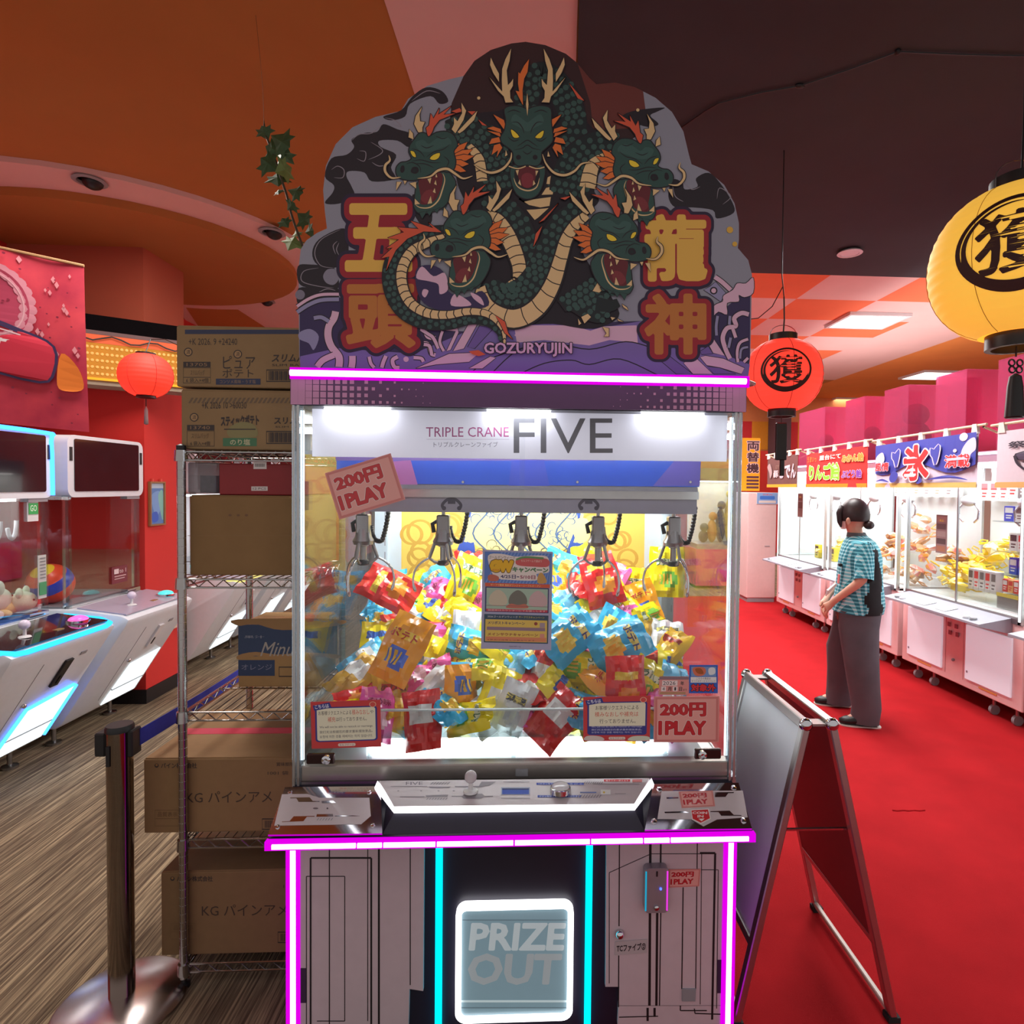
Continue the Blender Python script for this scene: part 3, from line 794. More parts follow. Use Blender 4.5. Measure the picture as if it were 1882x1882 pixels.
# ---- paper lantern builder
def lantern(c, rx, rz, cols, label, cap_r, cap_h, glyph=None, tassel=True, ribs=14, emit=1.0, tlen=0.14, gcol=C(60, 26, 24), hang=None):
    """round ribbed paper lantern; glyph = character painted inside a brush ring"""
    base, hot = cols
    t = thing('paper_lantern', (c[0], c[1], c[2] - rz - cap_h), label, 'lantern')
    m = bpy.data.materials.new('lantern_paper'); m.use_nodes = True
    nt = m.node_tree; b = nt.nodes['Principled BSDF']; b.inputs['Roughness'].default_value = 0.7
    b.inputs['Base Color'].default_value = base
    b.inputs['Emission Color'].default_value = hot; b.inputs['Emission Strength'].default_value = emit
    prof = []
    nz = ribs * 4
    a_max = math.acos(min(1, cap_r / rx)) if cap_r < rx else 0.3
    for i in range(nz + 1):
        a = -a_max + 2 * a_max * i / nz
        rr = rx * (1 + 0.006 * math.cos(i / 4 * 2 * PI)) * (abs(math.cos(a)) ** 0.82)
        prof.append((max(cap_r * 0.9, rr), rz * math.sin(a) / math.sin(a_max)))
    MB().lathe(prof, 40, c, caps=False).build('paper_shade', m, t, smooth=True)
    seam = MB()
    for k in range(6):
        a = 2 * PI * k / 6 + 0.4
        seam.tube([(c[0] + (r * 1.002) * math.cos(a), c[1] + (r * 1.002) * math.sin(a), c[2] + z) for r, z in prof[::4]], 0.0012, 4)
    seam.build('seam', mat('lantern_seam_%s' % name_of(base), tuple(x * 0.45 for x in base[:3]) + (1,), 0.7), t)
    MB().lathe([(cap_r, rz - 0.004), (cap_r, rz + cap_h), (cap_r * 0.8, rz + cap_h), (cap_r * 0.8, rz)], 28, c, caps=False).build('top_collar', M_black, t, smooth=40)
    MB().lathe([(cap_r * 0.8, -rz), (cap_r * 0.8, -rz - cap_h), (cap_r, -rz - cap_h), (cap_r, -rz + 0.004)], 28, c, caps=False).build('bottom_collar', M_black, t, smooth=40)
    if glyph:
        def pm(x, y):      # x, y in -1..1 over the visible face, wrapped on the shade; faces the aisle
            lon = gdir + x * 0.62; z = -y * 0.60 * rz
            s_ = z / rz * math.sin(a_max); aa = math.asin(max(-1, min(1, s_)))
            rr = rx * (abs(math.cos(aa)) ** 0.82) * 1.012
            return Vector((c[0] + rr * math.cos(lon), c[1] + rr * math.sin(lon), c[2] + z))
        gdir = glyph[1]
        pr = Print(pm, (math.cos(gdir), math.sin(gdir), 0), 0.001)
        ring = [(0.98 * math.cos(2 * PI * k / 60), 0.98 * math.sin(2 * PI * k / 60)) for k in range(60)]
        pr.line(ring, 0.10, gcol, True)
        pr.line([(0.86 * math.cos(2 * PI * k / 60), 0.86 * math.sin(2 * PI * k / 60)) for k in range(3, 48)], 0.10, gcol, taper=2)
        pr.line([(0.90 * math.cos(2 * PI * k / 60), 0.90 * math.sin(2 * PI * k / 60)) for k in range(2, 30)], 0.20, gcol, taper=2)
        V_, F_, (a0, b0, a1, b1) = glyphs(glyph[0], 0.02)
        pr.text(glyph[0], -0.66, -0.66, 0.66, 0.66, gcol, 0.017)
        pr.build('painted_character', t, mat_lantern_ink())
    if hang:
        MB().tube([(c[0], c[1], c[2] + rz + cap_h), (c[0] + 0.004, c[1], (c[2] + rz + hang) / 2), (c[0], c[1], hang)], 0.004, 6).build('hanging_cord', M_black, t)
        MB().tube([(c[0] - cap_r, c[1], c[2] + rz + 0.01)] + [(c[0] - cap_r * math.cos(a), c[1], c[2] + rz + cap_h + cap_r * 0.7 * math.sin(a)) for a in [PI * k / 10 for k in range(11)]] + [(c[0] + cap_r, c[1], c[2] + rz + 0.01)], 0.002, 5).build('wire_bail', M_steel, t)
    if tassel:
        zb = c[2] - rz - cap_h
        ts = MB().tube([(c[0], c[1], zb + 0.004), (c[0], c[1], zb - tlen * 0.35)], 0.0025, 5).build('tassel_cord', M_black, t)
        return t, zb
    return t, c[2] - rz - cap_h
def name_of(c): return '_'.join('%d' % int(v * 100) for v in c[:3])
def mat_lantern_ink(): return attr_mat('lantern_ink', 0.7)
lt, zb = lantern((-2.206, 3.6, 2.198), 0.138, 0.118, (C(230, 40, 30), (1.0, 0.045, 0.02, 1)), 'small plain red paper lantern in front of the amber dotted fascia', 0.05, 0.012, None, True, 12, 0.95, hang=None)
MB().tube([(-2.206, 3.6, 2.33), (-2.215, 3.66, 2.42), (-2.30, 3.95, 2.49), tuple(fpt(1.66, 2.50, 0.0))], 0.003, 5).build('hanging_cord', M_black, lt)
MB().lathe([(0.003, 0), (0.009, -0.02), (0.012, -0.10), (0.004, -0.105)], 8, (-2.206, 3.6, zb - 0.05)).build('tassel', mat('grey_tassel', C(150, 130, 130), 0.9), lt, smooth=True)
MB().ball((-2.206, 3.6, 2.2), 0.03, n=10, m=8).build('bulb', emis('warm_bulb', (1, 0.6, 0.2, 1), 4), lt, smooth=True)

# ---- hanging ivy
vn = thing('ivy_garland', (-0.9, 2.3, 2.45), 'artificial ivy garland hanging from the ceiling left of the dragon sign', 'vine')
path = [at_y(x, y, 2.3) for x, y in ((470, 30), (482, 150), (486, 235), (494, 262), (508, 300), (518, 332), (528, 362), (535, 392), (546, 425), (556, 452))]
path[0].z = CH
vs_ = smooth_pts([tuple(p) for p in path], 4, False)
MB().tube(vs_, [0.0006 if i < 8 else 0.0045 for i in range(len(vs_))], 6).build('stem', mat('ivy_stem', C(70, 60, 40), 0.7, noise=0.15), vn, smooth=True)
M_ivy = mat('ivy_leaf', C(58, 82, 46), 0.6, noise=0.25, nscale=60)
M_ivy2 = mat('ivy_leaf_pale', C(104, 122, 62), 0.6, noise=0.2, nscale=60)
leaf2d = [(0, 0), (0.35, 0.22), (0.75, 0.10), (0.62, 0.42), (1.0, 0.62), (0.5, 0.72), (0.0, 1.25), (-0.42, 0.75), (-0.95, 0.66), (-0.6, 0.4), (-0.78, 0.1), (-0.33, 0.2)]
random.seed(11)
for (x, y, s, a, m) in ((486, 242, 11, 200, 0), (500, 274, 14, 250, 0), (519, 262, 17, 60, 0), (521, 285, 18, 150, 0), (492, 300, 15, 240, 0), (524, 312, 14, 120, 1), (510, 328, 14, 190, 0), (546, 352, 13, 80, 0), (512, 352, 7, 200, 0), (536, 378, 9, 130, 0), (523, 408, 9, 215, 0), (537, 445, 14, 160, 1), (560, 404, 12, 60, 0), (545, 430, 7, 20, 1), (570, 425, 10, 90, 0)):
    c = at_y(x, y, 2.3 + random.uniform(-0.03, 0.02)); sc = s / 478.0 * 0.92 * 1.9
    Mx = Matrix.Translation(c) @ Matrix.Rotation(random.uniform(-0.6, 0.6), 4, 'Z') @ Matrix.Rotation(R_(90) + random.uniform(-0.5, 0.5), 4, 'X') @ Matrix.Rotation(R_(a), 4, 'Z')
    mb = MB(); pts3 = [Mx @ Vector((u * sc, v * sc - sc * 0.5, -abs(u) * sc * 0.25)) for u, v in leaf2d]
    mid = Mx @ Vector((0, 0, 0.1 * sc)); n = len(pts3)
    mb.add(pts3 + [mid], [(i, (i + 1) % n, n) for i in range(n)])
    mb.build('leaf', M_ivy2 if m else M_ivy, vn)
# ================================================================== WIRE RACK WITH CARTONS, ROPE POST
RX0, RX1, RY0, RY1 = -1.052, -0.702, 1.885, 2.335
rk = thing('wire_rack', ((RX0 + RX1) / 2, (RY0 + RY1) / 2, 0), 'tall chrome wire shelving rack standing left of the crane machine', 'shelf')
M_wire = mat('chrome_wire', C(176, 172, 170), 0.22, 1.0, noise=0.05)
for x in (RX0, RX1):
    for y in (RY0, RY1):
        p = MB().lathe([(0.0125, 0.03), (0.0125, 1.68)], 12, (x, y, 0)).build('post', M_wire, rk, smooth=40)
        MB().lathe([(0.017, 0.0), (0.017, 0.012), (0.008, 0.016), (0.008, 0.035)], 12, (x, y, 0)).build('levelling_foot', M_black, p, smooth=40)
        MB().lathe([(0.0135, 1.675), (0.0135, 1.69), (0.004, 1.695)], 12, (x, y, 0)).build('cap', M_black, p, smooth=40)
        g = MB()
        for k in range(60): g.lathe([(0.0126, 0.0803 + k * 0.026), (0.0128, 0.081 + k * 0.026), (0.0126, 0.0817 + k * 0.026)], 10, (x, y, 0), caps=False)
        tag(g.build('post_grooves', M_steel, p), kind='stuff')
for z in (1.672, 1.280, 0.866, 0.466, 0.072):
    mb = MB()
    for (a, b) in (((RX0, RY0), (RX1, RY0)), ((RX0, RY1), (RX1, RY1)), ((RX0, RY0), (RX0, RY1)), ((RX1, RY0), (RX1, RY1))):
        A, B = Vector((a[0], a[1], z)), Vector((b[0], b[1], z))
        mb.tube([A, B], 0.0032, 6); mb.tube([A - Vector((0, 0, 0.026)), B - Vector((0, 0, 0.026))], 0.0032, 6)
        n = 14; zz = [A.lerp(B, k / n) - Vector((0, 0, 0.002 if k % 2 else 0.024)) for k in range(n + 1)]
        mb.tube(zz, 0.0022, 5)
    for k in range(13):
        x = RX0 + (RX1 - RX0) * (k + 0.5) / 13; mb.tube([(x, RY0, z + 0.003), (x, RY1, z + 0.003)], 0.0017, 5)
    mb.tube([(RX0, (RY0 + RY1) / 2, z - 0.002), (RX1, (RY0 + RY1) / 2, z - 0.002)], 0.003, 5)
    sh = mb.build('shelf', M_wire, rk)
    cl = MB()
    for x in (RX0, RX1):
        for y in (RY0, RY1): cl.lathe([(0.019, -0.03), (0.017, 0.004)], 12, (x, y, z))
    tag(cl.build('corner_collars', M_wire, sh, smooth=40), kind='stuff')

M_card = mat('kraft_cardboard', C(152, 124, 90), 0.85, noise=0.06, nscale=14, spec=0.2)
M_card2 = mat('kraft_cardboard_dark', C(142, 110, 74), 0.85, noise=0.06, nscale=14, spec=0.2)
INK = C(58, 46, 44); NAVY = C(52, 56, 84)
def carton(x0, x1, y0, y1, z0, z1, label, m=None, art=None, tape=None):
    t = thing('carton', ((x0 + x1) / 2, (y0 + y1) / 2, z0), label, 'box')
    MB().box(x0, x1, y0, y1, z0, z1).build('box_body', m or M_card, t, bevel=0.004, seg=2)
    fl = MB()
    fl.box(x0 + 0.004, x1 - 0.004, y0 + 0.004, (y0 + y1) / 2 - 0.002, z1, z1 + 0.003)
    fl.build('top_flap', m or M_card, t)
    MB().box(x0 + 0.004, x1 - 0.004, (y0 + y1) / 2 + 0.002, y1 - 0.004, z1, z1 + 0.003).build('top_flap', m or M_card, t)
    MB().box(x0 + 0.003, x1 - 0.003, (y0 + y1) / 2 - 0.025, (y0 + y1) / 2 + 0.025, z1 + 0.003, z1 + 0.0036).build('tape', tape or mat('parcel_tape', C(190, 150, 100), 0.3, noise=0.04), t)
    if art:
        pr = Print(plane_y(y0), (0, -1, 0)); art(pr); pr.build('box_print', t)
    return t
def slim(p):
    p.rect(340, 606, 570, 614, NAVY)
    p.text('+K 2026. 9 +24240', 347, 622, 436, 634, INK)
    for x, y in ((346, 647), (437, 651)):
        p.circ(x, y, 8, INK); p.circ(x, y, 6.2, C(176, 138, 92)); p.text('濃', x - 4, y - 4, x + 4, y + 4, INK)
    p.rect(337, 665, 387, 675, INK); p.text('13705', 343, 667, 381, 673, C(150, 116, 80))
    p.frame(337, 676, 387, 704, 1, INK); p.rect(337, 693, 387, 694, INK); p.text('6 袋入×4個', 342, 695, 383, 703, INK); p.text('スリムバッグ', 350, 680, 376, 690, C(110, 84, 62))
    p.text('ピュア', 410, 654, 469, 678, INK, 0.012); p.text('ポテト', 409, 678, 466, 694, INK, 0.012)
    p.rect(397, 696, 479, 707, NAVY); p.text('コンソメ風味・うす塩', 404, 698, 470, 705, C(150, 120, 90))
    p.text('スリムバッグ', 499, 650, 590, 666, INK, 0.03, skew=0.2); p.text('SLIM BAG', 500, 669, 560, 673, INK)
    p.frame(490, 680, 545, 701, 2, INK)
    for k in range(18): p.rect(494 + k * 2.7, 682, 495.4 + k * 2.7 + (k % 3) * 0.5, 699, INK)
def stick(p):
    for k in range(26): p.poly([(346 + k * 8, 741), (352 + k * 8, 731), (356 + k * 8, 731), (350 + k * 8, 741)], C(110, 88, 66))
    p.text('+K 2026 10 >60030', 371, 739, 453, 751, INK)
    p.circ(357, 767, 8, INK); p.circ(357, 767, 6.2, C(176, 138, 92)); p.text('濃', 353, 763, 361, 771, INK)
    p.rect(344, 781, 394, 791, INK); p.text('13740', 350, 783, 386, 789, C(150, 116, 80))
    p.frame(344, 792, 394, 820, 1, INK); p.text('6 袋入×4個', 350, 811, 386, 819, INK); p.text('スリムバッグ', 352, 796, 384, 806, C(110, 84, 62))
    p.text('スティックポテト', 406, 763, 476, 783, INK, 0.05, rot=-2)
    p.blob([(418, 790), (440, 776), (466, 780), (474, 800), (450, 806), (424, 804)], C(140, 130, 84))
    p.rect(412, 788, 470, 790, INK); p.rect(410, 805, 472, 820, C(72, 120, 84)); p.text('のり塩', 423, 807, 460, 818, C(196, 186, 150), 0.02)
    p.text('スリムバッグ', 504, 766, 590, 780, INK, 0.03); p.text('SLIM BAG', 506, 783, 560, 786, INK)
    p.frame(490, 793, 545, 815, 2, INK)
    for k in range(18): p.rect(494 + k * 2.7, 795, 495.4 + k * 2.7 + (k % 3) * 0.5, 813, INK)
carton(-1.072, -0.668, 1.898, 2.31, 1.872, 2.056, 'kraft carton with navy top band and large print, top of the stack on the rack', M_card, slim)
carton(-1.060, -0.668, 1.90, 2.31, 1.680, 1.862, 'kraft carton with a green label, lying directly on the top shelf of the rack', M_card, stick)
def plain(p):
    p.circ(423, 947, 3, C(110, 76, 50), 2); p.circ(438, 947, 3, C(110, 76, 50), 2); p.circ(453, 947, 3, C(110, 76, 50), 2)
    p.rect(345, 984, 560, 984.7, C(140, 104, 66))
carton(-1.036, -0.716, 1.90, 2.31, 1.290, 1.536, 'large plain kraft carton with three dots filling the second shelf of the rack', M_card2, plain)
mr = thing('maroon_box', (-0.81, 2.05, 1.544), 'flat maroon gift box on top of the large plain carton', 'box')
MB().box(-0.95, -0.72, 1.905, 2.25, 1.5405, 1.638).build('box_body', mat('maroon_card2', C(140, 36, 40), 0.6, noise=0.04), mr, bevel=0.003)
pr = Print(plane_y(1.905), (0, -1, 0)); pr.rect(466, 849, 490, 862, C(220, 210, 206)); pr.rect(462, 894, 492, 902, C(214, 200, 196))
for k in range(9): pr.rect(469 + k * 2, 852, 470 + k * 2, 858, INK)
pr.text('12 PCS', 465, 896, 489, 900, INK); pr.build('sticker', mr)
tb = thing('plastic_tub', (-1.0, 2.05, 1.544), 'clear plastic tub beside the maroon box on the rack', 'tub')
MB().box(-1.042, -0.958, 1.9, 2.2, 1.544, 1.640).build('tub_wall', sheet('cloudy_plastic', (0.8, 0.8, 0.82, 1), 0.15, 0.2, 0.3, C(190, 190, 196)), tb, bevel=0.004)
MB().box(-1.03, -0.97, 1.95, 2.15, 1.546, 1.60).build('tub_content', mat('dark_parts', C(90, 80, 90), 0.4, noise=0.5, nscale=40), tb)
def mini(p):
    p.rect(438, 1148, 620, 1206, C(50, 66, 96)); p.poly(smooth_pts([(438, 1150), (470, 1147), (520, 1158), (620, 1150), (620, 1138), (438, 1138)], 4), C(158, 118, 74))
    p.poly(smooth_pts([(438, 1212), (470, 1205), (510, 1212), (560, 1206), (620, 1210), (620, 1203), (560, 1199), (510, 1203), (470, 1198), (438, 1204)], 3), C(168, 126, 80))
    p.rect(438, 1213, 505, 1242, C(44, 60, 92)); p.text('Minu', 478, 1180, 536, 1206, C(170, 160, 150), skew=0.35); p.text('果汁', 449, 1168, 486, 1173, C(150, 150, 160))
    p.text('オレンジ', 444, 1221, 500, 1231, C(130, 130, 150)); p.frame(513, 1226, 545, 1243, 2, INK)
carton(-0.985, -0.72, 2.10, 2.318, 0.872, 1.085, 'drink carton printed with a blue wave panel at the back of the middle shelf', mat('kraft_mid', C(168, 130, 84), 0.85, noise=0.05), mini)
def kg(dx, dy):
    def f(p):
        p.circ(288 + dx, 1407 + dy, 4, INK, n=10); p.circ(288 + dx, 1406 + dy, 2.2, C(150, 108, 64), n=10)
        p.text('パイン株式会社', 296 + dx, 1402 + dy, 362 + dx, 1412 + dy, INK, 0.02); p.text('賞味期限', 508 + dx, 1401 + dy, 540 + dx, 1408 + dy, INK); p.text('1001 袋', 492 + dx, 1417 + dy, 530 + dx, 1424 + dy, INK)
        p.text('KG パインアメ', 342 + dx, 1454 + dy, 500 + dx, 1475 + dy, C(66, 48, 40), 0.012, rot=-0.5)
        p.frame(285 + dx, 1489 + dy, 330 + dx, 1518 + dy, 1, C(120, 88, 58)); p.text('品質表示', 290 + dx, 1492 + dy, 326 + dx, 1501 + dy, C(110, 80, 52)); p.rect(286 + dx, 1504 + dy, 330 + dx, 1505 + dy, C(120, 88, 58))
        p.frame(482 + dx, 1505 + dy, 540 + dx, 1524 + dy, 2, INK)
        for k in range(14): p.rect(487 + k * 3 + dx, 1508 + dy, 488.5 + k * 3 + dx, 1521 + dy, INK)
    return f
carton(-1.182, -0.690, 1.903, 2.318, 0.478, 0.712, 'wide candy carton sealed with pink tape on the lower-middle shelf', mat('kraft_low', C(146, 112, 76), 0.85, noise=0.05), kg(0, 0), mat('pink_tape', C(210, 70, 90), 0.3))
carton(-1.132, -0.690, 1.903, 2.318, 0.086, 0.352, 'candy carton on the bottom shelf of the rack', mat('kraft_low2', C(134, 102, 70), 0.85, noise=0.05), kg(29, 208))

# rope post with retractable belt
sp_ = thing('stanchion', (-1.205, 1.83, 0), 'polished steel belt post with a round base at the lower left', 'barrier post')
SX, SY = -1.205, 1.83
MB().lathe([(0.001, 0.0), (0.175, 0.0), (0.175, 0.008), (0.165, 0.014), (0.08, 0.028), (0.04, 0.034), (0.001, 0.034)], 48, (SX, SY, 0)).build('base', mat('satin_steel', C(200, 186, 184), 0.25, 1.0, noise=0.05, nscale=3), sp_, smooth=40)
MB().lathe([(0.0345, 0.03), (0.0345, 0.835)], 28, (SX, SY, 0)).build('pole', mat('polished_steel', C(150, 140, 132), 0.12, 1.0, noise=0.04), sp_, smooth=40)
MB().lathe([(0.0375, 0.0), (0.0375, 0.012), (0.034, 0.018), (0.001, 0.018)], 28, (SX, SY, 0.835)).build('cap', M_black, sp_, smooth=40)
MB().box(SX - 0.062, SX - 0.030, SY - 0.02, SY + 0.02, 0.762, 0.832).build('belt_socket', M_black, sp_, bevel=0.004)
MB().box(SX + 0.030, SX + 0.046, SY - 0.016, SY + 0.03, 0.758, 0.838).build('belt_cassette', M_black, sp_, bevel=0.004)
MB().box(SX - 0.016, SX - 0.006, SY - 0.037, SY - 0.03, 0.74, 0.80).build('lock_strip', M_black, sp_)
S2 = (-1.19, 3.25)
s2 = thing('stanchion', (S2[0], S2[1], 0), 'second belt post standing behind the wire rack', 'barrier post')
MB().lathe([(0.001, 0.0), (0.175, 0.0), (0.175, 0.008), (0.04, 0.034), (0.001, 0.034)], 32, (S2[0], S2[1], 0)).build('base', MATS['satin_steel'], s2, smooth=40)
MB().lathe([(0.0345, 0.03), (0.0345, 0.85)], 20, (S2[0], S2[1], 0)).build('pole', MATS['polished_steel'], s2, smooth=40)
mb = MB(); n = 12
for k in range(n):
    f = lambda q: Vector((SX + 0.045 + (S2[0] - SX - 0.045) * q, SY + 0.02 + (S2[1] - SY - 0.05) * q, 0.83 - 0.02 * math.sin(PI * q)))
    a, b = f(k / n), f((k + 1) / n); h = Vector((0, 0, 0.05))
    mb.hexa([a - h, b - h, b - h + Vector((0.002, 0, 0)), a - h + Vector((0.002, 0, 0))], [a, b, b + Vector((0.002, 0, 0)), a + Vector((0.002, 0, 0))])
tag(mb.build('barrier_belt', mat('blue_webbing', C(34, 44, 150), 0.8, noise=0.08, nscale=90)), 'dark blue retractable belt running back from the steel post', 'belt')
# ================================================================== THE FIVE-CLAW CRANE MACHINE
CX0, CX1, CY0, CY1 = -0.636, 0.610, 1.66, 2.56
cr = thing('crane_machine', (-0.013, 2.1, 0), 'big five-claw crane game with magenta light strips, full of snack bags', 'crane machine')
M_cabd = mat('navy_cabinet', C(32, 28, 46), 0.4, noise=0.06)
M_cabw = mat('pale_mauve_cabinet', C(208, 188, 196), 0.45, noise=0.03)
M_mag = emis('magenta_led_core', (1, 0.35, 1, 1), 3.6)
M_mag2 = emis('magenta_led_sleeve', (0.80, 0.0, 0.85, 1), 1.0)
M_cyan = emis('cyan_led_core', (0.0, 0.78, 1, 1), 1.7)
M_wled = emis('white_led', (1, 0.98, 1, 1), 3.0)
MB().box(CX0 + 0.03, CX1 - 0.03, CY0 + 0.004, CY1, 0.035, 0.69).build('lower_cabinet', M_cabd, cr)
for x in (CX0 + 0.1, CX1 - 0.1):
    for y in (CY0 + 0.1, CY1 - 0.1):
        MB().lathe([(0.035, 0), (0.035, 0.012), (0.012, 0.02), (0.012, 0.04)], 12, (x, y, 0)).build('levelling_foot', M_steel, cr, smooth=40)
cl = lambda x, y: (480 + x * 0.2561, 1400 + y * 0.2561)
cq = lambda x, y: (920 + x * 0.2561, 1400 + y * 0.2561)
def plate(name, pts, m, y, th, parent):
    """flat part whose outline is given on the front of the cabinet"""
    q = [at_y(px, py, y) for px, py in pts]
    return MB().prism([(p.x, p.z) for p in q], lambda u, v, w_: Vector((u, y - th + w_, v)), th).build(name, m, parent)
ld = plate('left_door', [cl(*p) for p in ((262, 560), (1175, 560), (1168, 1620), (1070, 1605), (1062, 1890), (262, 1890))], M_cabw, CY0 + 0.004, 0.012, cr)
pr = Print(plane_y(CY0 - 0.008), (0, -1, 0))
for pts, w_ in (([(355, 1900), (355, 690), (790, 690), (790, 1900)], 13), ([(325, 1900), (325, 822), (600, 822), (600, 1860), (400, 1860)], 6), ([(490, 560), (490, 1900)], 8), ([(765, 560), (765, 1860)], 6), ([(845, 560), (845, 1900)], 14), ([(1070, 560), (1070, 1602)], 7)):
    q = [cl(*p) for p in pts]
    for a, b in zip(q, q[1:]): pr.line([a, b], w_ * 0.2561, BLK)
pr.rect(*cl(283, 1480), *cl(322, 1730), C(60, 40, 70))
pr.build('door_lines', ld)
rd = plate('right_door', [cq(*p) for p in ((755, 560), (1625, 560), (1605, 1855), (835, 1862), (848, 1590), (748, 1590))], M_cabw, CY0 + 0.004, 0.012, cr)
pr = Print(plane_y(CY0 - 0.008), (0, -1, 0))
for pts, w_ in (([(853, 560), (850, 1180)], 8), ([(848, 1390), (846, 1760)], 8), ([(1075, 560), (1068, 1750)], 18), ([(1150, 560), (1148, 740)], 12), ([(1124, 1080), (1118, 1750)], 17), ([(1150, 1060), (1140, 1750)], 8), ([(780, 1590), (780, 795), (1080, 660), (1535, 660)], 5), ([(1430, 655), (1540, 655), (1518, 1850)], 15), ([(1412, 560), (1400, 1630)], 7), ([(1443, 660), (1432, 1740)], 5), ([(1310, 900), (1300, 1630)], 8), ([(1440, 775), (1562, 775), (1550, 1770)], 5), ([(1055, 1765), (1055, 1860)], 16), ([(1105, 1765), (1105, 1830)], 16), ([(1290, 1750), (1290, 1785), (1480, 1785)], 8), ([(1390, 1770), (1395, 1805), (1600, 1812)], 8), ([(850, 1832), (1130, 1825)], 7), ([(835, 1750), (1600, 1748)], 2)):
    q = [cq(*p) for p in pts]
    for a, b in zip(q, q[1:]): pr.line([a, b], w_ * 0.2561, BLK)
pr.rect(*cq(1555, 1420), *cq(1592, 1660), C(60, 40, 70)); pr.rect(*cq(1305, 1628), *cq(1390, 1700), C(140, 120, 130)); pr.rect(*cq(1318, 1690), *cq(1378, 1715), BLK)
pr.build('door_lines', rd)
c_ = at_y(*cq(850, 1215), CY0); MB().ball((c_.x, CY0 - 0.012, c_.z), 0.013, n=14, m=8).build('door_lock', M_chrome, rd, smooth=True)
plate('cash_slot', [cq(1302, 1625), cq(1400, 1625), cq(1395, 1712), cq(1300, 1712)], M_greyp, CY0 - 0.008, 0.004, rd)
# coin mechanism
q = [at_y(*cq(x, y), CY0 - 0.02) for x, y in ((1030, 745), (1195, 1060))]
cm = MB().prism(rrect(q[0].x, q[1].z, q[1].x, q[0].z, 0.012), lambda u, v, w_: Vector((u, CY0 - 0.034 + w_, v)), 0.034).build('coin_mechanism', mat('bronze_metal', C(156, 146, 154), 0.35, 0.3, noise=0.05), cr, bevel=0.004, smooth=40)
q0, q1 = q; xm = (q0.x + q1.x) / 2
MB().box(xm - 0.002, xm + 0.002, CY0 - 0.036, CY0 - 0.03, q0.z - 0.022, q0.z - 0.008).build('coin_slot', M_black, cm)
MB().box(q0.x + 0.001, q0.x + 0.005, CY0 - 0.036, CY0 - 0.02, q1.z + 0.008, q0.z - 0.008).build('cyan_light', emis('cyan_dim', (0.02, 0.45, 0.7, 1), 0.8), cm)
MB().box(q1.x - 0.006, q1.x - 0.002, CY0 - 0.036, CY0 - 0.02, q1.z + 0.008, q0.z - 0.008).build('magenta_light', emis('magenta_dim', (0.9, 0.05, 0.8, 1), 1.0), cm)
MB().ball((xm + 0.011, CY0 - 0.035, (q0.z + q1.z) / 2 + 0.006), 0.0035, n=8, m=6).build('indicator', emis('blue_dot', (0.05, 0.1, 1, 1), 4), cm)
MB().lathe([(0.008, 0), (0.007, 0.004), (0.004, 0.006)], 12, (xm, CY0 - 0.034, q1.z + 0.016), Matrix.Rotation(R_(90), 3, 'X')).build('return_lever', M_chrome, cm, smooth=40)
# prize window
q0, q1 = at_y(838, 1662, CY0 - 0.01), at_y(1052, 1872, CY0 - 0.01)
MB().ring(rrect(q0.x, q1.z, q1.x, q0.z, 0.03, 6), 0.016, lambda u, v, w_: Vector((u, CY0 - 0.016 + w_, v)), 0.02).build('prize_frame_light', M_wled, cr)
pw = MB().prism(rrect(q0.x + 0.014, q1.z + 0.014, q1.x - 0.014, q0.z - 0.014, 0.022, 6), lambda u, v, w_: Vector((u, CY0 - 0.008 + w_, v)), 0.01).build('prize_flap', mat('frosted_flap', C(128, 158, 170), 0.25, noise=0.03, emit=0.34), cr)
pr = Print(plane_y(CY0 - 0.008), (0, -1, 0))
pr.rect(850, 1690, 1042, 1691.5, C(90, 112, 122))
pr.text('PRIZE', 861, 1696, 1036, 1747, C(176, 190, 194), 0.035, skew=0.10); pr.text('OUT', 857, 1752, 1028, 1810, C(150, 160, 164), 0.035, skew=0.10)
pr.rect(848, 1838, 1044, 1842, C(190, 210, 214)); pr.rect(848, 1851, 1044, 1853, C(90, 112, 122)); pr.build('flap_print', pw, attr_mat('flap_film', 0.4, emit=0.42))
# vertical light strips
for px, m, nm in ((541, 'm', 'side_light'), (1340, 'm', 'side_light'), (808, 'c', 'centre_light'), (1083, 'c', 'centre_light')):
    a = at_y(px, 1550, CY0).x
    zt = 0.665
    if m == 'm':
        o = MB().box(a - 0.019, a + 0.019, CY0 - 0.012, CY0 + 0.01, 0.035, zt).build(nm, M_mag2, cr)
        MB().box(a - 0.006, a + 0.008, CY0 - 0.016, CY0 - 0.012, 0.04, zt).build('light_core', M_mag, o)
    else:
        MB().box(a - 0.0085, a + 0.0085, CY0 - 0.016, CY0 + 0.01, 0.035, zt).build(nm, M_cyan, cr)
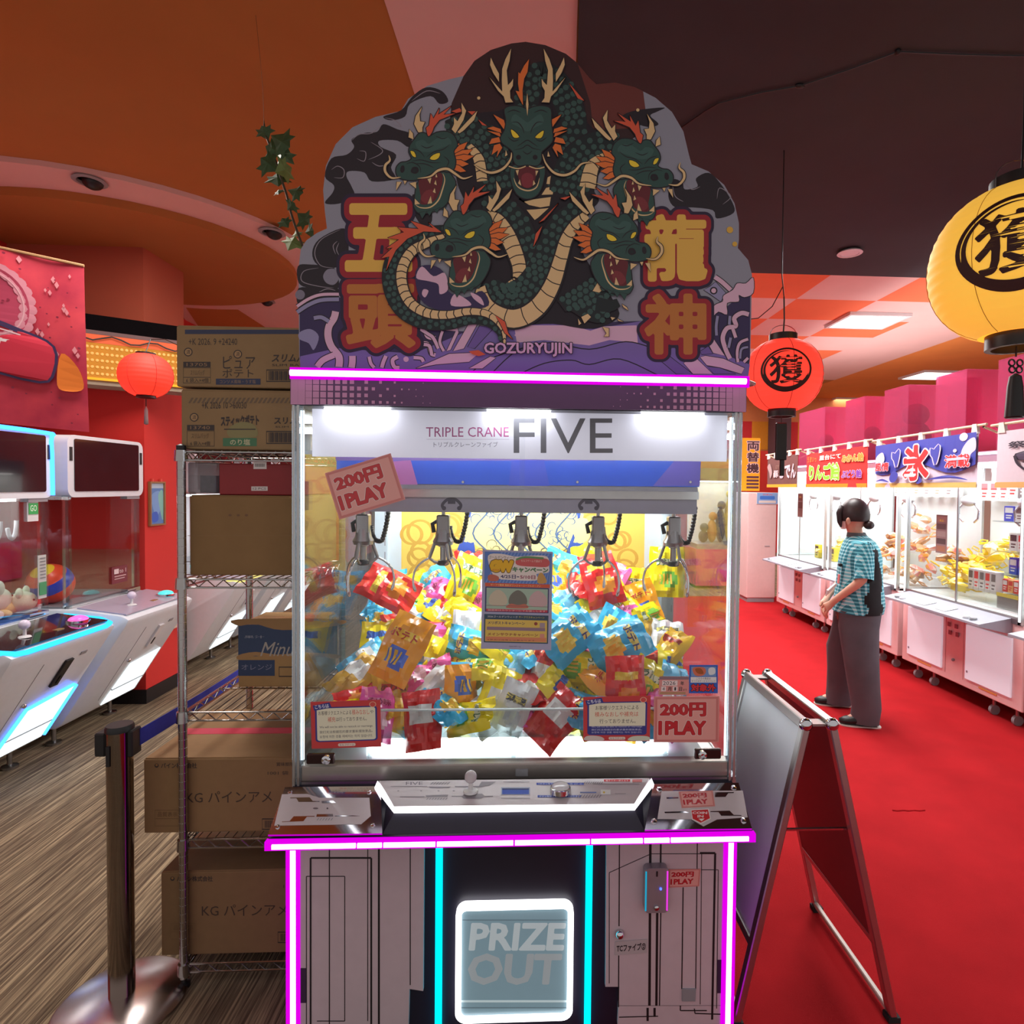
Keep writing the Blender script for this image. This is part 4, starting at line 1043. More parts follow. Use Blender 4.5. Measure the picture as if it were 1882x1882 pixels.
# control deck
def on_plane(p0, n):
    p0, n = Vector(p0), Vector(n).normalized()
    def f(px, py):
        d = ray(px, py); o = Vector((0, 0, EYE)); t = (p0 - o).dot(n) / d.dot(n)
        return o + d * t
    return f, n
DX0, DX1 = -0.632, 0.596
MB().prism([(1.68, 0.75), (1.502, 0.692), (1.502, 0.664), (1.68, 0.60)], lambda u, v, w_: Vector((DX0 + w_, u, v)), DX1 - DX0).build('control_deck', M_cabd, cr)
lb = MB().box(DX0 - 0.004, DX1 + 0.004, 1.488, 1.504, 0.668, 0.690).build('deck_light', M_mag2, cr)
seg = [490, 656, 704, 802, 945, 1085, 1182, 1231, 1386]
mb = MB()
for a, b in zip(seg, seg[1:]):
    xa, xb = at_y(a, 1545, 1.49).x + 0.012 * (a == 490), at_y(b, 1545, 1.49).x - 0.014 * (b == 1386)
    MB().box(xa + 0.002, xb - 0.002, 1.4835, 1.4885, 0.6735, 0.6845).build('light_segment', M_mag, lb)
SP, SN = on_plane((0, 1.64, 0.766), (0, -0.060, 0.14))
def slope_part(name, pts, m, th, parent, f=SP, n=SN, lift=0.0):
    v = [f(*p) + n * lift for p in pts]; k = len(v)
    tr = tessellate_polygon([[Vector(p) for p in v]])
    mb = MB().add(v + [p - n * th for p in v], [tuple(t) for t in tr] + [tuple(k + i for i in reversed(t)) for t in tr] + [(i, (i + 1) % k, k + (i + 1) % k, k + i) for i in range(k)])
    return mb.build(name, m, parent)
M_mirror = mat('mirror_steel', C(214, 206, 212), 0.06, 1.0, noise=0.02)
M_plate = mat('white_print_plate', C(206, 196, 200), 0.3, noise=0.02, coat=0.4)
ze = lambda x, y: (480 + x * 0.25505, 1390 + y * 0.25505)
zf = lambda x, y: (920 + x * 0.25505, 1390 + y * 0.25505)
lp = slope_part('left_deck_plate', [ze(172, 222), ze(860, 215), ze(872, 555), ze(48, 565)], M_mirror, 0.006, cr)
slope_part('plate_print', [ze(*p) for p in ((150, 275), (330, 272), (420, 300), (640, 300), (780, 300), (790, 430), (720, 490), (95, 500))], M_plate, 0.0006, lp, lift=0.0008)
for p4 in ([(210, 300), (350, 298), (372, 325), (422, 325), (420, 331), (270, 331), (255, 305), (210, 305)], [(150, 473), (205, 470), (235, 435), (385, 432), (385, 437), (330, 438), (305, 470), (150, 476)], [(402, 420), (515, 418), (520, 436), (398, 438)], [(436, 325), (520, 322), (540, 338), (438, 340)], [(530, 430), (660, 428), (715, 433), (530, 436)]):
    slope_part('chrome_inlay', [ze(*p) for p in p4], M_mirror, 0.0004, lp, lift=0.0014)
for k in range(6): slope_part('vent_mark', [ze(400 + k * 20, 464), ze(412 + k * 20, 448), ze(418 + k * 20, 448), ze(406 + k * 20, 464)], M_greyp, 0.0004, lp, lift=0.0014)
pr = Print(SP, SN, 0.0016); pr.circ(*ze(393, 378), 5, C(120, 110, 116), 1.6); pr.circ(*ze(478, 378), 1.6, C(90, 84, 90)); pr.build('plate_marks', lp)
for p in ((120, 510), (805, 500), (210, 262), (778, 262)):
    MB().lathe([(0.006, 0.0), (0.005, 0.003), (0.001, 0.004)], 10, SP(*ze(*p)), Vector((0, 0, 1)).rotation_difference(SN).to_matrix()).build('bolt', M_chrome, lp, smooth=40)
rp = slope_part('right_deck_plate', [zf(1100, 200), zf(1715, 190), zf(1812, 520), zf(1040, 530)], M_mirror, 0.006, cr)
slope_part('plate_print', [zf(*p) for p in ((1160, 252), (1745, 248), (1780, 440), (1560, 455), (1462, 505), (1375, 455), (1130, 452))], M_plate, 0.0006, rp, lift=0.0008)
for p4 in ([(1545, 262), (1680, 260), (1680, 267), (1640, 268), (1620, 295), (1545, 296)], [(1512, 398), (1650, 394), (1680, 425), (1735, 426), (1735, 431), (1590, 431), (1570, 404), (1512, 404)], [(1195, 298), (1280, 296), (1282, 306), (1197, 308)], [(1180, 402), (1330, 398), (1360, 410), (1184, 412)]):
    slope_part('chrome_inlay', [zf(*p) for p in p4], M_mirror, 0.0004, rp, lift=0.0014)
for p in ((1105, 470), (1750, 465), (1145, 238), (1680, 228)):
    MB().lathe([(0.008, 0.0), (0.007, 0.003), (0.001, 0.005)], 10, SP(*zf(*p)), Vector((0, 0, 1)).rotation_difference(SN).to_matrix()).build('bolt', M_chrome, rp, smooth=40)
pr = Print(SP, SN, 0.002)
pr.poly([zf(*p) for p in ((1368, 388), (1500, 380), (1516, 455), (1442, 492), (1378, 460))], C(236, 226, 226)); pr.poly([zf(*p) for p in ((1375, 394), (1494, 387), (1508, 450), (1442, 483), (1384, 454))], C(206, 30, 40))
pr.text('COIN', *zf(1382, 402), *zf(1488, 420), C(244, 230, 230), 0.03); pr.text('IN', *zf(1418, 427), *zf(1462, 445), C(244, 230, 230), 0.03); pr.poly([zf(*p) for p in ((1426, 454), (1470, 452), (1448, 472))], C(244, 230, 230))
pr.build('coin_in_sticker', rp)
# raised control unit
CP, CN = on_plane((0, 1.64, 0.778), (0, -0.030, 0.11))
top = [(697, 1435), (1194, 1430), (1166, 1477), (724, 1482)]
slope_part('control_panel', top, M_plate, 0.010, cr, CP, CN)
ed = [CP(*p) for p in ((693, 1437), (726, 1483), (1165, 1478), (1198, 1432))]
ed2 = [p + Vector((0, -0.012, -0.010)) for p in ed]; ed2[0] = ed[0] + Vector((-0.006, -0.004, -0.014)); ed2[3] = ed[3] + Vector((0.006, -0.004, -0.014))
mb = MB()
for i in range(3): mb.hexa([ed2[i], ed2[i + 1], ed2[i + 1] + Vector((0, 0.006, 0)), ed2[i] + Vector((0, 0.006, 0))], [ed[i], ed[i + 1], ed[i + 1] + Vector((0, 0.006, 0)), ed[i] + Vector((0, 0.006, 0))])
mb.build('panel_edge_light', M_wled, cr)
bx = [Vector((-0.352, 1.506, 0.694)), Vector((0.315, 1.506, 0.692))]
mb = MB(); A, B, Cc, D = [p - Vector((0, 0, 0.011)) for p in ed]
mb.add([A, B, Cc, D, Vector((A.x + 0.03, 1.60, 0.73)), bx[0], bx[1], Vector((D.x - 0.03, 1.60, 0.73)), Vector((A.x, 1.64, 0.74)), Vector((D.x, 1.64, 0.74))], [(0, 1, 5, 4), (1, 2, 6, 5), (2, 3, 7, 6), (0, 4, 8), (3, 9, 7), (4, 5, 6, 7)])
mb.build('panel_skirt', M_cabd, cr)
pr = Print(CP, CN, 0.0006)
GR = C(150, 144, 152); BL = C(70, 90, 180); RD = C(206, 40, 56)
pr.text('FIVE', 746, 1437, 777, 1443, C(120, 116, 126)); pr.rect(718, 1445, 785, 1446, GR)
for k in range(7): pr.poly([(790 + k * 5, 1442), (795 + k * 5, 1438), (798 + k * 5, 1438), (793 + k * 5, 1442)], GR)
pr.poly([(788, 1446), (829, 1446), (825, 1448.5), (790, 1448.5)], GR)
for pts in ([(836, 1445), (880, 1445), (885, 1437), (912, 1437), (900, 1444), (882, 1447), (836, 1447)], [(735, 1464), (780, 1464), (780, 1465.5), (735, 1465.5)], [(782, 1462), (824, 1461), (822, 1465), (784, 1465.5)], [(830, 1463), (850, 1463), (853, 1460), (886, 1459), (891, 1463), (906, 1463), (906, 1464.5), (890, 1465), (884, 1468), (852, 1468), (848, 1464.5), (830, 1464.5)]): pr.poly(pts, GR)
for k in range(8): pr.poly([(783 + k * 5, 1470), (786 + k * 5, 1467), (788 + k * 5, 1467), (785 + k * 5, 1470)], GR)
for x in (732, 774, 806, 834): pr.circ(x, 1454, 2, GR, 1)
pr.rect(921, 1447.5, 974, 1461, C(150, 160, 190)); pr.rect(923, 1449.5, 972, 1460, C(50, 84, 190)); pr.rect(923, 1449.5, 972, 1452, C(30, 44, 110))
pr.rect(921, 1467, 974, 1468, GR); pr.rect(925, 1437, 973, 1438, GR)
pr.rect(986, 1439, 1073, 1443, BL); pr.text('1ボタンをおす', 990, 1439.5, 1022, 1442.6, C(220, 224, 240)); pr.text('でうごく', 1036, 1439.5, 1070, 1442.6, C(220, 224, 240))
pr.rect(988, 1462, 1068, 1466, BL); pr.text('ボタンを押すとアームが下がります', 991, 1462.5, 1066, 1465.6, C(220, 224, 240))
pr.rect(1110, 1433, 1158, 1437, RD); pr.text('電子マネー使えます', 1113, 1433.6, 1155, 1436.6, C(244, 220, 220)); pr.rect(1162, 1433, 1180, 1438, C(214, 120, 120))
for k in range(9): pr.poly([(1072 + k * 4, 1441), (1075 + k * 4, 1437), (1077 + k * 4, 1437), (1074 + k * 4, 1441)], GR)
for k in range(9): pr.poly([(1060 + k * 5, 1467), (1064 + k * 5, 1461), (1066 + k * 5, 1461), (1062 + k * 5, 1467)], GR)
pr.rect(1066, 1456, 1096, 1458, C(110, 130, 190)); pr.rect(1104, 1452, 1122, 1461, C(236, 236, 236)); pr.circ(1110, 1457, 2, C(220, 190, 90)); pr.rect(1090, 1441, 1175, 1442, GR); pr.rect(1130, 1459, 1150, 1460, GR)
pr.build('panel_print', cr)
c_ = CP(865, 1455)
jy = MB().lathe([(0.020, 0.0), (0.019, 0.004), (0.007, 0.006), (0.006, 0.028)], 18, c_).build('joystick', M_white, cr, smooth=40)
MB().ball(c_ + Vector((0, 0, 0.040)), 0.0165, n=18, m=10).build('joystick_ball', mat('pearl_ball', C(196, 188, 194), 0.15, coat=0.5), jy, smooth=True)
c_ = CP(1030, 1455)
bt = MB().lathe([(0.028, 0.0), (0.027, 0.012), (0.024, 0.014)], 24, c_).build('push_button', M_chrome, cr, smooth=40)
MB().ball(c_ + Vector((0, 0, 0.013)), 0.0245, 0.0245, 0.010, 20, 8).build('button_cap', mat('white_cap', C(222, 220, 226), 0.2, coat=0.5), bt, smooth=True)

# ---- upper showcase
UY1 = 2.545
MB().box(CX0, CX1, CY0 + 0.005, UY1, 0.735, 0.752).build('showcase_sill', M_alu, cr)
MB().box(CX0 + 0.02, CX1 - 0.02, CY0 + 0.006, CY0 + 0.045, 0.752, 0.796).build('bottom_rail', mat('satin_rail', C(176, 168, 162), 0.35, 0.7, noise=0.04), cr, bevel=0.003)
MB().box(-0.02, 0.015, CY0 + 0.002, CY0 + 0.012, 0.762, 0.782).build('sliding_lock', M_greyp, cr)
for x0, x1 in ((CX0, CX0 + 0.026), (CX1 - 0.026, CX1)):
    pz = MB().box(x0, x1, CY0 + 0.002, CY0 + 0.022, 0.742, 1.792).build('corner_post', sheet('post_acrylic', (0.82, 0.90, 0.95, 1), 0.3, 0.08, 0.25, C(200, 214, 226)), cr, bevel=0.003)
    for xx in (x0 + 0.006, x1 - 0.008):
        MB().box(xx - 0.003, xx + 0.003, CY0 + 0.0, CY0 + 0.0025, 0.742, 1.79).build('post_trim', M_alu, pz)
    MB().box(x0 if x0 < 0 else x1 - 0.012, x0 + 0.012 if x0 < 0 else x1, UY1 - 0.03, UY1, 0.742, 1.792).build('rear_post', M_alu, cr)
MB().box(CX0 + 0.026, -0.002, CY0 + 0.024, CY0 + 0.030, 0.79, 1.79).build('sliding_glass', M_clear, cr)
MB().box(-0.016, CX1 - 0.026, CY0 + 0.012, CY0 + 0.018, 0.79, 1.79).build('sliding_glass', M_clear, cr)
M_side = sheet('side_acrylic', (0.95, 0.97, 0.97, 1), 0.10, 0.015)
MB().box(CX0 + 0.004, CX0 + 0.010, CY0 + 0.03, UY1 - 0.02, 0.752, 1.79).build('side_glass', M_side, cr)
MB().box(CX1 - 0.010, CX1 - 0.004, CY0 + 0.03, UY1 - 0.02, 0.752, 1.79).build('side_glass', M_side, cr)
for s, px in ((1, 590), (-1, 1300)):
    c_ = at_y(px, 1393 if s > 0 else 1384, CY0 + 0.008)
    lk = MB().box(c_.x - 0.038, c_.x + 0.038, CY0 + 0.0, CY0 + 0.012, c_.z - 0.015, c_.z + 0.014).build('glass_lock', mat('dark_bronze', C(70, 50, 50), 0.25, 0.8), cr, bevel=0.003)
    MB().lathe([(0.013, 0), (0.012, 0.008), (0.006, 0.010), (0.005, 0.004)], 16, (c_.x + s * 0.018, CY0, c_.z), Matrix.Rotation(R_(90), 3, 'X')).build('lock_barrel', M_chrome, lk, smooth=40)
# roof, header strip with printed squares
MB().box(CX0 + 0.004, CX1 - 0.004, CY0 + 0.01, UY1, 1.79, 1.868).build('roof', M_cabd, cr)
M_head = mat('purple_header', C(96, 62, 104), 0.4, noise=0.04)
hd = MB().box(CX0 - 0.002, CX1 + 0.008, CY0 + 0.0, CY0 + 0.012, 1.792, 1.864).build('header', M_head, cr)
SQ = [(8, [0, 1, 2, 3, 4, 5, 6, 7, 8, 10, 12, 14, 18]), (9, [0, 1, 2, 3, 4, 5, 6, 7, 8, 9, 10, 11, 13, 15, 16, 17]), (8, [0, 1, 2, 3, 4, 5, 6, 7, 8, 9, 10, 12, 14, 17, 18]), (8, [0, 1, 2, 3, 4, 5, 6, 7, 8, 9, 10, 11, 12, 13, 14, 15, 18, 19])]
pr = Print(lambda x, y: Vector((x, CY0, y)), (0, -1, 0))
for r in range(4):
    z = 1.8555 - r * 0.0182
    for k in SQ[r][1]:
        s = 0.0192 * (0.99 if k < 2 else max(0.12, 0.97 - (k - 1) * 0.052)) / 2
        for sg, xe in ((1, CX0), (-1, CX1 + 0.006)):
            x = xe + sg * (0.009 + k * 0.0192)
            pr.rect(x - s, z - s, x + s, z + s, C(206, 148, 186))
tag(pr.build('header_print', hd), kind='stuff')
tl = MB().box(CX0 - 0.002, CX1 + 0.014, CY0 - 0.004, CY0 + 0.008, 1.860, 1.891).build('top_light', M_mag2, cr)
MB().tube([(CX0 + 0.0, CY0 - 0.005, 1.876), (CX1 + 0.004, CY0 - 0.005, 1.876)], 0.0085, 8).build('light_core', M_mag, tl)
MB().tube([(CX1 + 0.012, CY0, 1.876), (CX1 + 0.04, CY0 + 0.03, 1.876), (CX1 + 0.05, CY0 + 0.12, 1.885), (CX1 + 0.02, CY0 + 0.3, 1.872)], 0.006, 6).build('light_cable', mat('clear_cable', C(190, 150, 150), 0.4), cr)
# lit name board behind the glass
nb = MB().box(CX0 + 0.03, CX1 - 0.02, CY0 + 0.075, CY0 + 0.083, 1.655, 1.79).build('name_board', mat('pearl_board', C(214, 214, 228), 0.35, noise=0.02, emit=0.34, ecol=(0.8, 0.8, 0.95, 1)), cr)
pr = Print(plane_y(CY0 + 0.075), (0, -1, 0))
pr.text('TRIPLE CRANE', 783, 785, 935, 803, C(196, 96, 160)); pr.text('トリプルクレーンファイブ', 797, 812, 915, 822, C(150, 146, 160)); pr.rect(784, 807, 936, 807.5, C(190, 170, 190))
pr.text('FIVE', 944, 769, 1126, 833, C(112, 112, 122), 0.008); pr.build('name_print', nb)
for xx in (-0.47, -0.02, 0.42):
    l = MB().box(xx - 0.09, xx + 0.09, CY0 + 0.036, CY0 + 0.052, 1.774, 1.788).build('name_board_lamp', emis('board_lamp', (0.95, 0.98, 1, 1), 14), cr)
for yy in (1.95, 2.35):
    MB().box(CX0 + 0.06, CX1 - 0.06, yy - 0.02, yy + 0.02, 1.772, 1.788).build('ceiling_lamp', emis('case_lamp', (0.94, 0.99, 1, 1), 58), cr)
for xx in (CX0 + 0.016, CX1 - 0.02):
    MB().box(xx - 0.004, xx + 0.004, CY0 + 0.034, CY0 + 0.042, 0.80, 1.78).build('post_lamp', emis('post_lamp', (0.92, 0.98, 1, 1), 3.2), cr)
# back wall with printed scene
bk = MB().box(CX0 + 0.01, CX1 - 0.01, 2.53, 2.542, 0.752, 1.79).build('back_wall', mat('white_panel', C(214, 222, 224), 0.4, noise=0.02), cr)
BX0, BX1 = at_y(738, 950, 2.53).x, at_y(1185, 950, 2.53).x
pr = Print(lambda x, y: Vector((BX0 + (BX1 - BX0) * x, 2.53, 1.70 - 0.72 * y)), (0, -1, 0))
YL, YD, YP, BU = C(240, 204, 92), C(206, 160, 60), C(250, 240, 150), C(52, 84, 170)
pr.rect(0, 0, 1, 1, YL)
random.seed(21)
for i in range(34):
    x = random.choice((random.uniform(0.02, 0.26), random.uniform(0.74, 0.98))); y = random.uniform(0.05, 0.95); r = random.uniform(0.03, 0.05)
    pr.line([(x + r * math.cos(2 * PI * k / 20), y + 1.35 * r * math.sin(2 * PI * k / 20)) for k in range(20)], 0.014, YD, True)
pr.blob([(0.3, 0.2), (0.5, 0.15), (0.70, 0.2), (0.72, 0.5), (0.5, 0.55), (0.28, 0.5)], YP)
pr.blob([(0.26, 0.55), (0.5, 0.58), (0.74, 0.55), (0.74, 0.8), (0.5, 0.85), (0.26, 0.8)], C(232, 176, 70))
for sx in (0.27, 0.72):
    pr.blob([(sx - 0.05, 0.1), (sx + 0.05, 0.1), (sx + 0.01, 0.35), (sx + 0.03, 0.6), (sx - 0.02, 0.9), (sx - 0.05, 0.6), (sx + 0.0, 0.35)], BU)
    pr.curve([(sx - 0.02, 0.12), (sx + 0.02, 0.3), (sx - 0.01, 0.5)], 0.012, YP); pr.blob([(sx - 0.02, 0.38), (sx + 0.04, 0.36), (sx + 0.05, 0.47), (sx + 0.0, 0.5)], YP)
for k in range(110):     # line drawing of coiled dragons
    x, y = random.uniform(0.30, 0.70), random.uniform(0.2, 0.8); r = random.uniform(0.012, 0.035); a0 = random.uniform(0, 6.28); n = 9
    pts = [(x + r * (1 - 0.05 * q) * math.cos(a0 + q * 0.55), y + r * 1.3 * (1 - 0.05 * q) * math.sin(a0 + q * 0.55)) for q in range(n)]
    pr.line(pts, 0.0045, C(70, 100, 150) if y < 0.5 else C(110, 96, 80), taper=2)
for k in range(5):
    x0 = 0.32 + k * 0.085
    pr.curve([(x0, 0.75), (x0 + 0.05, 0.6), (x0 - 0.03, 0.45), (x0 + 0.04, 0.3), (x0, 0.22)], 0.007, C(80, 104, 140))
pr.build('back_print', bk)
for px in (700, 1225):
    x = at_y(px, 950, 2.52).x
    s_ = MB().box(x - 0.02, x + 0.03, 2.50, 2.53, 0.76, 1.78).build('back_rail', mat('white_rail', C(206, 220, 226), 0.35, noise=0.02), cr)
    for k in range(12): MB().box(x + 0.02, x + 0.024, 2.499, 2.50, 1.05 + k * 0.055, 1.08 + k * 0.055).build('slot', M_greyp, s_)
# travelling gantry
GX0, GX1, GY = -0.572, 0.540, 1.86
ga = MB().box(GX0, GX1, GY, GY + 0.09, 1.494, 1.585).build('gantry_beam', mat('gantry_grey', C(150, 146, 158), 0.4, 0.2, noise=0.03), cr)
MB().box(GX0, GX1, GY - 0.008, GY + 0.09, 1.565, 1.578).build('beam_lip', M_greyp, ga); MB().box(GX0 + 0.0, GX1 + 0.005, GY - 0.004, GY + 0.02, 1.540, 1.565).build('beam_rail', M_alu, ga)
gb = MB().box(GX0 - 0.004, GX1 + 0.006, GY - 0.002, GY + 0.02, 1.580, 1.664).build('gantry_cover', mat('blue_cover', C(58, 104, 226), 0.3, noise=0.03, coat=0.3), ga)
pr = Print(plane_y(GY - 0.002), (0, -1, 0))
pr.rect(617, 837, 1290, 846.5, C(150, 124, 196)); pr.poly([(715, 848), (755, 846), (768, 892), (735, 892)], C(206, 130, 196)); pr.poly([(1240, 846), (1288, 846), (1286, 893), (1200, 893)], C(120, 110, 206)); pr.poly([(940, 846), (1000, 846), (1010, 893), (935, 893)], C(84, 104, 220))
pr.build('cover_print', gb)
for px in (851, 1061, 1268):
    c_ = at_y(px, 886, GY); MB().lathe([(0.005, 0), (0.004, 0.003)], 10, (c_.x, GY - 0.003, c_.z), Matrix.Rotation(R_(90), 3, 'X')).build('bolt', M_chrome, gb, smooth=40)
pr = Print(plane_y(GY), (0, -1, 0), 0.0006)
for cx_ in (830, 1082):
    pr.curve([(cx_ - 14, 936), (cx_ - 17, 928), (cx_ - 9, 919), (cx_, 917), (cx_ + 9, 919), (cx_ + 17, 928), (cx_ + 14, 936)], 5.5, C(60, 54, 66)); pr.rect(cx_ - 7, 915, cx_ + 7, 926, C(60, 54, 66)); pr.circ(cx_ - 14, 934, 4, C(60, 54, 66)); pr.circ(cx_ + 14, 934, 4, C(60, 54, 66))
pr.build('claw_emblems', ga)
# the five claws
M_clawg = mat('claw_grey', C(150, 146, 148), 0.3, 0.8, noise=0.05)
CYC = GY + 0.085
for i, px in enumerate((668, 815, 958, 1099, 1238)):
    x = at_y(px, 960, CYC).x
    cw = MB().tube([(x, CYC, 1.50), (x, CYC, 1.40)], 0.006, 8).build('claw', M_steel, cr)
    MB().box(x - 0.020, x + 0.020, CYC - 0.02, CYC + 0.02, 1.42, 1.482).build('motor_housing', M_clawg, cw, bevel=0.004)
    MB().lathe([(0.030, 0.0), (0.034, 0.012), (0.026, 0.026), (0.022, 0.05)], 18, (x, CYC, 1.385)).build('collar', M_clawg, cw, smooth=40)
    MB().lathe([(0.010, -0.06), (0.010, 0.0), (0.016, 0.002), (0.016, 0.02)], 14, (x, CYC, 1.378)).build('plunger', M_steel, cw, smooth=40)
    MB().lathe([(0.014, 0.0), (0.020, 0.004), (0.016, 0.016), (0.010, 0.018)], 14, (x, CYC, 1.318)).build('hub', M_black, cw, smooth=40)
    tw = (0.3, 0.0, 0.5, 0.15, 0.8)[i]
    for k in range(3):
        a = tw + 2 * PI * k / 3 + (PI if i % 2 else 0)
        d = Vector((math.cos(a), math.sin(a), 0)); b0 = Vector((x, CYC, 0))
        br = MB().tube([b0 + d * 0.024 + Vector((0, 0, 1.40)), b0 + d * 0.036 + Vector((0, 0, 1.365)), b0 + d * 0.044 + Vector((0, 0, 1.342))], 0.0055, 8).build('arm_bracket', M_clawg, cw)
        MB().tube([b0 + d * 0.014 + Vector((0, 0, 1.325)), b0 + d * 0.03 + Vector((0, 0, 1.33)), b0 + d * 0.044 + Vector((0, 0, 1.342))], 0.0045, 6).build('link', M_clawg, br)
        pg = [(0.044, 1.342), (0.068, 1.328), (0.088, 1.305), (0.096, 1.275), (0.094, 1.25), (0.088, 1.232)]
        MB().tube([b0 + d * r + Vector((0, 0, z)) for r, z in smooth_pts(pg, 3, False)], [0.0036] * 12 + [0.005, 0.0056, 0.005, 0.0035], 8).build('prong', M_chrome, br, smooth=True)
    hp = []
    for q in range(60):
        t_ = q / 59; ang = PI * t_
        cxh = x + 0.036 + 0.026 * math.cos(PI - ang) if t_ > 0 else x
        hx = x + 0.020 + 0.058 * (1 - math.cos(ang * 0.92)) / 2; hz = 1.445 - 0.052 * math.sin(ang) + 0.07 * max(0, t_ - 0.62) / 0.38
        hp.append(Vector((hx, CYC + 0.018, hz)))
    MB().tube(hp, [0.0062 if q % 2 else 0.0086 for q in range(60)], 8).build('coiled_hose', M_black, cw)
    MB().tube([(x - 0.018, CYC, 1.462), (x - 0.036, CYC + 0.005, 1.452), (x - 0.030, CYC, 1.425)], 0.007, 8).build('cable_boot', M_black, cw, smooth=True)
# clear prize deck, barrier and light tray under it
MB().box(CX0 + 0.06, CX1 - 0.06, 1.775, 2.52, 0.826, 0.832).build('prize_deck', M_clear2, cr)
MB().box(CX0 + 0.045, CX1 - 0.045, 1.768, 1.774, 0.826, 0.912).build('deck_barrier', M_clear, cr)
MB().box(CX0 + 0.045, CX1 - 0.045, 1.764, 1.776, 0.910, 0.914).build('barrier_edge', mat('acrylic_edge', C(210, 226, 230), 0.2, noise=0.02), cr)
for px in (680, 944, 1222):
    x = at_y(px, 1380, 1.78).x
    MB().box(x - 0.006, x + 0.006, 1.765, 1.779, 0.756, 0.828).build('deck_leg', M_clear2, cr)
tr_ = MB().box(CX0 + 0.05, CX1 - 0.05, 1.74, 2.52, 0.752, 0.760).build('light_tray', mat('tray_white', C(206, 222, 226), 0.4, noise=0.02), cr)
MB().prism(rrect(-0.475, 1.80, 0.455, 2.45, 0.05), lambda u, v, w_: Vector((u, v, 0.760 + w_)), 0.012).build('tray_lamp', emis('tray_lamp', (0.93, 0.99, 1, 1), 5), tr_)
# low white heap-former the bags lie on
MB().add([(-0.5, 1.90, 0.84), (0.46, 1.90, 0.84), (0.46, 2.49, 0.84), (-0.5, 2.49, 0.84), (-0.5, 2.30, 1.10), (0.46, 2.30, 1.10), (0.46, 2.49, 1.14), (-0.5, 2.49, 1.14)], [(0, 3, 2, 1), (0, 1, 5, 4), (4, 5, 6, 7), (1, 2, 6, 5), (3, 0, 4, 7), (2, 3, 7, 6)]).build('heap_ramp', sheet('ramp_acrylic', (0.9, 0.95, 0.96, 1), 0.15, 0.05, 0.35, C(200, 210, 216)), cr)

# ---- notices on the glass and cabinet: each its own thing
def card(name, corners, y, th, m, label, cat='notice', f=None):
    """corners: the four corners of the sheet; art is drawn in its own 0..1 coordinates"""
    P = [at_y(px, py, y) if f is None else f(px, py) for px, py in corners]
    nrm = (P[3] - P[0]).cross(P[1] - P[0]).normalized()
    if nrm.y > 0: nrm = -nrm
    b = (P[2] + P[3]) / 2
    t = thing(name, b, label, cat)
    P2 = [p + nrm * th for p in P]
    MB().hexa([P[0], P[1], P[2], P[3]], [P2[0], P2[1], P2[2], P2[3]]).build('card', m, t)
    pr = Print(lambda x, y_: P2[0].lerp(P2[1], x).lerp(P2[3].lerp(P2[2], x), y_), nrm, 0.0003)
    return t, pr
GYf = CY0 + 0.010
M_pc = mat('pink_card', C(226, 152, 146), 0.4, noise=0.02)
PK, PKD, RED, DRK = C(236, 168, 160), C(214, 128, 124), C(200, 44, 52), C(110, 24, 34)
def price(corners, y, label, f=None, th=0.0012):
    t, p = card('price_sticker', corners, y, th, M_pc, label, 'price tag', f)
    p.rect(0.02, 0.02, 0.98, 0.98, PKD); p.rect(0.05, 0.06, 0.95, 0.94, PK)
    p.text('200円', 0.09, 0.13, 0.80, 0.44, RED, 0.05, [(0.035, C(250, 226, 220)), (0.012, DRK)])
    p.text('1PLAY', 0.07, 0.53, 0.80, 0.84, RED, 0.05, [(0.035, C(250, 226, 220)), (0.012, DRK)])
    p.build('sticker_print', t, GLOSSY_PRINT)
price([(597, 870), (718, 833), (745, 918), (624, 955)], CY0 - 0.001 + 0.012, 'tilted pink 200-yen price card at the upper left of the glass')
price([(1202, 1280), (1322, 1279), (1321, 1364), (1201, 1364)], GYf, 'pink 200-yen price card at the lower right corner of the glass')
price([zf(1282, 258), zf(1528, 250), zf(1545, 362), zf(1305, 375)], 0, 'small glossy pink 200-yen sticker lying on the right deck plate above the red arrow', SP, 0.0022)
price([cq(1205, 770), cq(1435, 768), cq(1425, 892), cq(1200, 902)], CY0 - 0.009, 'small pink 200-yen sticker beside the coin mechanism')
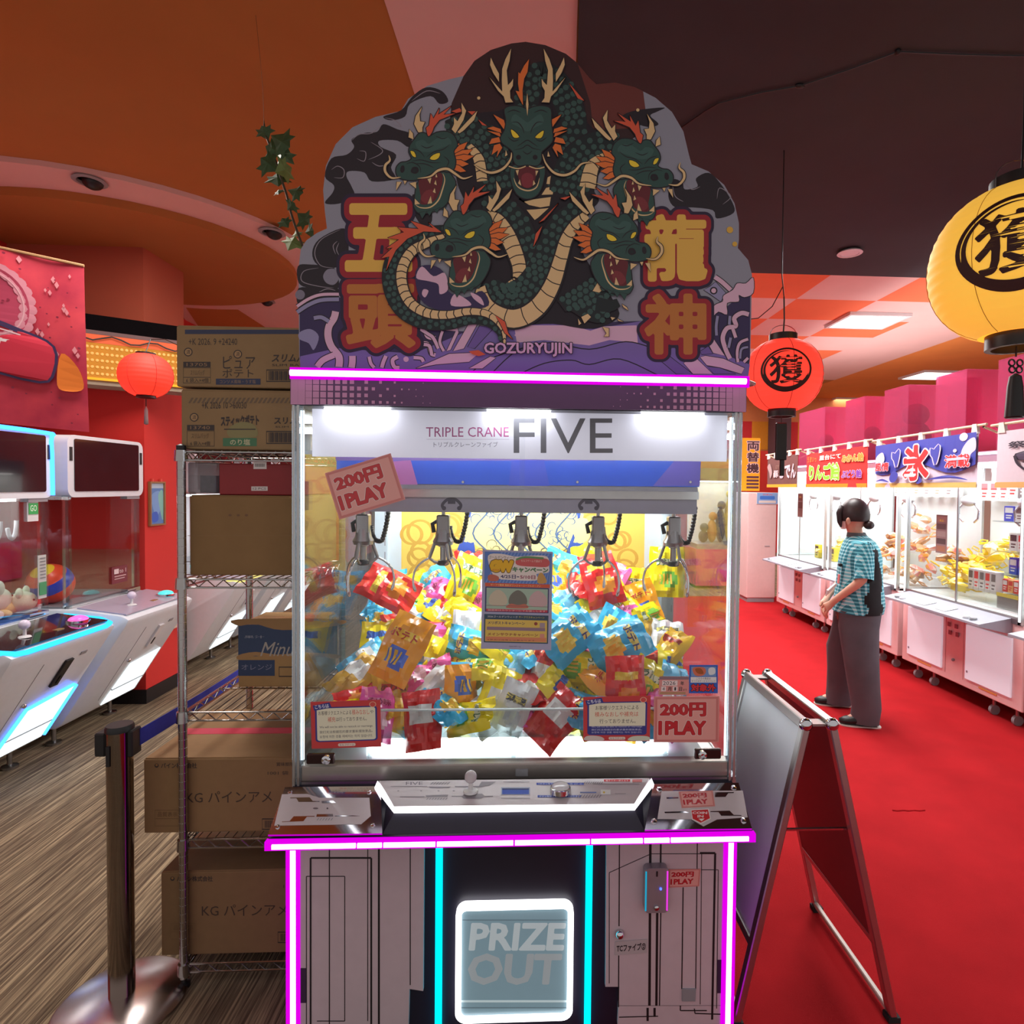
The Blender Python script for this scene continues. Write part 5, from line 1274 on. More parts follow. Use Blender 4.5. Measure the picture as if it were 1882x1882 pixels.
def notice(corners, label, lines, blue=False):
    t, p = card('paper_notice', corners, GYf, 0.001, mat('red_paper', C(206, 64, 66), 0.5, noise=0.02), label)
    NV = C(56, 60, 140); CRM = C(236, 232, 206)
    p.poly(rrect(0.06, 0.12, 0.95, 0.86, 0.05, 3), NV); p.poly(rrect(0.085, 0.145, 0.925, 0.835, 0.04, 3), CRM)
    p.poly([(0.03, 0.08), (0.27, 0.02), (0.30, 0.13), (0.05, 0.19)], NV); p.text('こちらは', 0.06, 0.06, 0.26, 0.14, C(240, 240, 250), 0.02, rot=-6)
    p.circ(0.89, 0.09, 0.05, C(236, 190, 160), 0.06); p.circ(0.89, 0.09, 0.04, C(214, 80, 76), 0.05)
    for (s_, x0, y0, x1, y1, c_) in lines: p.text(s_, x0, y0, x1, y1, c_, 0.012)
    if blue: p.rect(0.085, 0.66, 0.925, 0.835, NV)
    for k in range(3): p.text(('We will not be able to restock or rearrange', '我们无法根据您的要求重新摆放景品。', '요청에 의한 경품 재배치는 하지 않습니다.')[k], 0.12, 0.66 + k * 0.06 if blue else 0.52 + k * 0.1, 0.88, 0.70 + k * 0.06 if blue else 0.58 + k * 0.1, C(210, 214, 236) if blue else C(90, 84, 90))
    p.poly(rrect(0.38, 0.90, 0.63, 0.965, 0.02, 2), C(236, 214, 200)); p.text('セルフゲーム', 0.40, 0.91, 0.61, 0.955, C(90, 60, 120))
    if blue:
        p.blob([(0.03, 0.98), (0.03, 0.9), (0.12, 0.87), (0.27, 0.9), (0.3, 0.98)], C(220, 206, 200)); p.blob([(0.68, 0.98), (0.72, 0.9), (0.85, 0.88), (0.98, 0.9), (0.98, 0.98)], C(214, 220, 200))
    p.build('notice_print', t)
OR = C(214, 84, 60); IK = C(60, 50, 56)
notice([(571, 1290), (699, 1286), (701, 1372), (573, 1376)], 'red-bordered paper notice at the lower left corner of the glass', [('お客様リクエストによる', 0.11, 0.20, 0.58, 0.29, IK), ('積みなおし', 0.59, 0.19, 0.84, 0.30, OR), ('や', 0.85, 0.21, 0.9, 0.28, IK), ('補充', 0.24, 0.33, 0.35, 0.44, OR), ('は行っておりません。', 0.36, 0.34, 0.80, 0.43, IK)])
notice([(1072, 1281), (1196, 1278), (1194, 1362), (1072, 1362)], 'red-bordered notice with a blue strip between the bags and the right price card', [('お客様リクエストによる', 0.18, 0.20, 0.82, 0.30, IK), ('積みなおしや補充は', 0.17, 0.34, 0.82, 0.45, OR), ('行っておりません。', 0.24, 0.50, 0.78, 0.60, IK)], True)
t, p = card('date_card', [(1212, 1243), (1266, 1243), (1265, 1277), (1210, 1277)], GYf, 0.001, M_pc, 'small pink date card above the right price card')
p.rect(0.0, 0.0, 1, 0.17, C(150, 120, 130)); p.rect(0.1, 0.22, 0.62, 0.5, C(244, 226, 224)); p.text('2026', 0.13, 0.26, 0.55, 0.46, IK, 0.01); p.text('年', 0.72, 0.26, 0.84, 0.48, IK, 0.02)
p.rect(0.08, 0.54, 0.24, 0.8, C(244, 226, 224)); p.text('4', 0.12, 0.58, 0.2, 0.76, IK); p.text('月', 0.3, 0.57, 0.42, 0.78, IK, 0.02); p.rect(0.47, 0.54, 0.63, 0.8, C(244, 226, 224)); p.text('1', 0.52, 0.58, 0.58, 0.76, IK); p.text('日', 0.68, 0.57, 0.78, 0.78, IK, 0.02); p.text('まで', 0.82, 0.66, 0.94, 0.78, IK); p.rect(0.05, 0.84, 0.9, 0.95, C(190, 150, 110)); p.build('card_print', t)
t, p = card('exclusion_card', [(1267, 1222), (1319, 1222), (1319, 1274), (1266, 1274)], GYf, 0.001, mat('blue_card', C(50, 100, 200), 0.45, noise=0.02), 'square blue card with bold red characters above the right price card')
p.rect(0.06, 0.06, 0.94, 0.40, C(120, 160, 214)); p.blob([(0.12, 0.1), (0.5, 0.08), (0.58, 0.25), (0.45, 0.38), (0.2, 0.36)], C(220, 120, 90)); p.blob([(0.2, 0.14), (0.4, 0.12), (0.5, 0.3), (0.3, 0.3)], C(170, 90, 40)); p.blob([(0.68, 0.12), (0.88, 0.1), (0.9, 0.3), (0.7, 0.34)], C(230, 236, 240))
p.rect(0.05, 0.42, 0.95, 0.62, C(240, 240, 240)); p.text('こちらの景品は', 0.25, 0.44, 0.75, 0.51, IK); p.text('すべてのサービスイベント', 0.08, 0.53, 0.92, 0.60, IK); p.text('対象外', 0.07, 0.67, 0.93, 0.93, C(220, 50, 60), 0.05, [(0.06, C(40, 20, 40))]); p.build('card_print', t)
t, p = card('machine_label', [cq(822, 1290), cq(1055, 1272), cq(1050, 1370), cq(820, 1388)], CY0 - 0.009, 0.0008, mat('clear_label', C(190, 178, 182), 0.4), 'strip label with black handwriting-style characters on the right door', 'label')
p.text('TCファイブ②', 0.05, 0.22, 0.95, 0.78, C(40, 34, 40), 0.03); p.build('label_print', t)
# centre poster
t, p = card('event_poster', [(887, 1010), (1016, 1014), (1013, 1195), (884, 1192)], CY0 - 0.0005 + 0.012, 0.001, mat('lilac_paper', C(176, 176, 206), 0.5, noise=0.02), 'tall event poster taped to the middle of the glass', 'poster')
B1, B2 = C(96, 130, 200), C(130, 160, 216)
X = lambda a: (a - 150) / 1150.0
Yq = lambda b: (b - 90) / 1660.0
def R4(a, b, c, d, col): p.rect(X(a), Yq(b), X(c), Yq(d), col)
R4(185, 120, 1285, 640, B1)
for k in range(20): p.poly([(X(200 + k * 55), Yq(640)), (X(220 + k * 55), Yq(640)), (min(X(1285), X(480 + k * 55)), Yq(120)), (min(X(1285), X(460 + k * 55)), Yq(120))], B2)
WH = C(232, 222, 216)
p.blob([(X(a), Yq(b)) for a, b in ((240, 190), (450, 150), (690, 190), (900, 170), (1200, 170), (1240, 330), (1230, 440), (1040, 470), (1030, 580), (440, 570), (310, 470))], WH)
p.text('ゴールデンウィーク', X(255), Yq(185), X(680), Yq(235), C(50, 44, 50), 0.01)
p.text('GW', X(270), Yq(250), X(660), Yq(460), C(234, 184, 40), 0.12, [(0.06, C(120, 90, 40))]); p.text('2026', X(310), Yq(412), X(430), Yq(436), RED)
p.blob([(X(a), Yq(b)) for a, b in ((710, 225), (850, 190), (1210, 215), (1225, 340), (1000, 350), (720, 330))], C(206, 96, 96)); p.text('セルフゲームで遊ぼう', X(780), Yq(235), X(1120), Yq(275), C(236, 214, 200)); p.curve([(X(700), Yq(240)), (X(850), Yq(195)), (X(1150), Yq(205))], 0.02, C(100, 150, 96))
p.text('キャンペーン', X(640), Yq(360), X(1230), Yq(450), C(90, 134, 96), 0.06)
p.poly(rrect(X(440), Yq(480), X(1045), Yq(580), 0.02, 3), WH); p.text('4/25日', X(450), Yq(495), X(700), Yq(560), C(70, 66, 110), 0.03); p.text('5/10日', X(770), Yq(495), X(1020), Yq(560), C(150, 60, 90), 0.03); p.rect(X(715), Yq(520), X(755), Yq(535), C(70, 66, 110))
p.blob([(X(a), Yq(b)) for a, b in ((250, 520), (330, 500), (420, 540), (400, 605), (260, 605))], C(196, 110, 90)); p.blob([(X(a), Yq(b)) for a, b in ((1070, 480), (1130, 450), (1200, 560), (1190, 620), (1060, 620))], C(206, 160, 90))
R4(200, 640, 1260, 700, C(214, 96, 70)); p.text('サーフで簡単 真剣ダウンジャーニーフルオープン', X(290), Yq(655), X(1110), Yq(690), C(250, 226, 160), 0.01)
R4(205, 705, 1245, 1125, C(60, 60, 110)); R4(225, 722, 1228, 1085, C(170, 196, 176))
for cx_, c1 in ((415, C(206, 196, 172)), (740, C(120, 120, 110)), (1070, C(206, 176, 176))): p.blob([(X(cx_ - 130), Yq(1000)), (X(cx_ - 130), Yq(850)), (X(cx_), Yq(750)), (X(cx_ + 130), Yq(850)), (X(cx_ + 130), Yq(1000))], c1)
p.blob([(X(a), Yq(b)) for a, b in ((570, 1010), (640, 980), (740, 1000), (860, 980), (900, 1050), (570, 1055))], C(196, 120, 100)); R4(230, 1015, 1228, 1022, C(150, 80, 90)); R4(225, 1075, 1228, 1115, C(196, 70, 90)); p.text('抽選券はカウンターにてお渡しします', X(250), Yq(1082), X(1195), Yq(1108), C(240, 214, 214))
R4(195, 1165, 1245, 1640, C(60, 84, 104)); p.text('2026ゴールデンウィーク', X(250), Yq(1185), X(740), Yq(1220), C(226, 226, 230), 0.01); p.text('サーフでスキャンペーン', X(760), Yq(1185), X(1180), Yq(1220), C(230, 214, 70), 0.01)
R4(215, 1250, 1225, 1620, C(226, 196, 96)); p.text('メリポストキャンペーン', X(255), Yq(1280), X(860), Yq(1335), C(90, 80, 100), 0.03); R4(240, 1375, 1195, 1430, C(150, 124, 140)); p.text('メインサウナキャンペーン', X(255), Yq(1475), X(1080), Yq(1525), C(150, 70, 60), 0.03); R4(225, 1540, 1215, 1612, C(220, 140, 100)); p.text('※景品は画像とは異なります', X(250), Yq(1580), X(1030), Yq(1605), C(130, 80, 60)); p.circ(X(1040), Yq(1307), 0.025, C(150, 70, 60), 0.017)
R4(1105, 1290, 1190, 1370, C(170, 150, 160)); R4(1110, 1475, 1185, 1545, C(220, 150, 130)); p.text('セルフゲーム', X(610), Yq(1685), X(800), Yq(1712), C(90, 70, 100)); p.build('poster_print', t)
# ================================================================== DRAGON SIGN BOARD ON THE ROOF
BY = 1.72
sb = thing('dragon_sign', (-0.01, BY, 1.868), 'cloud-shaped sign board with five printed dragons standing on the crane machine', 'sign board')
outl = [(556, 700), (550, 655), (549, 560), (549, 490), (553, 458), (563, 442), (583, 428), (601, 420), (597, 388), (594, 350), (599, 305), (617, 265), (648, 234), (690, 215), (737, 204), (750, 182), (785, 158), (825, 146), (856, 139), (872, 112), (902, 92), (940, 80), (966, 77), (1002, 83), (1040, 99), (1066, 120), (1084, 144), (1096, 155), (1130, 152), (1166, 160), (1205, 180), (1235, 206), (1256, 242), (1266, 284), (1271, 302), (1302, 315), (1331, 340), (1350, 374), (1358, 410), (1358, 440), (1356, 456), (1375, 478), (1382, 505), (1381, 560), (1379, 655), (1374, 700)]
q = [at_y(x, y, BY) for x, y in outl]
MB().prism([(p.x, p.z) for p in q], lambda u, v, w_: Vector((u, BY + w_, v)), 0.006).build('board', mat('foam_board', C(150, 150, 156), 0.7, noise=0.02), sb)
for x in (-0.45, 0.0, 0.45):
    MB().add([(x, BY + 0.006, 1.868), (x, BY + 0.16, 1.868), (x, BY + 0.006, 2.25), (x + 0.01, BY + 0.006, 1.868), (x + 0.01, BY + 0.16, 1.868), (x + 0.01, BY + 0.006, 2.25)], [(0, 1, 2), (3, 5, 4), (0, 3, 4, 1), (1, 4, 5, 2), (0, 2, 5, 3)]).build('support_strut', M_white, sb)
P = Print(plane_y(BY), (0, -1, 0), 0.0004)
def crop(x0, y0, s):
    def f(*a):
        if len(a) == 2 and not isinstance(a[0], (tuple, list)): return (x0 + a[0] * s, y0 + a[1] * s)
        return [(x0 + p[0] * s, y0 + p[1] * s) for p in (a[0] if len(a) == 1 else a)]
    return f
g, kk, ll, nn, cc, aa, bb = crop(690, 60, 0.29756), crop(540, 400, 0.1541), crop(1150, 480, 0.13284), crop(880, 120, 0.1488), crop(520, 340, 0.24442), crop(520, 60, 0.2338), crop(940, 60, 0.25505)
GY_, BK, BK2 = C(150, 150, 164), C(36, 28, 36), C(58, 32, 34)
GRN, GRD, SCL = C(50, 82, 76), C(28, 38, 40), C(58, 88, 82)
CRM_, ORG, ORR, YEL, MTH = C(232, 198, 144), C(234, 120, 54), C(222, 92, 62), C(244, 214, 60), C(104, 36, 44)
PNK, PUR, NVY, LIL = C(226, 184, 206), C(128, 108, 176), C(58, 46, 88), C(150, 146, 182)
P.poly([(x, y) for x, y in outl], GY_)
# dark moon
P.poly([(852, 140), (872, 112), (902, 92), (940, 80), (966, 77), (1002, 83), (1040, 99), (1066, 120), (1084, 144), (1096, 155), (1130, 152), (1166, 160), (1182, 168), (1186, 200), (1170, 250), (1100, 300), (850, 300), (824, 250), (830, 190)], BK2)
P.poly([(1062, 118), (1084, 144), (1096, 155), (1130, 152), (1166, 160), (1182, 168), (1186, 200), (1170, 235), (1090, 240), (1085, 190)], C(112, 52, 46))
# smoke clouds
CL = C(40, 32, 40); CT = C(150, 140, 150)
for pts in (aa([(330, 1130), (380, 990), (500, 960), (560, 900), (540, 840), (640, 790), (740, 780), (790, 720), (900, 760), (1010, 800), (990, 900), (900, 850), (760, 850), (770, 900), (890, 960), (850, 1060), (880, 1150), (700, 1170), (640, 1100), (520, 1090), (500, 1130), (540, 1210), (560, 1290), (440, 1345), (330, 1340), (390, 1260), (400, 1200)]), aa([(790, 660), (930, 610), (1020, 500), (1130, 430), (1250, 460), (1300, 540), (1230, 560), (1160, 500), (1000, 560), (960, 660), (850, 690)]), bb([(800, 600), (900, 560), (1100, 540), (1050, 570), (1000, 600), (1060, 660), (980, 680), (860, 640)]), bb([(1130, 1180), (1160, 1060), (1230, 1080), (1250, 1130), (1340, 1110), (1330, 1050), (1420, 1010), (1500, 1080), (1590, 1220), (1600, 1300), (1480, 1340), (1450, 1280), (1300, 1260), (1180, 1260)]), kk([(560, 130), (300, 260), (220, 420), (280, 560), (480, 600), (640, 500), (640, 200)]), kk([(50, 580), (200, 560), (480, 600), (540, 780), (500, 850), (200, 840), (60, 780)]), kk([(60, 840), (300, 850), (520, 840), (520, 940), (300, 960), (60, 1040)]), g([(230, 1000), (330, 1040), (350, 1160), (300, 1200), (240, 1120)])):
    P.blob(pts, CL)
P.blob(kk([(350, 700), (400, 620), (500, 620), (540, 720), (480, 800), (390, 780)]), C(140, 136, 152)); P.circ(*kk(75, 920), 9, C(130, 124, 140))
for pts in (aa([(540, 850), (600, 800), (700, 790), (780, 720)]), aa([(580, 990), (640, 1010), (650, 940), (600, 930)]), aa([(380, 1080), (430, 1050), (480, 1080), (470, 1140), (400, 1140)]), aa([(670, 1000), (760, 960), (780, 920), (690, 860)]), aa([(700, 1020), (760, 1050), (850, 1030)]), kk([(560, 140), (330, 260), (250, 420), (320, 570), (480, 600)]), kk([(520, 280), (470, 340), (500, 440)]), kk([(540, 300), (510, 380), (540, 450)]), kk([(300, 600), (120, 640), (100, 760), (300, 820), (480, 840)]), kk([(300, 890), (400, 850), (500, 870)]), bb([(1480, 1200), (1500, 1120), (1580, 1180), (1520, 1240)]), bb([(1240, 1080), (1300, 1130), (1360, 1110)]), aa([(800, 670), (880, 690), (930, 740), (860, 720)]), bb([(1160, 1100), (1180, 1180), (1240, 1220)]), aa([(1010, 540), (1130, 460), (1240, 480)])):
    P.curve(pts, 1.6, CT, taper=2)
# waves
P.poly(smooth_pts([(551, 565), (600, 545), (680, 560), (760, 600), (900, 610), (1000, 600), (1180, 590), (1250, 600), (1325, 570), (1356, 545), (1379, 520)], 4, False) + [(1378, 655), (1374, 699), (556, 699), (551, 655)], NVY)
P.poly([(552, 700), (552, 655), (620, 640), (760, 650), (880, 600), (1000, 590), (1090, 605), (1180, 590), (1240, 630), (1300, 640), (1378, 670), (1374, 700)], PUR)
P.blob(cc([(1740, 1130), (1900, 1060), (2050, 1100), (2150, 1120), (1900, 1160)]), PNK)
P.poly([(945, 600), (975, 598), (1000, 598), (1050, 598), (1085, 608), (1110, 600), (1170, 598), (1172, 630), (1120, 625), (1083, 635), (1000, 625), (950, 630)], PNK)
for pts, w_ in (([(900, 690), (950, 645), (1010, 630), (1083, 642), (1150, 628), (1200, 640)], 2), ([(950, 690), (1000, 668), (1050, 662), (1083, 670), (1140, 660), (1210, 690)], 2), ([(860, 690), (900, 660), (960, 640)], 2)): P.curve(pts, w_, BK)
for pts in (cc([(1280, 1250), (1400, 1040), (1470, 1030), (1360, 1230)]), cc([(1230, 1250), (1300, 1100), (1180, 1090), (1220, 1050), (1310, 1060), (1320, 1110), (1260, 1240)]), cc([(1000, 1380), (1250, 1270), (1480, 1260), (1400, 1330), (1150, 1350)]), cc([(1400, 1380), (1560, 1290), (1600, 1300), (1500, 1380)]), ll([(1170, 1010), (1370, 1310), (1210, 1270), (1150, 1160)]), ll([(1030, 1330), (1100, 1310), (1350, 1350), (1640, 1480), (1600, 1560), (1300, 1470), (1120, 1440)]), ll([(800, 1410), (950, 1320), (1200, 1560), (930, 1560)])): P.shape(pts, PNK, 1.2, BK, 0)
for pts in (cc([(1390, 1220), (1480, 1060), (1580, 1080), (1440, 1230)]), ll([(500, 1390), (580, 1300), (920, 1560), (700, 1560)]), ll([(1030, 1250), (1140, 1180), (1200, 1280), (1050, 1290)]), ll([(1130, 1460), (1300, 1480), (1520, 1560), (1220, 1560)])): P.shape(pts, C(118, 94, 164), 1.2, BK, 0)
def wave(pts, w_, c_): P.curve(pts, w_ + 3, BK, 6); P.curve(pts, w_, c_, 6)
wave(kk([(40, 1060), (180, 970), (330, 920), (540, 915)]), 5.5, PNK); wave(kk([(40, 1130), (180, 1040), (330, 985), (540, 975)]), 7, LIL)
wave(kk([(500, 1120), (480, 1200), (420, 1300), (410, 1420), (450, 1540), (540, 1660), (540, 1780)]), 13, PNK); wave(kk([(240, 1200), (330, 1190), (420, 1240)]), 7, LIL)
P.blob(kk([(70, 1370), (200, 1330), (300, 1420), (240, 1580), (180, 1500), (70, 1450)]), LIL); wave(kk([(280, 1780), (350, 1700), (480, 1640)]), 11, PNK)
for pts, w_ in ((kk([(700, 1650), (700, 1720), (690, 1790)]), 12), (kk([(900, 1660), (920, 1740), (960, 1790)]), 6), (kk([(1100, 1650), (1070, 1720), (1050, 1790)]), 7), (kk([(1240, 1660), (1180, 1700), (1200, 1780), (1260, 1790)]), 7), (kk([(1430, 1670), (1520, 1680), (1545, 1720)]), 6), (kk([(1500, 1280), (1560, 1340), (1600, 1420), (1690, 1440)]), 8), (kk([(1520, 1500), (1600, 1510), (1640, 1620), (1690, 1640)]), 7), (cc([(1030, 1080), (1090, 1120), (1130, 1150), (1170, 1230)]), 6), (cc([(1040, 1200), (1100, 1210), (1120, 1280)]), 6), (cc([(1200, 1100), (1180, 1180), (1210, 1250)]), 5)): wave(pts, w_, PNK)
P.circ(*kk(1340, 1690), 5, PNK)
# waves at the right edge
wave(ll([(1230, 220), (1330, 290), (1450, 400)]), 8, PNK); P.shape(ll([(1170, 350), (1240, 290), (1380, 440), (1310, 560), (1200, 480), (1080, 400)]), LIL, 1.2, BK, 0); P.circ(*ll(1215, 410), 7, BK); P.circ(*ll(1215, 410), 4.5, PNK)
P.shape(ll([(1190, 780), (1220, 620), (1340, 560), (1350, 480), (1480, 400), (1540, 310), (1660, 310), (1760, 230), (1760, 440), (1640, 500), (1560, 470), (1560, 560), (1400, 580), (1400, 740), (1280, 700)]), PNK, 1.4, BK, 3)
wave(ll([(1270, 760), (1250, 900), (1255, 1030)]), 5, LIL); wave(ll([(1700, 740), (1600, 720), (1500, 790), (1520, 900), (1400, 930), (1340, 1060), (1380, 1220), (1440, 1350)]), 8, PNK); wave(ll([(1480, 940), (1520, 1060)]), 6, PNK); wave(ll([(1440, 760), (1430, 880)]), 5, LIL)
wave(ll([(1690, 1080), (1580, 1130), (1540, 1250), (1550, 1400)]), 5, PNK); wave(ll([(1690, 1190), (1600, 1220), (1580, 1350)]), 4, LIL); wave(ll([(1690, 1340), (1630, 1400)]), 5, PNK); wave(ll([(1450, 1060), (1420, 1200)]), 5, LIL)
# kanji
GD, GB, RDK, NVK = C(236, 186, 84), C(196, 122, 56), C(160, 34, 48), C(46, 32, 60)
for ch, bx, col in (('五', (634, 374, 758, 500), GD), ('頭', (636, 522, 764, 640), GB), ('龍', (1184, 394, 1300, 518), GD), ('神', (1184, 540, 1298, 652), GB)):
    P.text(ch, *bx, NVK, 0.034, [(0.12, NVK)])
for ch, bx, col in (('五', (634, 374, 758, 500), GD), ('頭', (636, 522, 764, 640), GB), ('龍', (1184, 394, 1300, 518), GD), ('神', (1184, 540, 1298, 652), GB)):
    P.text(ch, *bx, col, 0.034, [(0.075, RDK)])
for x, y, r in ((1341, 423, 6), (1350, 449, 4.5)): P.circ(x, y, r, C(226, 176, 70))
for x, y in ((1172, 203), (880, 181)): P.circ(x, y, 3, CRM_)
# ---- dragons
def ribbon(ctr, wid, belly=None, frac=0.5, seg=16, scale=12, sc=True, tail=False):
    q = smooth_pts(ctr, 8, False); n = len(q)
    wl = wid if isinstance(wid, (list, tuple)) else [wid] * len(ctr)
    W_ = []
    for i in range(n):
        f_ = i / (n - 1) * (len(wl) - 1); a = int(f_); a2 = min(a + 1, len(wl) - 1); W_.append(wl[a] + (wl[a2] - wl[a]) * (f_ - a))
    N_ = []
    for i in range(n):
        d = Vector(q[min(n - 1, i + 1)]) - Vector(q[max(0, i - 1)]); d.normalize(); N_.append(Vector((-d.y, d.x)))
    E = lambda i, t: tuple(Vector(q[i]) + N_[i] * W_[i] * t)     # t in -0.5..0.5
    def band(t0, t1, col):
        P.step(); P.mb.col = col
        vs = [P._p(*E(i, t0)) for i in range(n)] + [P._p(*E(i, t1)) for i in range(n)]
        P.mb.add(vs, [(i, i + 1, n + i + 1, n + i) for i in range(n - 1)])
    band(-0.5 - 0.035, 0.5 + 0.035, BK); band(-0.5, 0.5, GRD)
    if sc:
        P.step(); P.mb.col = SCL
        L = 0; row = 0; nxt = 0
        for i in range(1, n):
            L += (Vector(q[i]) - Vector(q[i - 1])).length
            if L >= nxt:
                nxt = L + scale * 0.88; row += 1; P.step()
                k = max(2, int(W_[i] / scale))
                for j in range(k):
                    t = -0.5 + (j + (0.75 if row % 2 else 0.25)) / (k + 0.2)
                    if belly and ((belly > 0 and t > 0.5 - frac) or (belly < 0 and t < -0.5 + frac)): continue
                    c_ = E(i, t); r = scale * 0.46
                    P.mb.add([P._p(c_[0] + r * math.cos(PI * m / 3.5), c_[1] + r * math.sin(PI * m / 3.5)) for m in range(7)], [tuple(range(7))])
    if belly:
        t0, t1 = (0.5 - frac, 0.5) if belly > 0 else (-0.5, -0.5 + frac)
        P.line([E(i, t0 if belly > 0 else t1) for i in range(n)], 4, BK)
        band(t0 + 0.015, t1 - 0.015, CRM_)
        L = 0; nxt = seg * 0.5
        for i in range(1, n):
            L += (Vector(q[i]) - Vector(q[i - 1])).length
            if L >= nxt:
                nxt = L + seg
                a, b = Vector(E(i, t0)), Vector(E(i, t1)); m_ = (a + b) / 2 + Vector((N_[i].y, -N_[i].x)) * (-2.5)
                P.curve([tuple(a), tuple(m_), tuple(b)], 1.8, BK, 3)
def spikes(pts, col=ORR, ow=1.4):
    P.shape(pts, col, ow, BK, 0)
P.blob(g([(560, 560), (640, 500), (800, 470), (930, 300), (1010, 210), (1140, 260), (1280, 420), (1310, 560), (1420, 640), (1500, 700), (1420, 800), (1350, 960), (1380, 1040), (1320, 1120), (1260, 1300), (1350, 1480), (1460, 1640), (1500, 1760), (1330, 1830), (1100, 1800), (860, 1800), (680, 1700), (640, 1480), (620, 1200), (560, 1060), (500, 900), (520, 700)]), C(34, 26, 36))
ribbon(g([(930, 470), (950, 340), (1020, 260), (1110, 310), (1180, 420), (1225, 560), (1215, 700), (1170, 850), (1110, 980)]), [40, 48, 44, 46, 50, 46, 44, 42, 36])
for pts in ([(835, 1470), (850, 1390), (900, 1365), (950, 1400), (930, 1480)], [(775, 1605), (830, 1520), (932, 1495), (912, 1600)], [(500, 1650), (560, 1690), (680, 1660), (890, 1632), (872, 1742), (760, 1760), (620, 1730)], [(590, 1790), (700, 1785), (862, 1768), (740, 1880), (690, 1915)]): P.shape(nn(pts), CRM_, 1.8, BK, 0)
spikes(g([(1195, 315), (1290, 425), (1250, 410)])); spikes(g([(1290, 640), (1270, 680), (1230, 690), (1250, 660)])); spikes(g([(1230, 700), (1205, 770), (1170, 830), (1190, 770)]))
ribbon(g([(1500, 690), (1380, 700), (1280, 780), (1220, 880), (1190, 1000)]), [40, 54, 68, 74, 66], 0)
ribbon(g([(1420, 760), (1340, 830), (1310, 960)]), [10, 26, 32], 1, 0.98, 15, sc=False)
ribbon(g([(440, 620), (570, 610), (680, 690), (730, 820), (760, 980)]), [40, 56, 66, 68, 60], 0)
ribbon(g([(580, 700), (640, 790), (660, 920)]), [10, 20, 20], 1, 0.98, 13, sc=False)
spikes(g([(470, 490), (520, 470), (540, 490), (500, 500)])); spikes(g([(570, 490), (625, 490), (600, 515)])); spikes(g([(635, 540), (690, 580), (660, 575)]))
def head(T):
    S = lambda pts, col, ow=1.6, sm=3: P.shape([T(*p) for p in pts], col, ow, BK, sm)
    Bb = lambda pts, col, k=3: P.blob([T(*p) for p in pts], col, k)
    Cv = lambda pts, w_, col, tp=False: P.curve([T(*p) for p in pts], w_, col, 5, taper=tp)
    # mane and ear frill
    for tip, a, b in (((1530, 270), (1470, 360), (1520, 330)), ((1590, 285), (1500, 350), (1560, 360)), ((1650, 275), (1540, 350), (1580, 370)), ((1690, 330), (1545, 370), (1590, 395)), ((1700, 380), (1555, 385), (1570, 420)), ((1660, 440), (1555, 410), (1560, 450)), ((1640, 495), (1550, 440), (1545, 480))):
        m1 = ((tip[0] * 0.5 + a[0] * 0.5) - 5, (tip[1] * 0.5 + a[1] * 0.5) - 14); m2 = (tip[0] * 0.5 + b[0] * 0.5 + 5, tip[1] * 0.5 + b[1] * 0.5 + 14)
        S([a, m1, tip, m2, b], ORG, 1.5, 0)
    S([(1520, 560), (1530, 525), (1565, 575), (1545, 560)], ORG, 1, 0)
    # crest and antlers
    S([(1355, 245), (1340, 170), (1362, 150), (1375, 60), (1395, 100), (1440, 20), (1430, 70), (1530, 5), (1470, 70), (1560, 60), (1440, 110), (1400, 160), (1385, 200)], ORR, 1.6, 0)
    S([(1280, 200), (1250, 140), (1262, 80), (1310, 10), (1290, 70), (1295, 120), (1330, 125), (1312, 165), (1312, 210)], CRM_, 1.6, 0)
    S([(1245, 255), (1208, 240), (1215, 180), (1240, 210)], CRM_, 1.4, 0)
    S([(1532, 180), (1550, 140), (1548, 90), (1575, 120), (1610, 60), (1605, -20), (1640, 40), (1620, 110), (1590, 160), (1560, 210)], CRM_, 1.6, 0)
    S([(1575, 200), (1640, 130), (1725, 40), (1700, 110), (1620, 190), (1590, 210)], CRM_, 1.6, 0)
    # lower jaw, mouth
    S([(1480, 500), (1540, 540), (1560, 590), (1530, 680), (1470, 760), (1380, 800), (1290, 810), (1250, 760), (1255, 710), (1290, 560)], GRN, 1.8)
    Bb([(1285, 560), (1380, 520), (1450, 505), (1465, 560), (1445, 640), (1405, 715), (1340, 745), (1295, 735), (1300, 680)], MTH)
    Bb([(1300, 700), (1340, 640), (1400, 640), (1390, 710), (1340, 738)], C(130, 50, 56))
    Cv([(1258, 745), (1300, 768), (1370, 765), (1430, 715), (1460, 640), (1480, 560), (1465, 510)], 2.6, CRM_, 2)
    for tp in ([(1255, 745), (1255, 700), (1295, 740)], [(1350, 740), (1375, 680), (1385, 735)], [(1390, 650), (1405, 620), (1412, 660)], [(1400, 590), (1412, 560), (1420, 600)], [(1410, 540), (1415, 510), (1425, 540)]): S(tp, CRM_, 1, 0)
    for k in range(4): S([(1290 + k * 55, 805 - k * 8), (1310 + k * 55, 850 - k * 22), (1345 + k * 50, 795 - k * 14)], GRN, 1.2, 0)
    # skull
    S([(1120, 520), (1118, 470), (1150, 432), (1195, 425), (1232, 400), (1213, 350), (1222, 300), (1255, 255), (1290, 212), (1335, 212), (1358, 240), (1420, 205), (1500, 200), (1552, 235), (1572, 300), (1545, 345), (1560, 420), (1545, 480), (1495, 500), (1440, 480), (1370, 515), (1300, 548), (1230, 562), (1150, 548)], GRN, 2.0)
    Bb([(1260, 280), (1320, 260), (1360, 290), (1420, 250), (1500, 240), (1530, 290), (1450, 320), (1370, 350), (1290, 340)], C(62, 96, 90))
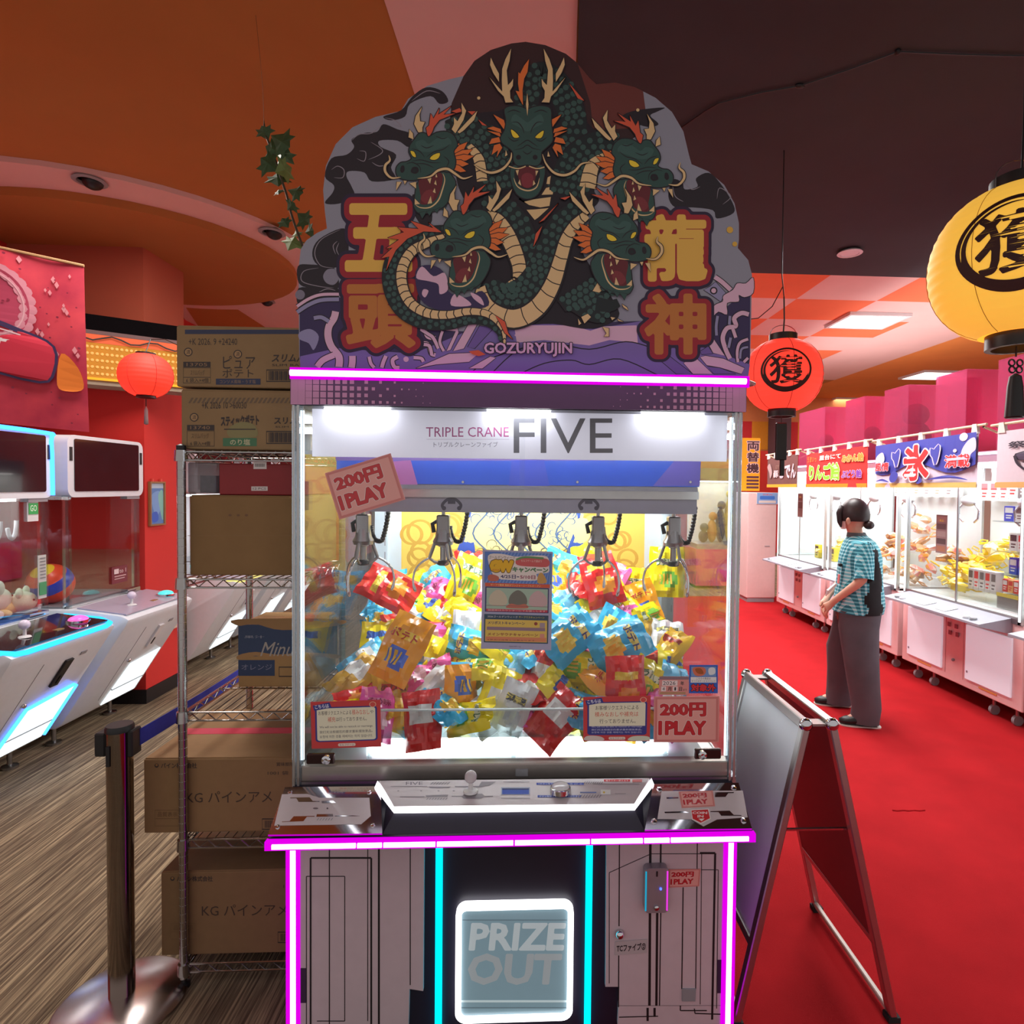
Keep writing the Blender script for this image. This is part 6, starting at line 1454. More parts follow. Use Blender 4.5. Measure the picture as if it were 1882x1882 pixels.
    for c_ in ([(1230, 325), (1290, 345), (1330, 390)], [(1340, 390), (1400, 350), (1470, 330), (1520, 290)], [(1300, 300), (1345, 320), (1400, 300)], [(1230, 420), (1300, 410), (1380, 430), (1450, 430)], [(1250, 440), (1330, 440), (1400, 470)], [(1470, 380), (1510, 420), (1490, 470)], [(1190, 440), (1240, 430), (1290, 460), (1300, 510)], [(1410, 230), (1460, 250), (1500, 240)]): Cv(c_, 1.7, BK, 2)
    S([(1368, 402), (1395, 372), (1442, 358), (1436, 392), (1405, 410)], YEL, 1.4, 2); S([(1222, 345), (1250, 350), (1264, 388), (1240, 382)], YEL, 1.4, 2)
    P.poly([T(*p) for p in smooth_pts([(1225, 500), (1240, 465), (1275, 465), (1285, 495), (1260, 515)], 3)], BK); P.poly([T(*p) for p in smooth_pts([(1145, 490), (1155, 455), (1175, 455), (1178, 490), (1160, 508)], 3)], BK)
    Bb([(1240, 500), (1250, 480), (1270, 482), (1268, 500)], GRD, 2)
    for tp in ([(1120, 575), (1115, 640), (1155, 575)], [(1215, 585), (1265, 625), (1265, 575)], [(1170, 565), (1180, 595), (1195, 568)], [(1350, 555), (1370, 590), (1380, 545)]): S(tp, CRM_, 1.2, 0)
    # whiskers
    for w_, c_ in ((7.5, BK), (4.6, CRM_)):
        Cv([(1275, 550), (1370, 535), (1430, 490), (1500, 478), (1560, 515), (1620, 550), (1690, 530)], w_, c_, 2)
        Cv([(1150, 540), (1080, 545), (1035, 500), (1035, 450), (1068, 415), (1060, 375)], w_, c_, 2)
hTL = lambda x, y: (lambda p: (p[0] - 64, p[1] - 145))(cc(x, y))
hLL = lambda x, y: cc(x, y)
hLR = lambda x, y: (lambda p: (1987.0 - p[0], p[1] + 5.4))(cc(x, y))
hTR = lambda x, y: (lambda p: (2028.7 - p[0], p[1] - 131.5))(cc(x, y))
head(hTL); head(hTR)
# centre head, seen from the front
S = lambda pts, col, ow=1.6, sm=3: P.shape(nn(pts), col, ow, BK, sm)
for m in (lambda x: x, lambda x: 1200 - x):
    for pts in ([(330, 830), (180, 620), (310, 690), (330, 760)], [(280, 850), (105, 790), (180, 770), (270, 800)], [(275, 900), (105, 820), (260, 850)], [(270, 960), (130, 985), (160, 920), (250, 900)], [(290, 1030), (220, 1150), (240, 1060), (160, 1120), (190, 1000), (260, 980)]): S([(m(x), y) for x, y in pts], ORG, 1.5, 0)
    S([(m(x), y) for x, y in [(330, 475), (310, 400), (240, 330), (130, 160), (200, 240), (290, 340), (285, 200), (290, 60), (330, -60), (400, -190), (380, -40), (345, 80), (360, 260), (400, 220), (425, 180), (420, 270), (385, 330), (390, 420), (425, 470)]], CRM_, 1.6, 0)
    S([(m(x), y) for x, y in [(250, 220), (180, 110), (140, 10), (150, -80), (190, 10), (250, 120)]], CRM_, 1.6, 0)
spikes(nn([(545, 510), (500, 420), (455, 330), (500, 340), (485, 240), (490, 100), (510, 120), (560, 20), (620, -60), (600, 100), (560, 180), (540, 320)]), ORG)
S([(430, 1250), (400, 1420), (470, 1600), (600, 1660), (730, 1600), (800, 1420), (780, 1250)], GRN, 2)
P.blob(nn([(480, 1270), (440, 1390), (500, 1500), (600, 1540), (700, 1500), (750, 1390), (720, 1270)]), BK); P.blob(nn([(500, 1280), (490, 1400), (530, 1500), (600, 1530), (670, 1500), (700, 1400), (700, 1280)]), MTH); P.blob(nn([(530, 1380), (600, 1340), (670, 1380), (660, 1490), (600, 1525), (540, 1490)]), C(136, 50, 60))
P.curve(nn([(430, 1400), (480, 1510), (600, 1560), (710, 1520), (750, 1400)]), 2.4, CRM_, 5, taper=2)
for tp in ([(455, 1310), (495, 1305), (480, 1375)], [(700, 1315), (735, 1315), (705, 1380)], [(485, 1470), (505, 1420), (525, 1500)], [(665, 1500), (675, 1430), (700, 1475)], [(325, 1140), (335, 1060), (355, 1120)], [(845, 1140), (855, 1075), (878, 1140)]): S(tp, CRM_, 1, 0)
S([(320, 560), (420, 520), (520, 530), (600, 560), (680, 530), (790, 520), (885, 560), (890, 720), (910, 880), (900, 960), (830, 1030), (770, 1090), (770, 1180), (720, 1250), (600, 1240), (480, 1250), (430, 1180), (425, 1090), (370, 1030), (290, 970), (275, 900), (320, 820), (340, 700)], GRN, 2)
P.blob(nn([(440, 620), (540, 680), (600, 720), (660, 680), (760, 620), (800, 720), (700, 780), (600, 830), (500, 780), (400, 720)]), C(62, 96, 90))
spikes(nn([(600, 640), (582, 500), (598, 360), (614, 500)]), CRM_)
for c_ in ([(400, 720), (480, 720), (540, 790), (560, 860)], [(800, 720), (720, 720), (660, 790), (640, 860)], [(360, 900), (430, 950), (500, 930)], [(840, 900), (770, 950), (700, 930)], [(470, 1020), (530, 980), (600, 940), (670, 980), (730, 1020)], [(430, 1060), (530, 1040), (600, 1000), (670, 1040), (770, 1060)], [(540, 1070), (600, 1110), (660, 1070)], [(350, 600), (430, 570), (520, 600)], [(850, 600), (770, 570), (680, 600)]): P.curve(nn(c_), 1.8, BK, 5, taper=2)
S([(398, 808), (450, 840), (500, 900), (440, 910), (410, 870)], YEL, 1.5, 2); S([(800, 822), (750, 850), (695, 905), (760, 915), (790, 880)], YEL, 1.5, 2)
P.circ(*nn(490, 1150), 4.5, BK); P.circ(*nn(695, 1150), 4.5, BK)
for w_, c_ in ((7.5, BK), (4.4, CRM_)):
    P.curve(nn([(405, 1090), (390, 1180), (300, 1290), (160, 1340), (30, 1300), (-60, 1240)]), w_, c_, 6, taper=2); P.curve(nn([(785, 1110), (830, 1230), (930, 1340), (1060, 1370), (1180, 1320), (1270, 1230), (1400, 1210)]), w_, c_, 6, taper=2)
P.curve(nn([(370, 1260), (480, 1290), (580, 1260)]), 2, CRM_, 5); P.curve(nn([(620, 1260), (720, 1290), (810, 1270)]), 2, CRM_, 5)
# bodies below
ribbon(g([(1280, 1560), (1330, 1640), (1360, 1700), (1420, 1760)]), [104, 100, 60, 28], 0); ribbon(g([(1360, 1680), (1450, 1690), (1500, 1670)]), [26, 20, 14], 0, sc=False)
for pts in ([(1270, 1760), (1310, 1740), (1330, 1760), (1290, 1800)], [(1250, 1770), (1270, 1800), (1255, 1810)], [(1520, 1680), (1550, 1700), (1560, 1720), (1530, 1700)], [(1400, 1820), (1440, 1830), (1440, 1880), (1410, 1880), (1425, 1860)], [(1450, 1760), (1480, 1765), (1460, 1780)], [(1490, 1770), (1530, 1790), (1500, 1785)], [(1340, 1600), (1400, 1500), (1420, 1580), (1380, 1610)]): S2_ = P.shape(g(pts), CRM_, 1.2, BK, 0)
ribbon(g([(660, 1100), (770, 1120), (850, 1210), (905, 1330), (935, 1450), (920, 1560), (840, 1600)]), [44, 60, 64, 60, 54, 50, 36], 1, 0.48, 17)
ribbon(g([(690, 1560), (740, 1650), (850, 1690), (950, 1640), (1030, 1530), (1085, 1390), (1125, 1270), (1190, 1170), (1280, 1100)]), [44, 72, 84, 80, 70, 60, 56, 50, 40], 1, 0.42, 20)
spikes(g([(975, 1330), (990, 1250), (1030, 1200), (1000, 1280)])); spikes(g([(1010, 1180), (1130, 1060), (1080, 1120), (1040, 1165)])); spikes(g([(1140, 1030), (1210, 1015), (1170, 1040)]))
P.blob(g([(250, 1480), (330, 1440), (420, 1480), (450, 1600), (560, 1640), (660, 1600), (700, 1690), (560, 1720), (400, 1720), (280, 1650)]), NVY); P.blob(g([(255, 1520), (290, 1450), (360, 1510), (430, 1490), (450, 1590), (400, 1620), (390, 1560), (330, 1540)]), PNK); P.blob(g([(470, 1690), (490, 1620), (560, 1650), (590, 1690)]), PNK); P.blob(g([(590, 1610), (650, 1640), (670, 1690), (610, 1650)]), PNK); P.blob(g([(300, 1590), (330, 1600), (310, 1640), (290, 1620)]), PNK)
ribbon(g([(440, 1240), (320, 1270), (200, 1330), (130, 1450), (130, 1580), (190, 1700), (310, 1770), (450, 1780), (580, 1755), (690, 1770), (770, 1840), (790, 1930)]), [26, 36, 42, 44, 44, 42, 38, 34, 30, 27, 18, 8], -1, 0.44, 13, 10)
for pts in ([(410, 1240), (330, 1180), (360, 1215), (220, 1170), (270, 1220), (140, 1210), (180, 1240), (80, 1275), (150, 1285), (70, 1340), (110, 1335), (40, 1400), (90, 1390), (70, 1480), (95, 1420), (130, 1350), (200, 1280), (300, 1235)], [(740, 1750), (800, 1790), (820, 1860), (850, 1900), (800, 1860), (770, 1800)]): spikes(g(pts))
head(hLL); head(hLR)
P.text('GOZURYUJIN', 890, 631, 1051, 657, C(226, 176, 214), 0.03, [(0.05, BK)])
P.poly([(862, 647), (880, 645), (893, 653), (880, 656), (868, 652)], ORR)
P.build('printed_artwork', sb, attr_mat('sign_print', 0.6))
# ================================================================== SNACK BAGS IN THE CRANE MACHINE
BW, BL_, BT = 0.060, 0.090, 0.026          # half width, half length, half thickness
FILM = attr_mat('snack_film', 0.26, coat=0.5)
random.seed(5)
def bag_mesh(name, scheme, seed):
    rnd = random.Random(seed)
    nu, nv = 12, 16
    bend = rnd.uniform(-0.25, 0.25); tw = rnd.uniform(-0.25, 0.25); ph = [rnd.uniform(0, 6.28) for _ in range(6)]
    def surf(u, v, s):       # u, v in -1..1; s = +1 front, -1 back
        e = max(0.0, 1 - abs(u) ** 3.0) * max(0.0, 1 - abs(v / 0.9) ** 4) if abs(v) < 0.9 else 0.0
        t = BT * (e ** 0.6)
        cre = 0.20 * math.sin(7 * u + 3 * v + ph[0]) + 0.18 * math.sin(9 * v - 4 * u + ph[1]) + 0.16 * math.sin(15 * u * v + ph[2]) + 0.30 * (abs(math.sin(5.2 * u - 3.1 * v + ph[5])) - 0.6)
        z = s * t * (1 + cre) + 0.007 * math.sin(8 * u + ph[3]) * abs(v) ** 2
        wd = BW * (1 - 0.10 * (e ** 0.5)) * (1 + 0.03 * math.sin(5 * v + ph[4]))
        x, y = u * wd, v * BL_
        z += bend * (v * v) * 0.06 + tw * u * v * 0.05
        return Vector((x, y, z))
    mb = MB(); base, patch, patch2, back, lab = scheme
    for s in (1, -1):
        vs = [surf(-1 + 2 * i / nu, -1 + 2 * j / nv, s) for j in range(nv + 1) for i in range(nu + 1)]
        n0 = len(mb.v); mb.v += vs
        for j in range(nv):
            for i in range(nu):
                u, v = -1 + 2 * (i + 0.5) / nu, -1 + 2 * (j + 0.5) / nv
                a = n0 + j * (nu + 1) + i
                f = [a, a + 1, a + nu + 2, a + nu + 1]
                if s < 0: f.reverse()
                if s > 0:
                    c = base
                    if (u * 1.1 - 0.1) ** 2 + ((v + 0.28) * 1.9) ** 2 < 0.42: c = patch
                    if abs(v - 0.36) < 0.16 and abs(u) < 0.75: c = patch2
                else:
                    c = back
                    if abs(u) < 0.6 and -0.5 < v < 0.1: c = lab
                    if abs(v) > 0.75: c = base
                mb.f.append(f); mb.mi.append(0); mb.fc.append(c)
    me = mb.build(name, FILM, mesh_only=True, recalc=False, smooth=24)
    return me, surf
W_, SIL = C(236, 238, 238), C(196, 200, 204)
SCH = {
    'yellow': (C(250, 226, 14), C(120, 190, 60), C(246, 246, 210), C(250, 226, 14), W_),
    'lemon and silver': (C(244, 222, 30), C(236, 240, 236), C(90, 140, 220), SIL, W_),
    'sky blue': (C(60, 186, 236), C(244, 214, 90), C(246, 220, 110), C(110, 190, 226), W_),
    'red': (C(226, 36, 38), C(246, 150, 40), C(250, 220, 80), C(214, 44, 46), W_),
    'pink': (C(238, 92, 176), C(250, 210, 228), C(246, 150, 200), C(226, 110, 176), W_),
    'orange': (C(250, 164, 16), C(70, 110, 220), C(252, 210, 60), C(244, 170, 30), W_),
    'white and silver': (C(226, 228, 230), C(206, 212, 220), C(246, 226, 110), C(214, 216, 220), C(240, 240, 240)),
    'amber': (C(206, 160, 40), C(230, 190, 80), C(190, 60, 40), C(196, 150, 50), W_),
}
BAGM = {}
for i, (k, sch) in enumerate(SCH.items()):
    BAGM[k] = [bag_mesh('snack_bag_film', sch, i * 10 + q) for q in range(3)]
WORDS = {'sky blue': ('ポテト', C(60, 60, 130)), 'red': ('スティック', C(250, 214, 70)), 'orange': ('ポテト', C(200, 40, 40)), 'yellow': ('うすしお', C(40, 110, 60)), 'pink': ('うめ味', C(150, 30, 90)), 'lemon and silver': ('SLIM', C(50, 80, 170)), 'amber': ('のり塩', C(120, 40, 30)), 'white and silver': ('濃', C(60, 70, 90))}
TXT = {}
for k, (wd, cl_) in WORDS.items():
    TXT[k] = []
    for me, sf in BAGM[k]:
        pr = Print(lambda x, y, sf=sf: sf(x, -y, 1) + Vector((0, 0, 0.0012)), (0, 0, 1), 0.0003)
        pr.text(wd, -0.7, -0.50, 0.7, -0.22, cl_, 0.03)
        if k in ('sky blue', 'orange', 'yellow'):
            for q in range(4): pr.curve([(-0.5 + q * 0.25, 0.1), (-0.42 + q * 0.22, 0.3), (-0.5 + q * 0.25, 0.5)], 0.12, C(240, 190, 60))
        TXT[k].append(pr.mb.build('bag_print', GLOSSY_PRINT, mesh_only=True, recalc=False))
ORD = ['first', 'second', 'third', 'fourth', 'fifth', 'sixth', 'seventh', 'eighth', 'ninth', 'tenth', 'eleventh', 'twelfth']
ROWN = ['front bottom', 'second', 'third', 'fourth', 'fifth', 'sixth', 'seventh', 'eighth', 'topmost back']
def put_bag(kind, var, loc, rot, label, sc=1.0):
    t = thing('snack_bag', loc, label, 'snack bag', 'snack bags heaped in the five-claw machine', M=Matrix.Translation(loc) @ rot.to_4x4() @ Matrix.Scale(sc, 4))
    b = bpy.data.objects.new('bag', BAGM[kind][var][0]); COL.objects.link(b); b.parent = t
    if kind in TXT:
        q = bpy.data.objects.new('bag_print', TXT[kind][var]); COL.objects.link(q); q.parent = t
rnd = random.Random(99)
kinds = list(SCH); wts = [22, 10, 17, 15, 15, 9, 9, 7]
NR = 9
for r in range(NR):
    f = r / (NR - 1)
    yb = 1.815 + 0.60 * f; zb = 0.875 + 0.315 * f
    n = 11 if r % 2 == 0 else 10
    last = None
    for i in range(n):
        x = -0.580 + (1.11) * (i + 0.5) / n + rnd.uniform(-0.03, 0.03)
        rise = 0.05 * math.exp(-((x + 0.17) / 0.14) ** 2) + 0.07 * math.exp(-((x - 0.25) / 0.2) ** 2) - 0.06 * math.exp(-((x + 0.42) / 0.1) ** 2)
        k = rnd.choices(kinds, wts)[0]
        while k == last: k = rnd.choices(kinds, wts)[0]
        last = k
        tilt = R_(rnd.uniform(18, 80)); spin = rnd.uniform(0, 2 * PI); yaw = R_(rnd.uniform(-50, 50))
        flip = PI if rnd.random() < 0.28 else 0.0
        rot = Matrix.Rotation(yaw, 3, 'Z') @ Matrix.Rotation(tilt, 3, 'X') @ Matrix.Rotation(flip, 3, 'Y') @ Matrix.Rotation(spin if rnd.random() < 0.7 else rnd.uniform(-0.5, 0.5), 3, 'Z')
        z = zb + rise * f + rnd.uniform(-0.012, 0.022)
        put_bag(k, rnd.randrange(3), Vector((x, yb + rnd.uniform(-0.02, 0.02), z)), rot, '%s snack bag, %s from left in the %s row of the heap' % (k, ORD[i], ROWN[r]), rnd.uniform(0.86, 1.04))
    if r < NR - 1:
        for i in range(8):
            x = -0.55 + 1.05 * (i + 0.5) / 8 + rnd.uniform(-0.03, 0.03)
            k = rnd.choices(kinds, wts)[0]
            rot = Matrix.Rotation(rnd.uniform(-1, 1), 3, 'Z') @ Matrix.Rotation(R_(rnd.uniform(20, 70)), 3, 'X') @ Matrix.Rotation(rnd.uniform(0, 6.28), 3, 'Z')
            put_bag(k, rnd.randrange(3), Vector((x, yb + 0.075, zb - 0.012)), rot, '%s snack bag half buried behind the %s row, %s from the left' % (k, ROWN[r], ORD[i]))
# two bags standing up against the back panel
put_bag('yellow', 0, Vector((at_y(1228, 1062, 2.3).x, 2.33, 1.245)), Matrix.Rotation(R_(-8), 3, 'Z') @ Matrix.Rotation(R_(78), 3, 'X'), 'yellow snack bag standing upright under the rightmost claw', 1.1)
put_bag('yellow', 1, Vector((at_y(862, 1075, 2.3).x, 2.28, 1.22)), Matrix.Rotation(R_(20), 3, 'Z') @ Matrix.Rotation(R_(70), 3, 'X') @ Matrix.Rotation(R_(-25), 3, 'Z'), 'yellow snack bag poking up left of the event poster', 1.1)
put_bag('sky blue', 0, Vector((at_y(1045, 1140, 1.98).x, 1.97, 1.08)), Matrix.Rotation(R_(12), 3, 'Z') @ Matrix.Rotation(R_(58), 3, 'X') @ Matrix.Rotation(R_(-55), 3, 'Z'), 'sky blue snack bag facing out just right of the event poster', 1.15)
put_bag('sky blue', 1, Vector((at_y(1140, 1155, 1.96).x, 1.95, 1.06)), Matrix.Rotation(R_(0), 3, 'Z') @ Matrix.Rotation(R_(62), 3, 'X') @ Matrix.Rotation(R_(-65), 3, 'Z'), 'sky blue snack bag lying sideways above the right-hand notice', 1.15)
put_bag('red', 0, Vector((at_y(1150, 1245, 1.84).x, 1.84, 0.955)), Matrix.Rotation(R_(4), 3, 'Z') @ Matrix.Rotation(R_(80), 3, 'X'), 'red snack bag standing upright behind the right-hand notice', 1.05)
put_bag('orange', 0, Vector((at_y(745, 1165, 1.95).x, 1.90, 1.06)), Matrix.Rotation(R_(-10), 3, 'Z') @ Matrix.Rotation(R_(65), 3, 'X') @ Matrix.Rotation(R_(-20), 3, 'Z'), 'bright orange snack bag in the middle of the left half of the heap', 1.2)
put_bag('red', 1, Vector((at_y(715, 1085, 2.15).x, 2.15, 1.21)), Matrix.Rotation(R_(10), 3, 'Z') @ Matrix.Rotation(R_(60), 3, 'X') @ Matrix.Rotation(R_(60), 3, 'Z'), 'large red snack bag between the two left claws', 1.15)
put_bag('red', 2, Vector((at_y(1105, 1065, 2.2).x, 2.2, 1.24)), Matrix.Rotation(R_(-5), 3, 'Z') @ Matrix.Rotation(R_(66), 3, 'X') @ Matrix.Rotation(R_(15), 3, 'Z'), 'red snack bag on top of the heap under the fourth claw', 1.15)
# ================================================================== RIGHT-HAND ROW OF PINK CRANE MACHINES
M_pinkm = mat('pink_cabinet', C(240, 202, 202), 0.4, noise=0.02, coat=0.2)
M_panelg = mat('grey_control_panel', C(158, 160, 172), 0.35, noise=0.03)
M_inn = mat('bright_white_interior', C(232, 240, 240), 0.5, noise=0.01)
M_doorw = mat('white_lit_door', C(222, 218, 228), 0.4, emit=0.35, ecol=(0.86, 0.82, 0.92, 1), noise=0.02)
RXF = 3.245
def right_machine(y0, y1, label):
    t = thing('twin_crane_machine', (3.7, (y0 + y1) / 2, 0), label, 'crane machine', 'pink crane machines along the right side')
    w_ = y1 - y0
    MB().box(RXF + 0.01, 4.2, y0 + 0.004, y1 - 0.004, 0.13, 0.70).build('lower_cabinet', M_pinkm, t, bevel=0.006)
    for a, b in ((0.07, 0.40), (0.60, 0.93)):
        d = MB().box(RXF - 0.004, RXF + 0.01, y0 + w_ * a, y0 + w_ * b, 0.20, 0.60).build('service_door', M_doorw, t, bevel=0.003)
        MB().box(RXF - 0.008, RXF, y0 + w_ * (b - 0.025), y0 + w_ * (b - 0.015), 0.25, 0.265).build('door_lock', M_greyp, d)
        MB().box(RXF + 0.006, RXF + 0.012, y0 + w_ * (a + 0.1), y0 + w_ * (b - 0.1), 0.17, 0.182).build('caution_strip', mat('amber_strip', C(230, 160, 90), 0.5), t)
    for yy in (0.425, 0.575): MB().box(RXF + 0.008, RXF + 0.012, y0 + w_ * yy - 0.002, y0 + w_ * yy + 0.002, 0.18, 0.62).build('plate_seam', mat('rose_seam', C(196, 140, 140), 0.5), t)
    for yy, zz in ((0.48, 0.56), (0.54, 0.56), (0.47, 0.50), (0.53, 0.50)):
        MB().box(RXF - 0.004, RXF + 0.002, y0 + w_ * yy - 0.014, y0 + w_ * yy + 0.014, zz - 0.016, zz + 0.016).build('coin_slot', mat('mauve_slot', C(150, 96, 106), 0.4), t)
    MB().ball((RXF, y0 + w_ * 0.5, 0.30), 0.012, n=8, m=6).build('lock', M_greyp, t, smooth=True)
    # control shelf
    MB().prism([(RXF + 0.02, 0.735), (3.02, 0.69), (3.02, 0.675), (RXF + 0.02, 0.62)], lambda u, v, k: Vector((u, y0 + 0.10 + k, v)), w_ - 0.2).build('control_shelf', M_panelg, t)
    tp = lambda y, x, o=0.0: Vector((x, y, 0.69 + (x - 3.02) * 0.196 + o))
    for yy in (0.17, 0.22, 0.78, 0.83):
        MB().lathe([(0.024, 0), (0.022, 0.012), (0.001, 0.016)], 12, tp(y0 + w_ * yy, 3.07, 0.0)).build('push_button', M_white if yy in (0.22, 0.78) else M_greyp, t, smooth=40)
    for yy in (0.42, 0.6):
        p = [tp(y0 + w_ * yy - 0.05, 3.06), tp(y0 + w_ * yy + 0.05, 3.06), tp(y0 + w_ * yy + 0.05, 3.16), tp(y0 + w_ * yy - 0.05, 3.16)]
        MB().hexa(p, [q + Vector((0, 0, 0.004)) for q in p]).build('info_card', mat('grey_card', C(206, 206, 206), 0.5), t)
    # showcase
    for yy in (y0 + 0.02, y1 - 0.05):
        p = MB().box(RXF + 0.0, RXF + 0.03, yy, yy + 0.03, 0.70, 1.83).build('corner_post', M_alu, t)
        MB().box(RXF - 0.004, RXF + 0.0, yy + 0.008, yy + 0.022, 0.72, 1.78).build('post_light', emis('cool_white_led', (0.92, 0.94, 1, 1), 2.2), p)
    MB().box(RXF + 0.010, RXF + 0.015, y0 + 0.05, y1 - 0.05, 0.74, 1.78).build('front_glass', M_clear, t)
    MB().box(RXF + 0.004, RXF + 0.016, (y0 + y1) / 2 - 0.004, (y0 + y1) / 2 + 0.004, 0.74, 1.78).build('glass_joint', M_alu, t)
    MB().box(RXF + 0.0, RXF + 0.02, y0 + 0.03, y1 - 0.03, 0.70, 0.745).build('front_sill', M_alu, t)
    MB().box(4.0, 4.02, y0 + 0.02, y1 - 0.02, 0.70, 1.80).build('back_wall', M_inn, t)
    MB().box(RXF + 0.02, 4.0, y0 + 0.02, y1 - 0.02, 0.72, 0.735).build('prize_floor', M_inn, t)
    for yy in (y0 + 0.012, y1 - 0.018): MB().box(RXF + 0.04, 4.0, yy, yy + 0.006, 0.74, 1.78).build('side_panel', M_clear, t)
    MB().box(RXF + 0.06, 3.94, y0 + 0.06, y1 - 0.06, 1.775, 1.785).build('ceiling_light', emis('case_light_r', (0.97, 0.99, 1, 1), 14), t)
    MB().box(RXF - 0.01, 4.2, y0 + 0.004, y1 - 0.004, 1.785, 1.86).build('roof', mat('mauve_roof', C(176, 140, 156), 0.4, noise=0.02), t)
    MB().box(RXF - 0.016, RXF - 0.01, y0 + 0.02, y1 - 0.02, 1.835, 1.852).build('roof_light', emis('lilac_led', (0.86, 0.8, 1, 1), 3), t)
    for yy in (y0 + 0.35, y1 - 0.35):      # two cranes
        c = MB().tube([(3.55, yy, 1.78), (3.55, yy, 1.52)], 0.008, 8).build('crane', M_white, t)
        MB().ball((3.55, yy, 1.50), 0.05, 0.07, 0.045, 12, 8).build('crane_body', M_white, c, smooth=True)
        for s in (-1, 1): MB().tube([(3.55, yy + s * 0.05, 1.49), (3.55, yy + s * 0.11, 1.43), (3.55, yy + s * 0.10, 1.36), (3.55, yy + s * 0.06, 1.33)], 0.008, 6).build('crane_arm', M_chrome, c, smooth=True)
    MB().box(RXF + 0.12, RXF + 0.126, y0 + 0.08, y1 - 0.08, 0.735, 0.86).build('chute_guard', M_clear, t)
    for yy in (y0 + 0.12, y0 + 0.32, y1 - 0.32, y1 - 0.12):
        cs = MB().lathe([(0.012, 0.05), (0.012, 0.135)], 8, (RXF + 0.08, yy, 0)).build('caster', M_steel, t)
        MB().lathe([(0.035, -0.012), (0.035, 0.012)], 14, (RXF + 0.08, yy, 0.036), Matrix.Rotation(R_(90), 3, 'X')).build('wheel', M_greyp, cs, smooth=40)
    return t
RM = [(6.32, 7.56), (5.04, 6.28), (3.72, 4.98), (2.42, 3.68)]
RL = ['pink crane machine at the far end beside the white cabinet, nearly empty', 'pink crane machine right behind the attendant, filled with brown and orange prizes', 'pink crane machine with yellow prizes and shelves of small boxes', 'pink crane machine cut off by the right edge of the view']
rms = [right_machine(a, b, l) for (a, b), l in zip(RM, RL)]
MB().box(RXF + 0.04, 4.0, 7.535, 7.541, 0.74, 1.78).build('end_panel', M_inn, rms[0])
# notices on the glass
def rnote(y, z0, z1, wy, label, bars):
    t = thing('glass_notice', (RXF, y, z0), label, 'notice')
    MB().box(RXF + 0.004, RXF + 0.009, y - wy / 2, y + wy / 2, z0, z1).build('card', mat('mauve_paper', C(150, 124, 124), 0.5, noise=0.03), t)
    pr = Print(lambda x, q: Vector((RXF + 0.004, y + wy / 2 - wy * x, z1 - (z1 - z0) * q)), (-1, 0, 0), 0.0006)
    for i, c in enumerate(bars):
        pr.rect(0.08, 0.04 + i * 0.96 / len(bars), 0.92, i * 0.96 / len(bars) + 0.92 / len(bars), c)
    pr.text('景品', 0.3, 0.12, 0.7, 0.18, C(230, 200, 90), 0.02); pr.build('notice_print', t)
BR = [C(176, 140, 130), C(110, 90, 92), C(170, 150, 146), C(96, 78, 80), C(170, 120, 96)]
rnote(4.52, 1.09, 1.39, 0.12, 'tall brown notice on the glass of the yellow-prize machine', BR)
rnote(6.93, 1.25, 1.53, 0.13, 'tall brown notice on the glass of the far pink machine', [C(130, 84, 80), C(120, 78, 76), C(140, 96, 90)])

# prizes: wrapped figures heaped in two machines
def packet_mesh(name, cols, seed):
    rn = random.Random(seed); mb = MB()
    pts = [Vector((rn.gauss(0, 1), rn.gauss(0, 1), rn.gauss(0, 1))).normalized() for _ in range(26)]
    bm = bmesh.new()
    for p in pts: bm.verts.new((p.x * 0.085 * rn.uniform(0.7, 1.1), p.y * 0.055 * rn.uniform(0.7, 1.1), p.z * 0.035))
    bmesh.ops.convex_hull(bm, input=bm.verts[:])
    bm.faces.ensure_lookup_table(); bm.verts.index_update()
    mb.v = [v.co.copy() for v in bm.verts]
    idx = {v: i for i, v in enumerate(bm.verts)}
    for f in bm.faces:
        mb.f.append([idx[v] for v in f.verts]); mb.mi.append(0); mb.fc.append(cols[0] if rn.random() < 0.62 else rn.choice(cols[1:]))
    bm.free()
    me = mb.build(name, FILM, mesh_only=True); me.validate()
    mb2 = MB(); c = cols[1]
    mb2.col = c; mb2.tube([(0.075, 0.0, 0.0), (0.12, 0.03, 0.01), (0.15, 0.0, 0.0), (0.12, -0.03, -0.01), (0.075, -0.005, 0.0)], 0.006, 6)
    return me, mb2.build('strap', FILM, mesh_only=True)
YP = [packet_mesh('wrapped_prize_film', [C(226, 200, 110), C(248, 214, 24), C(190, 150, 70), C(244, 240, 214)], 40 + i) for i in range(3)] + [packet_mesh('wrapped_prize_film', [C(248, 214, 30), C(240, 190, 20), C(214, 180, 90)], 50 + i) for i in range(2)]
BP = [packet_mesh('wrapped_prize_film', [C(196, 150, 110), C(232, 150, 60), C(236, 214, 190), C(150, 100, 70)], 60 + i) for i in range(3)] + [packet_mesh('wrapped_prize_film', [C(230, 120, 110), C(240, 170, 60), C(236, 210, 200)], 70 + i) for i in range(2)]
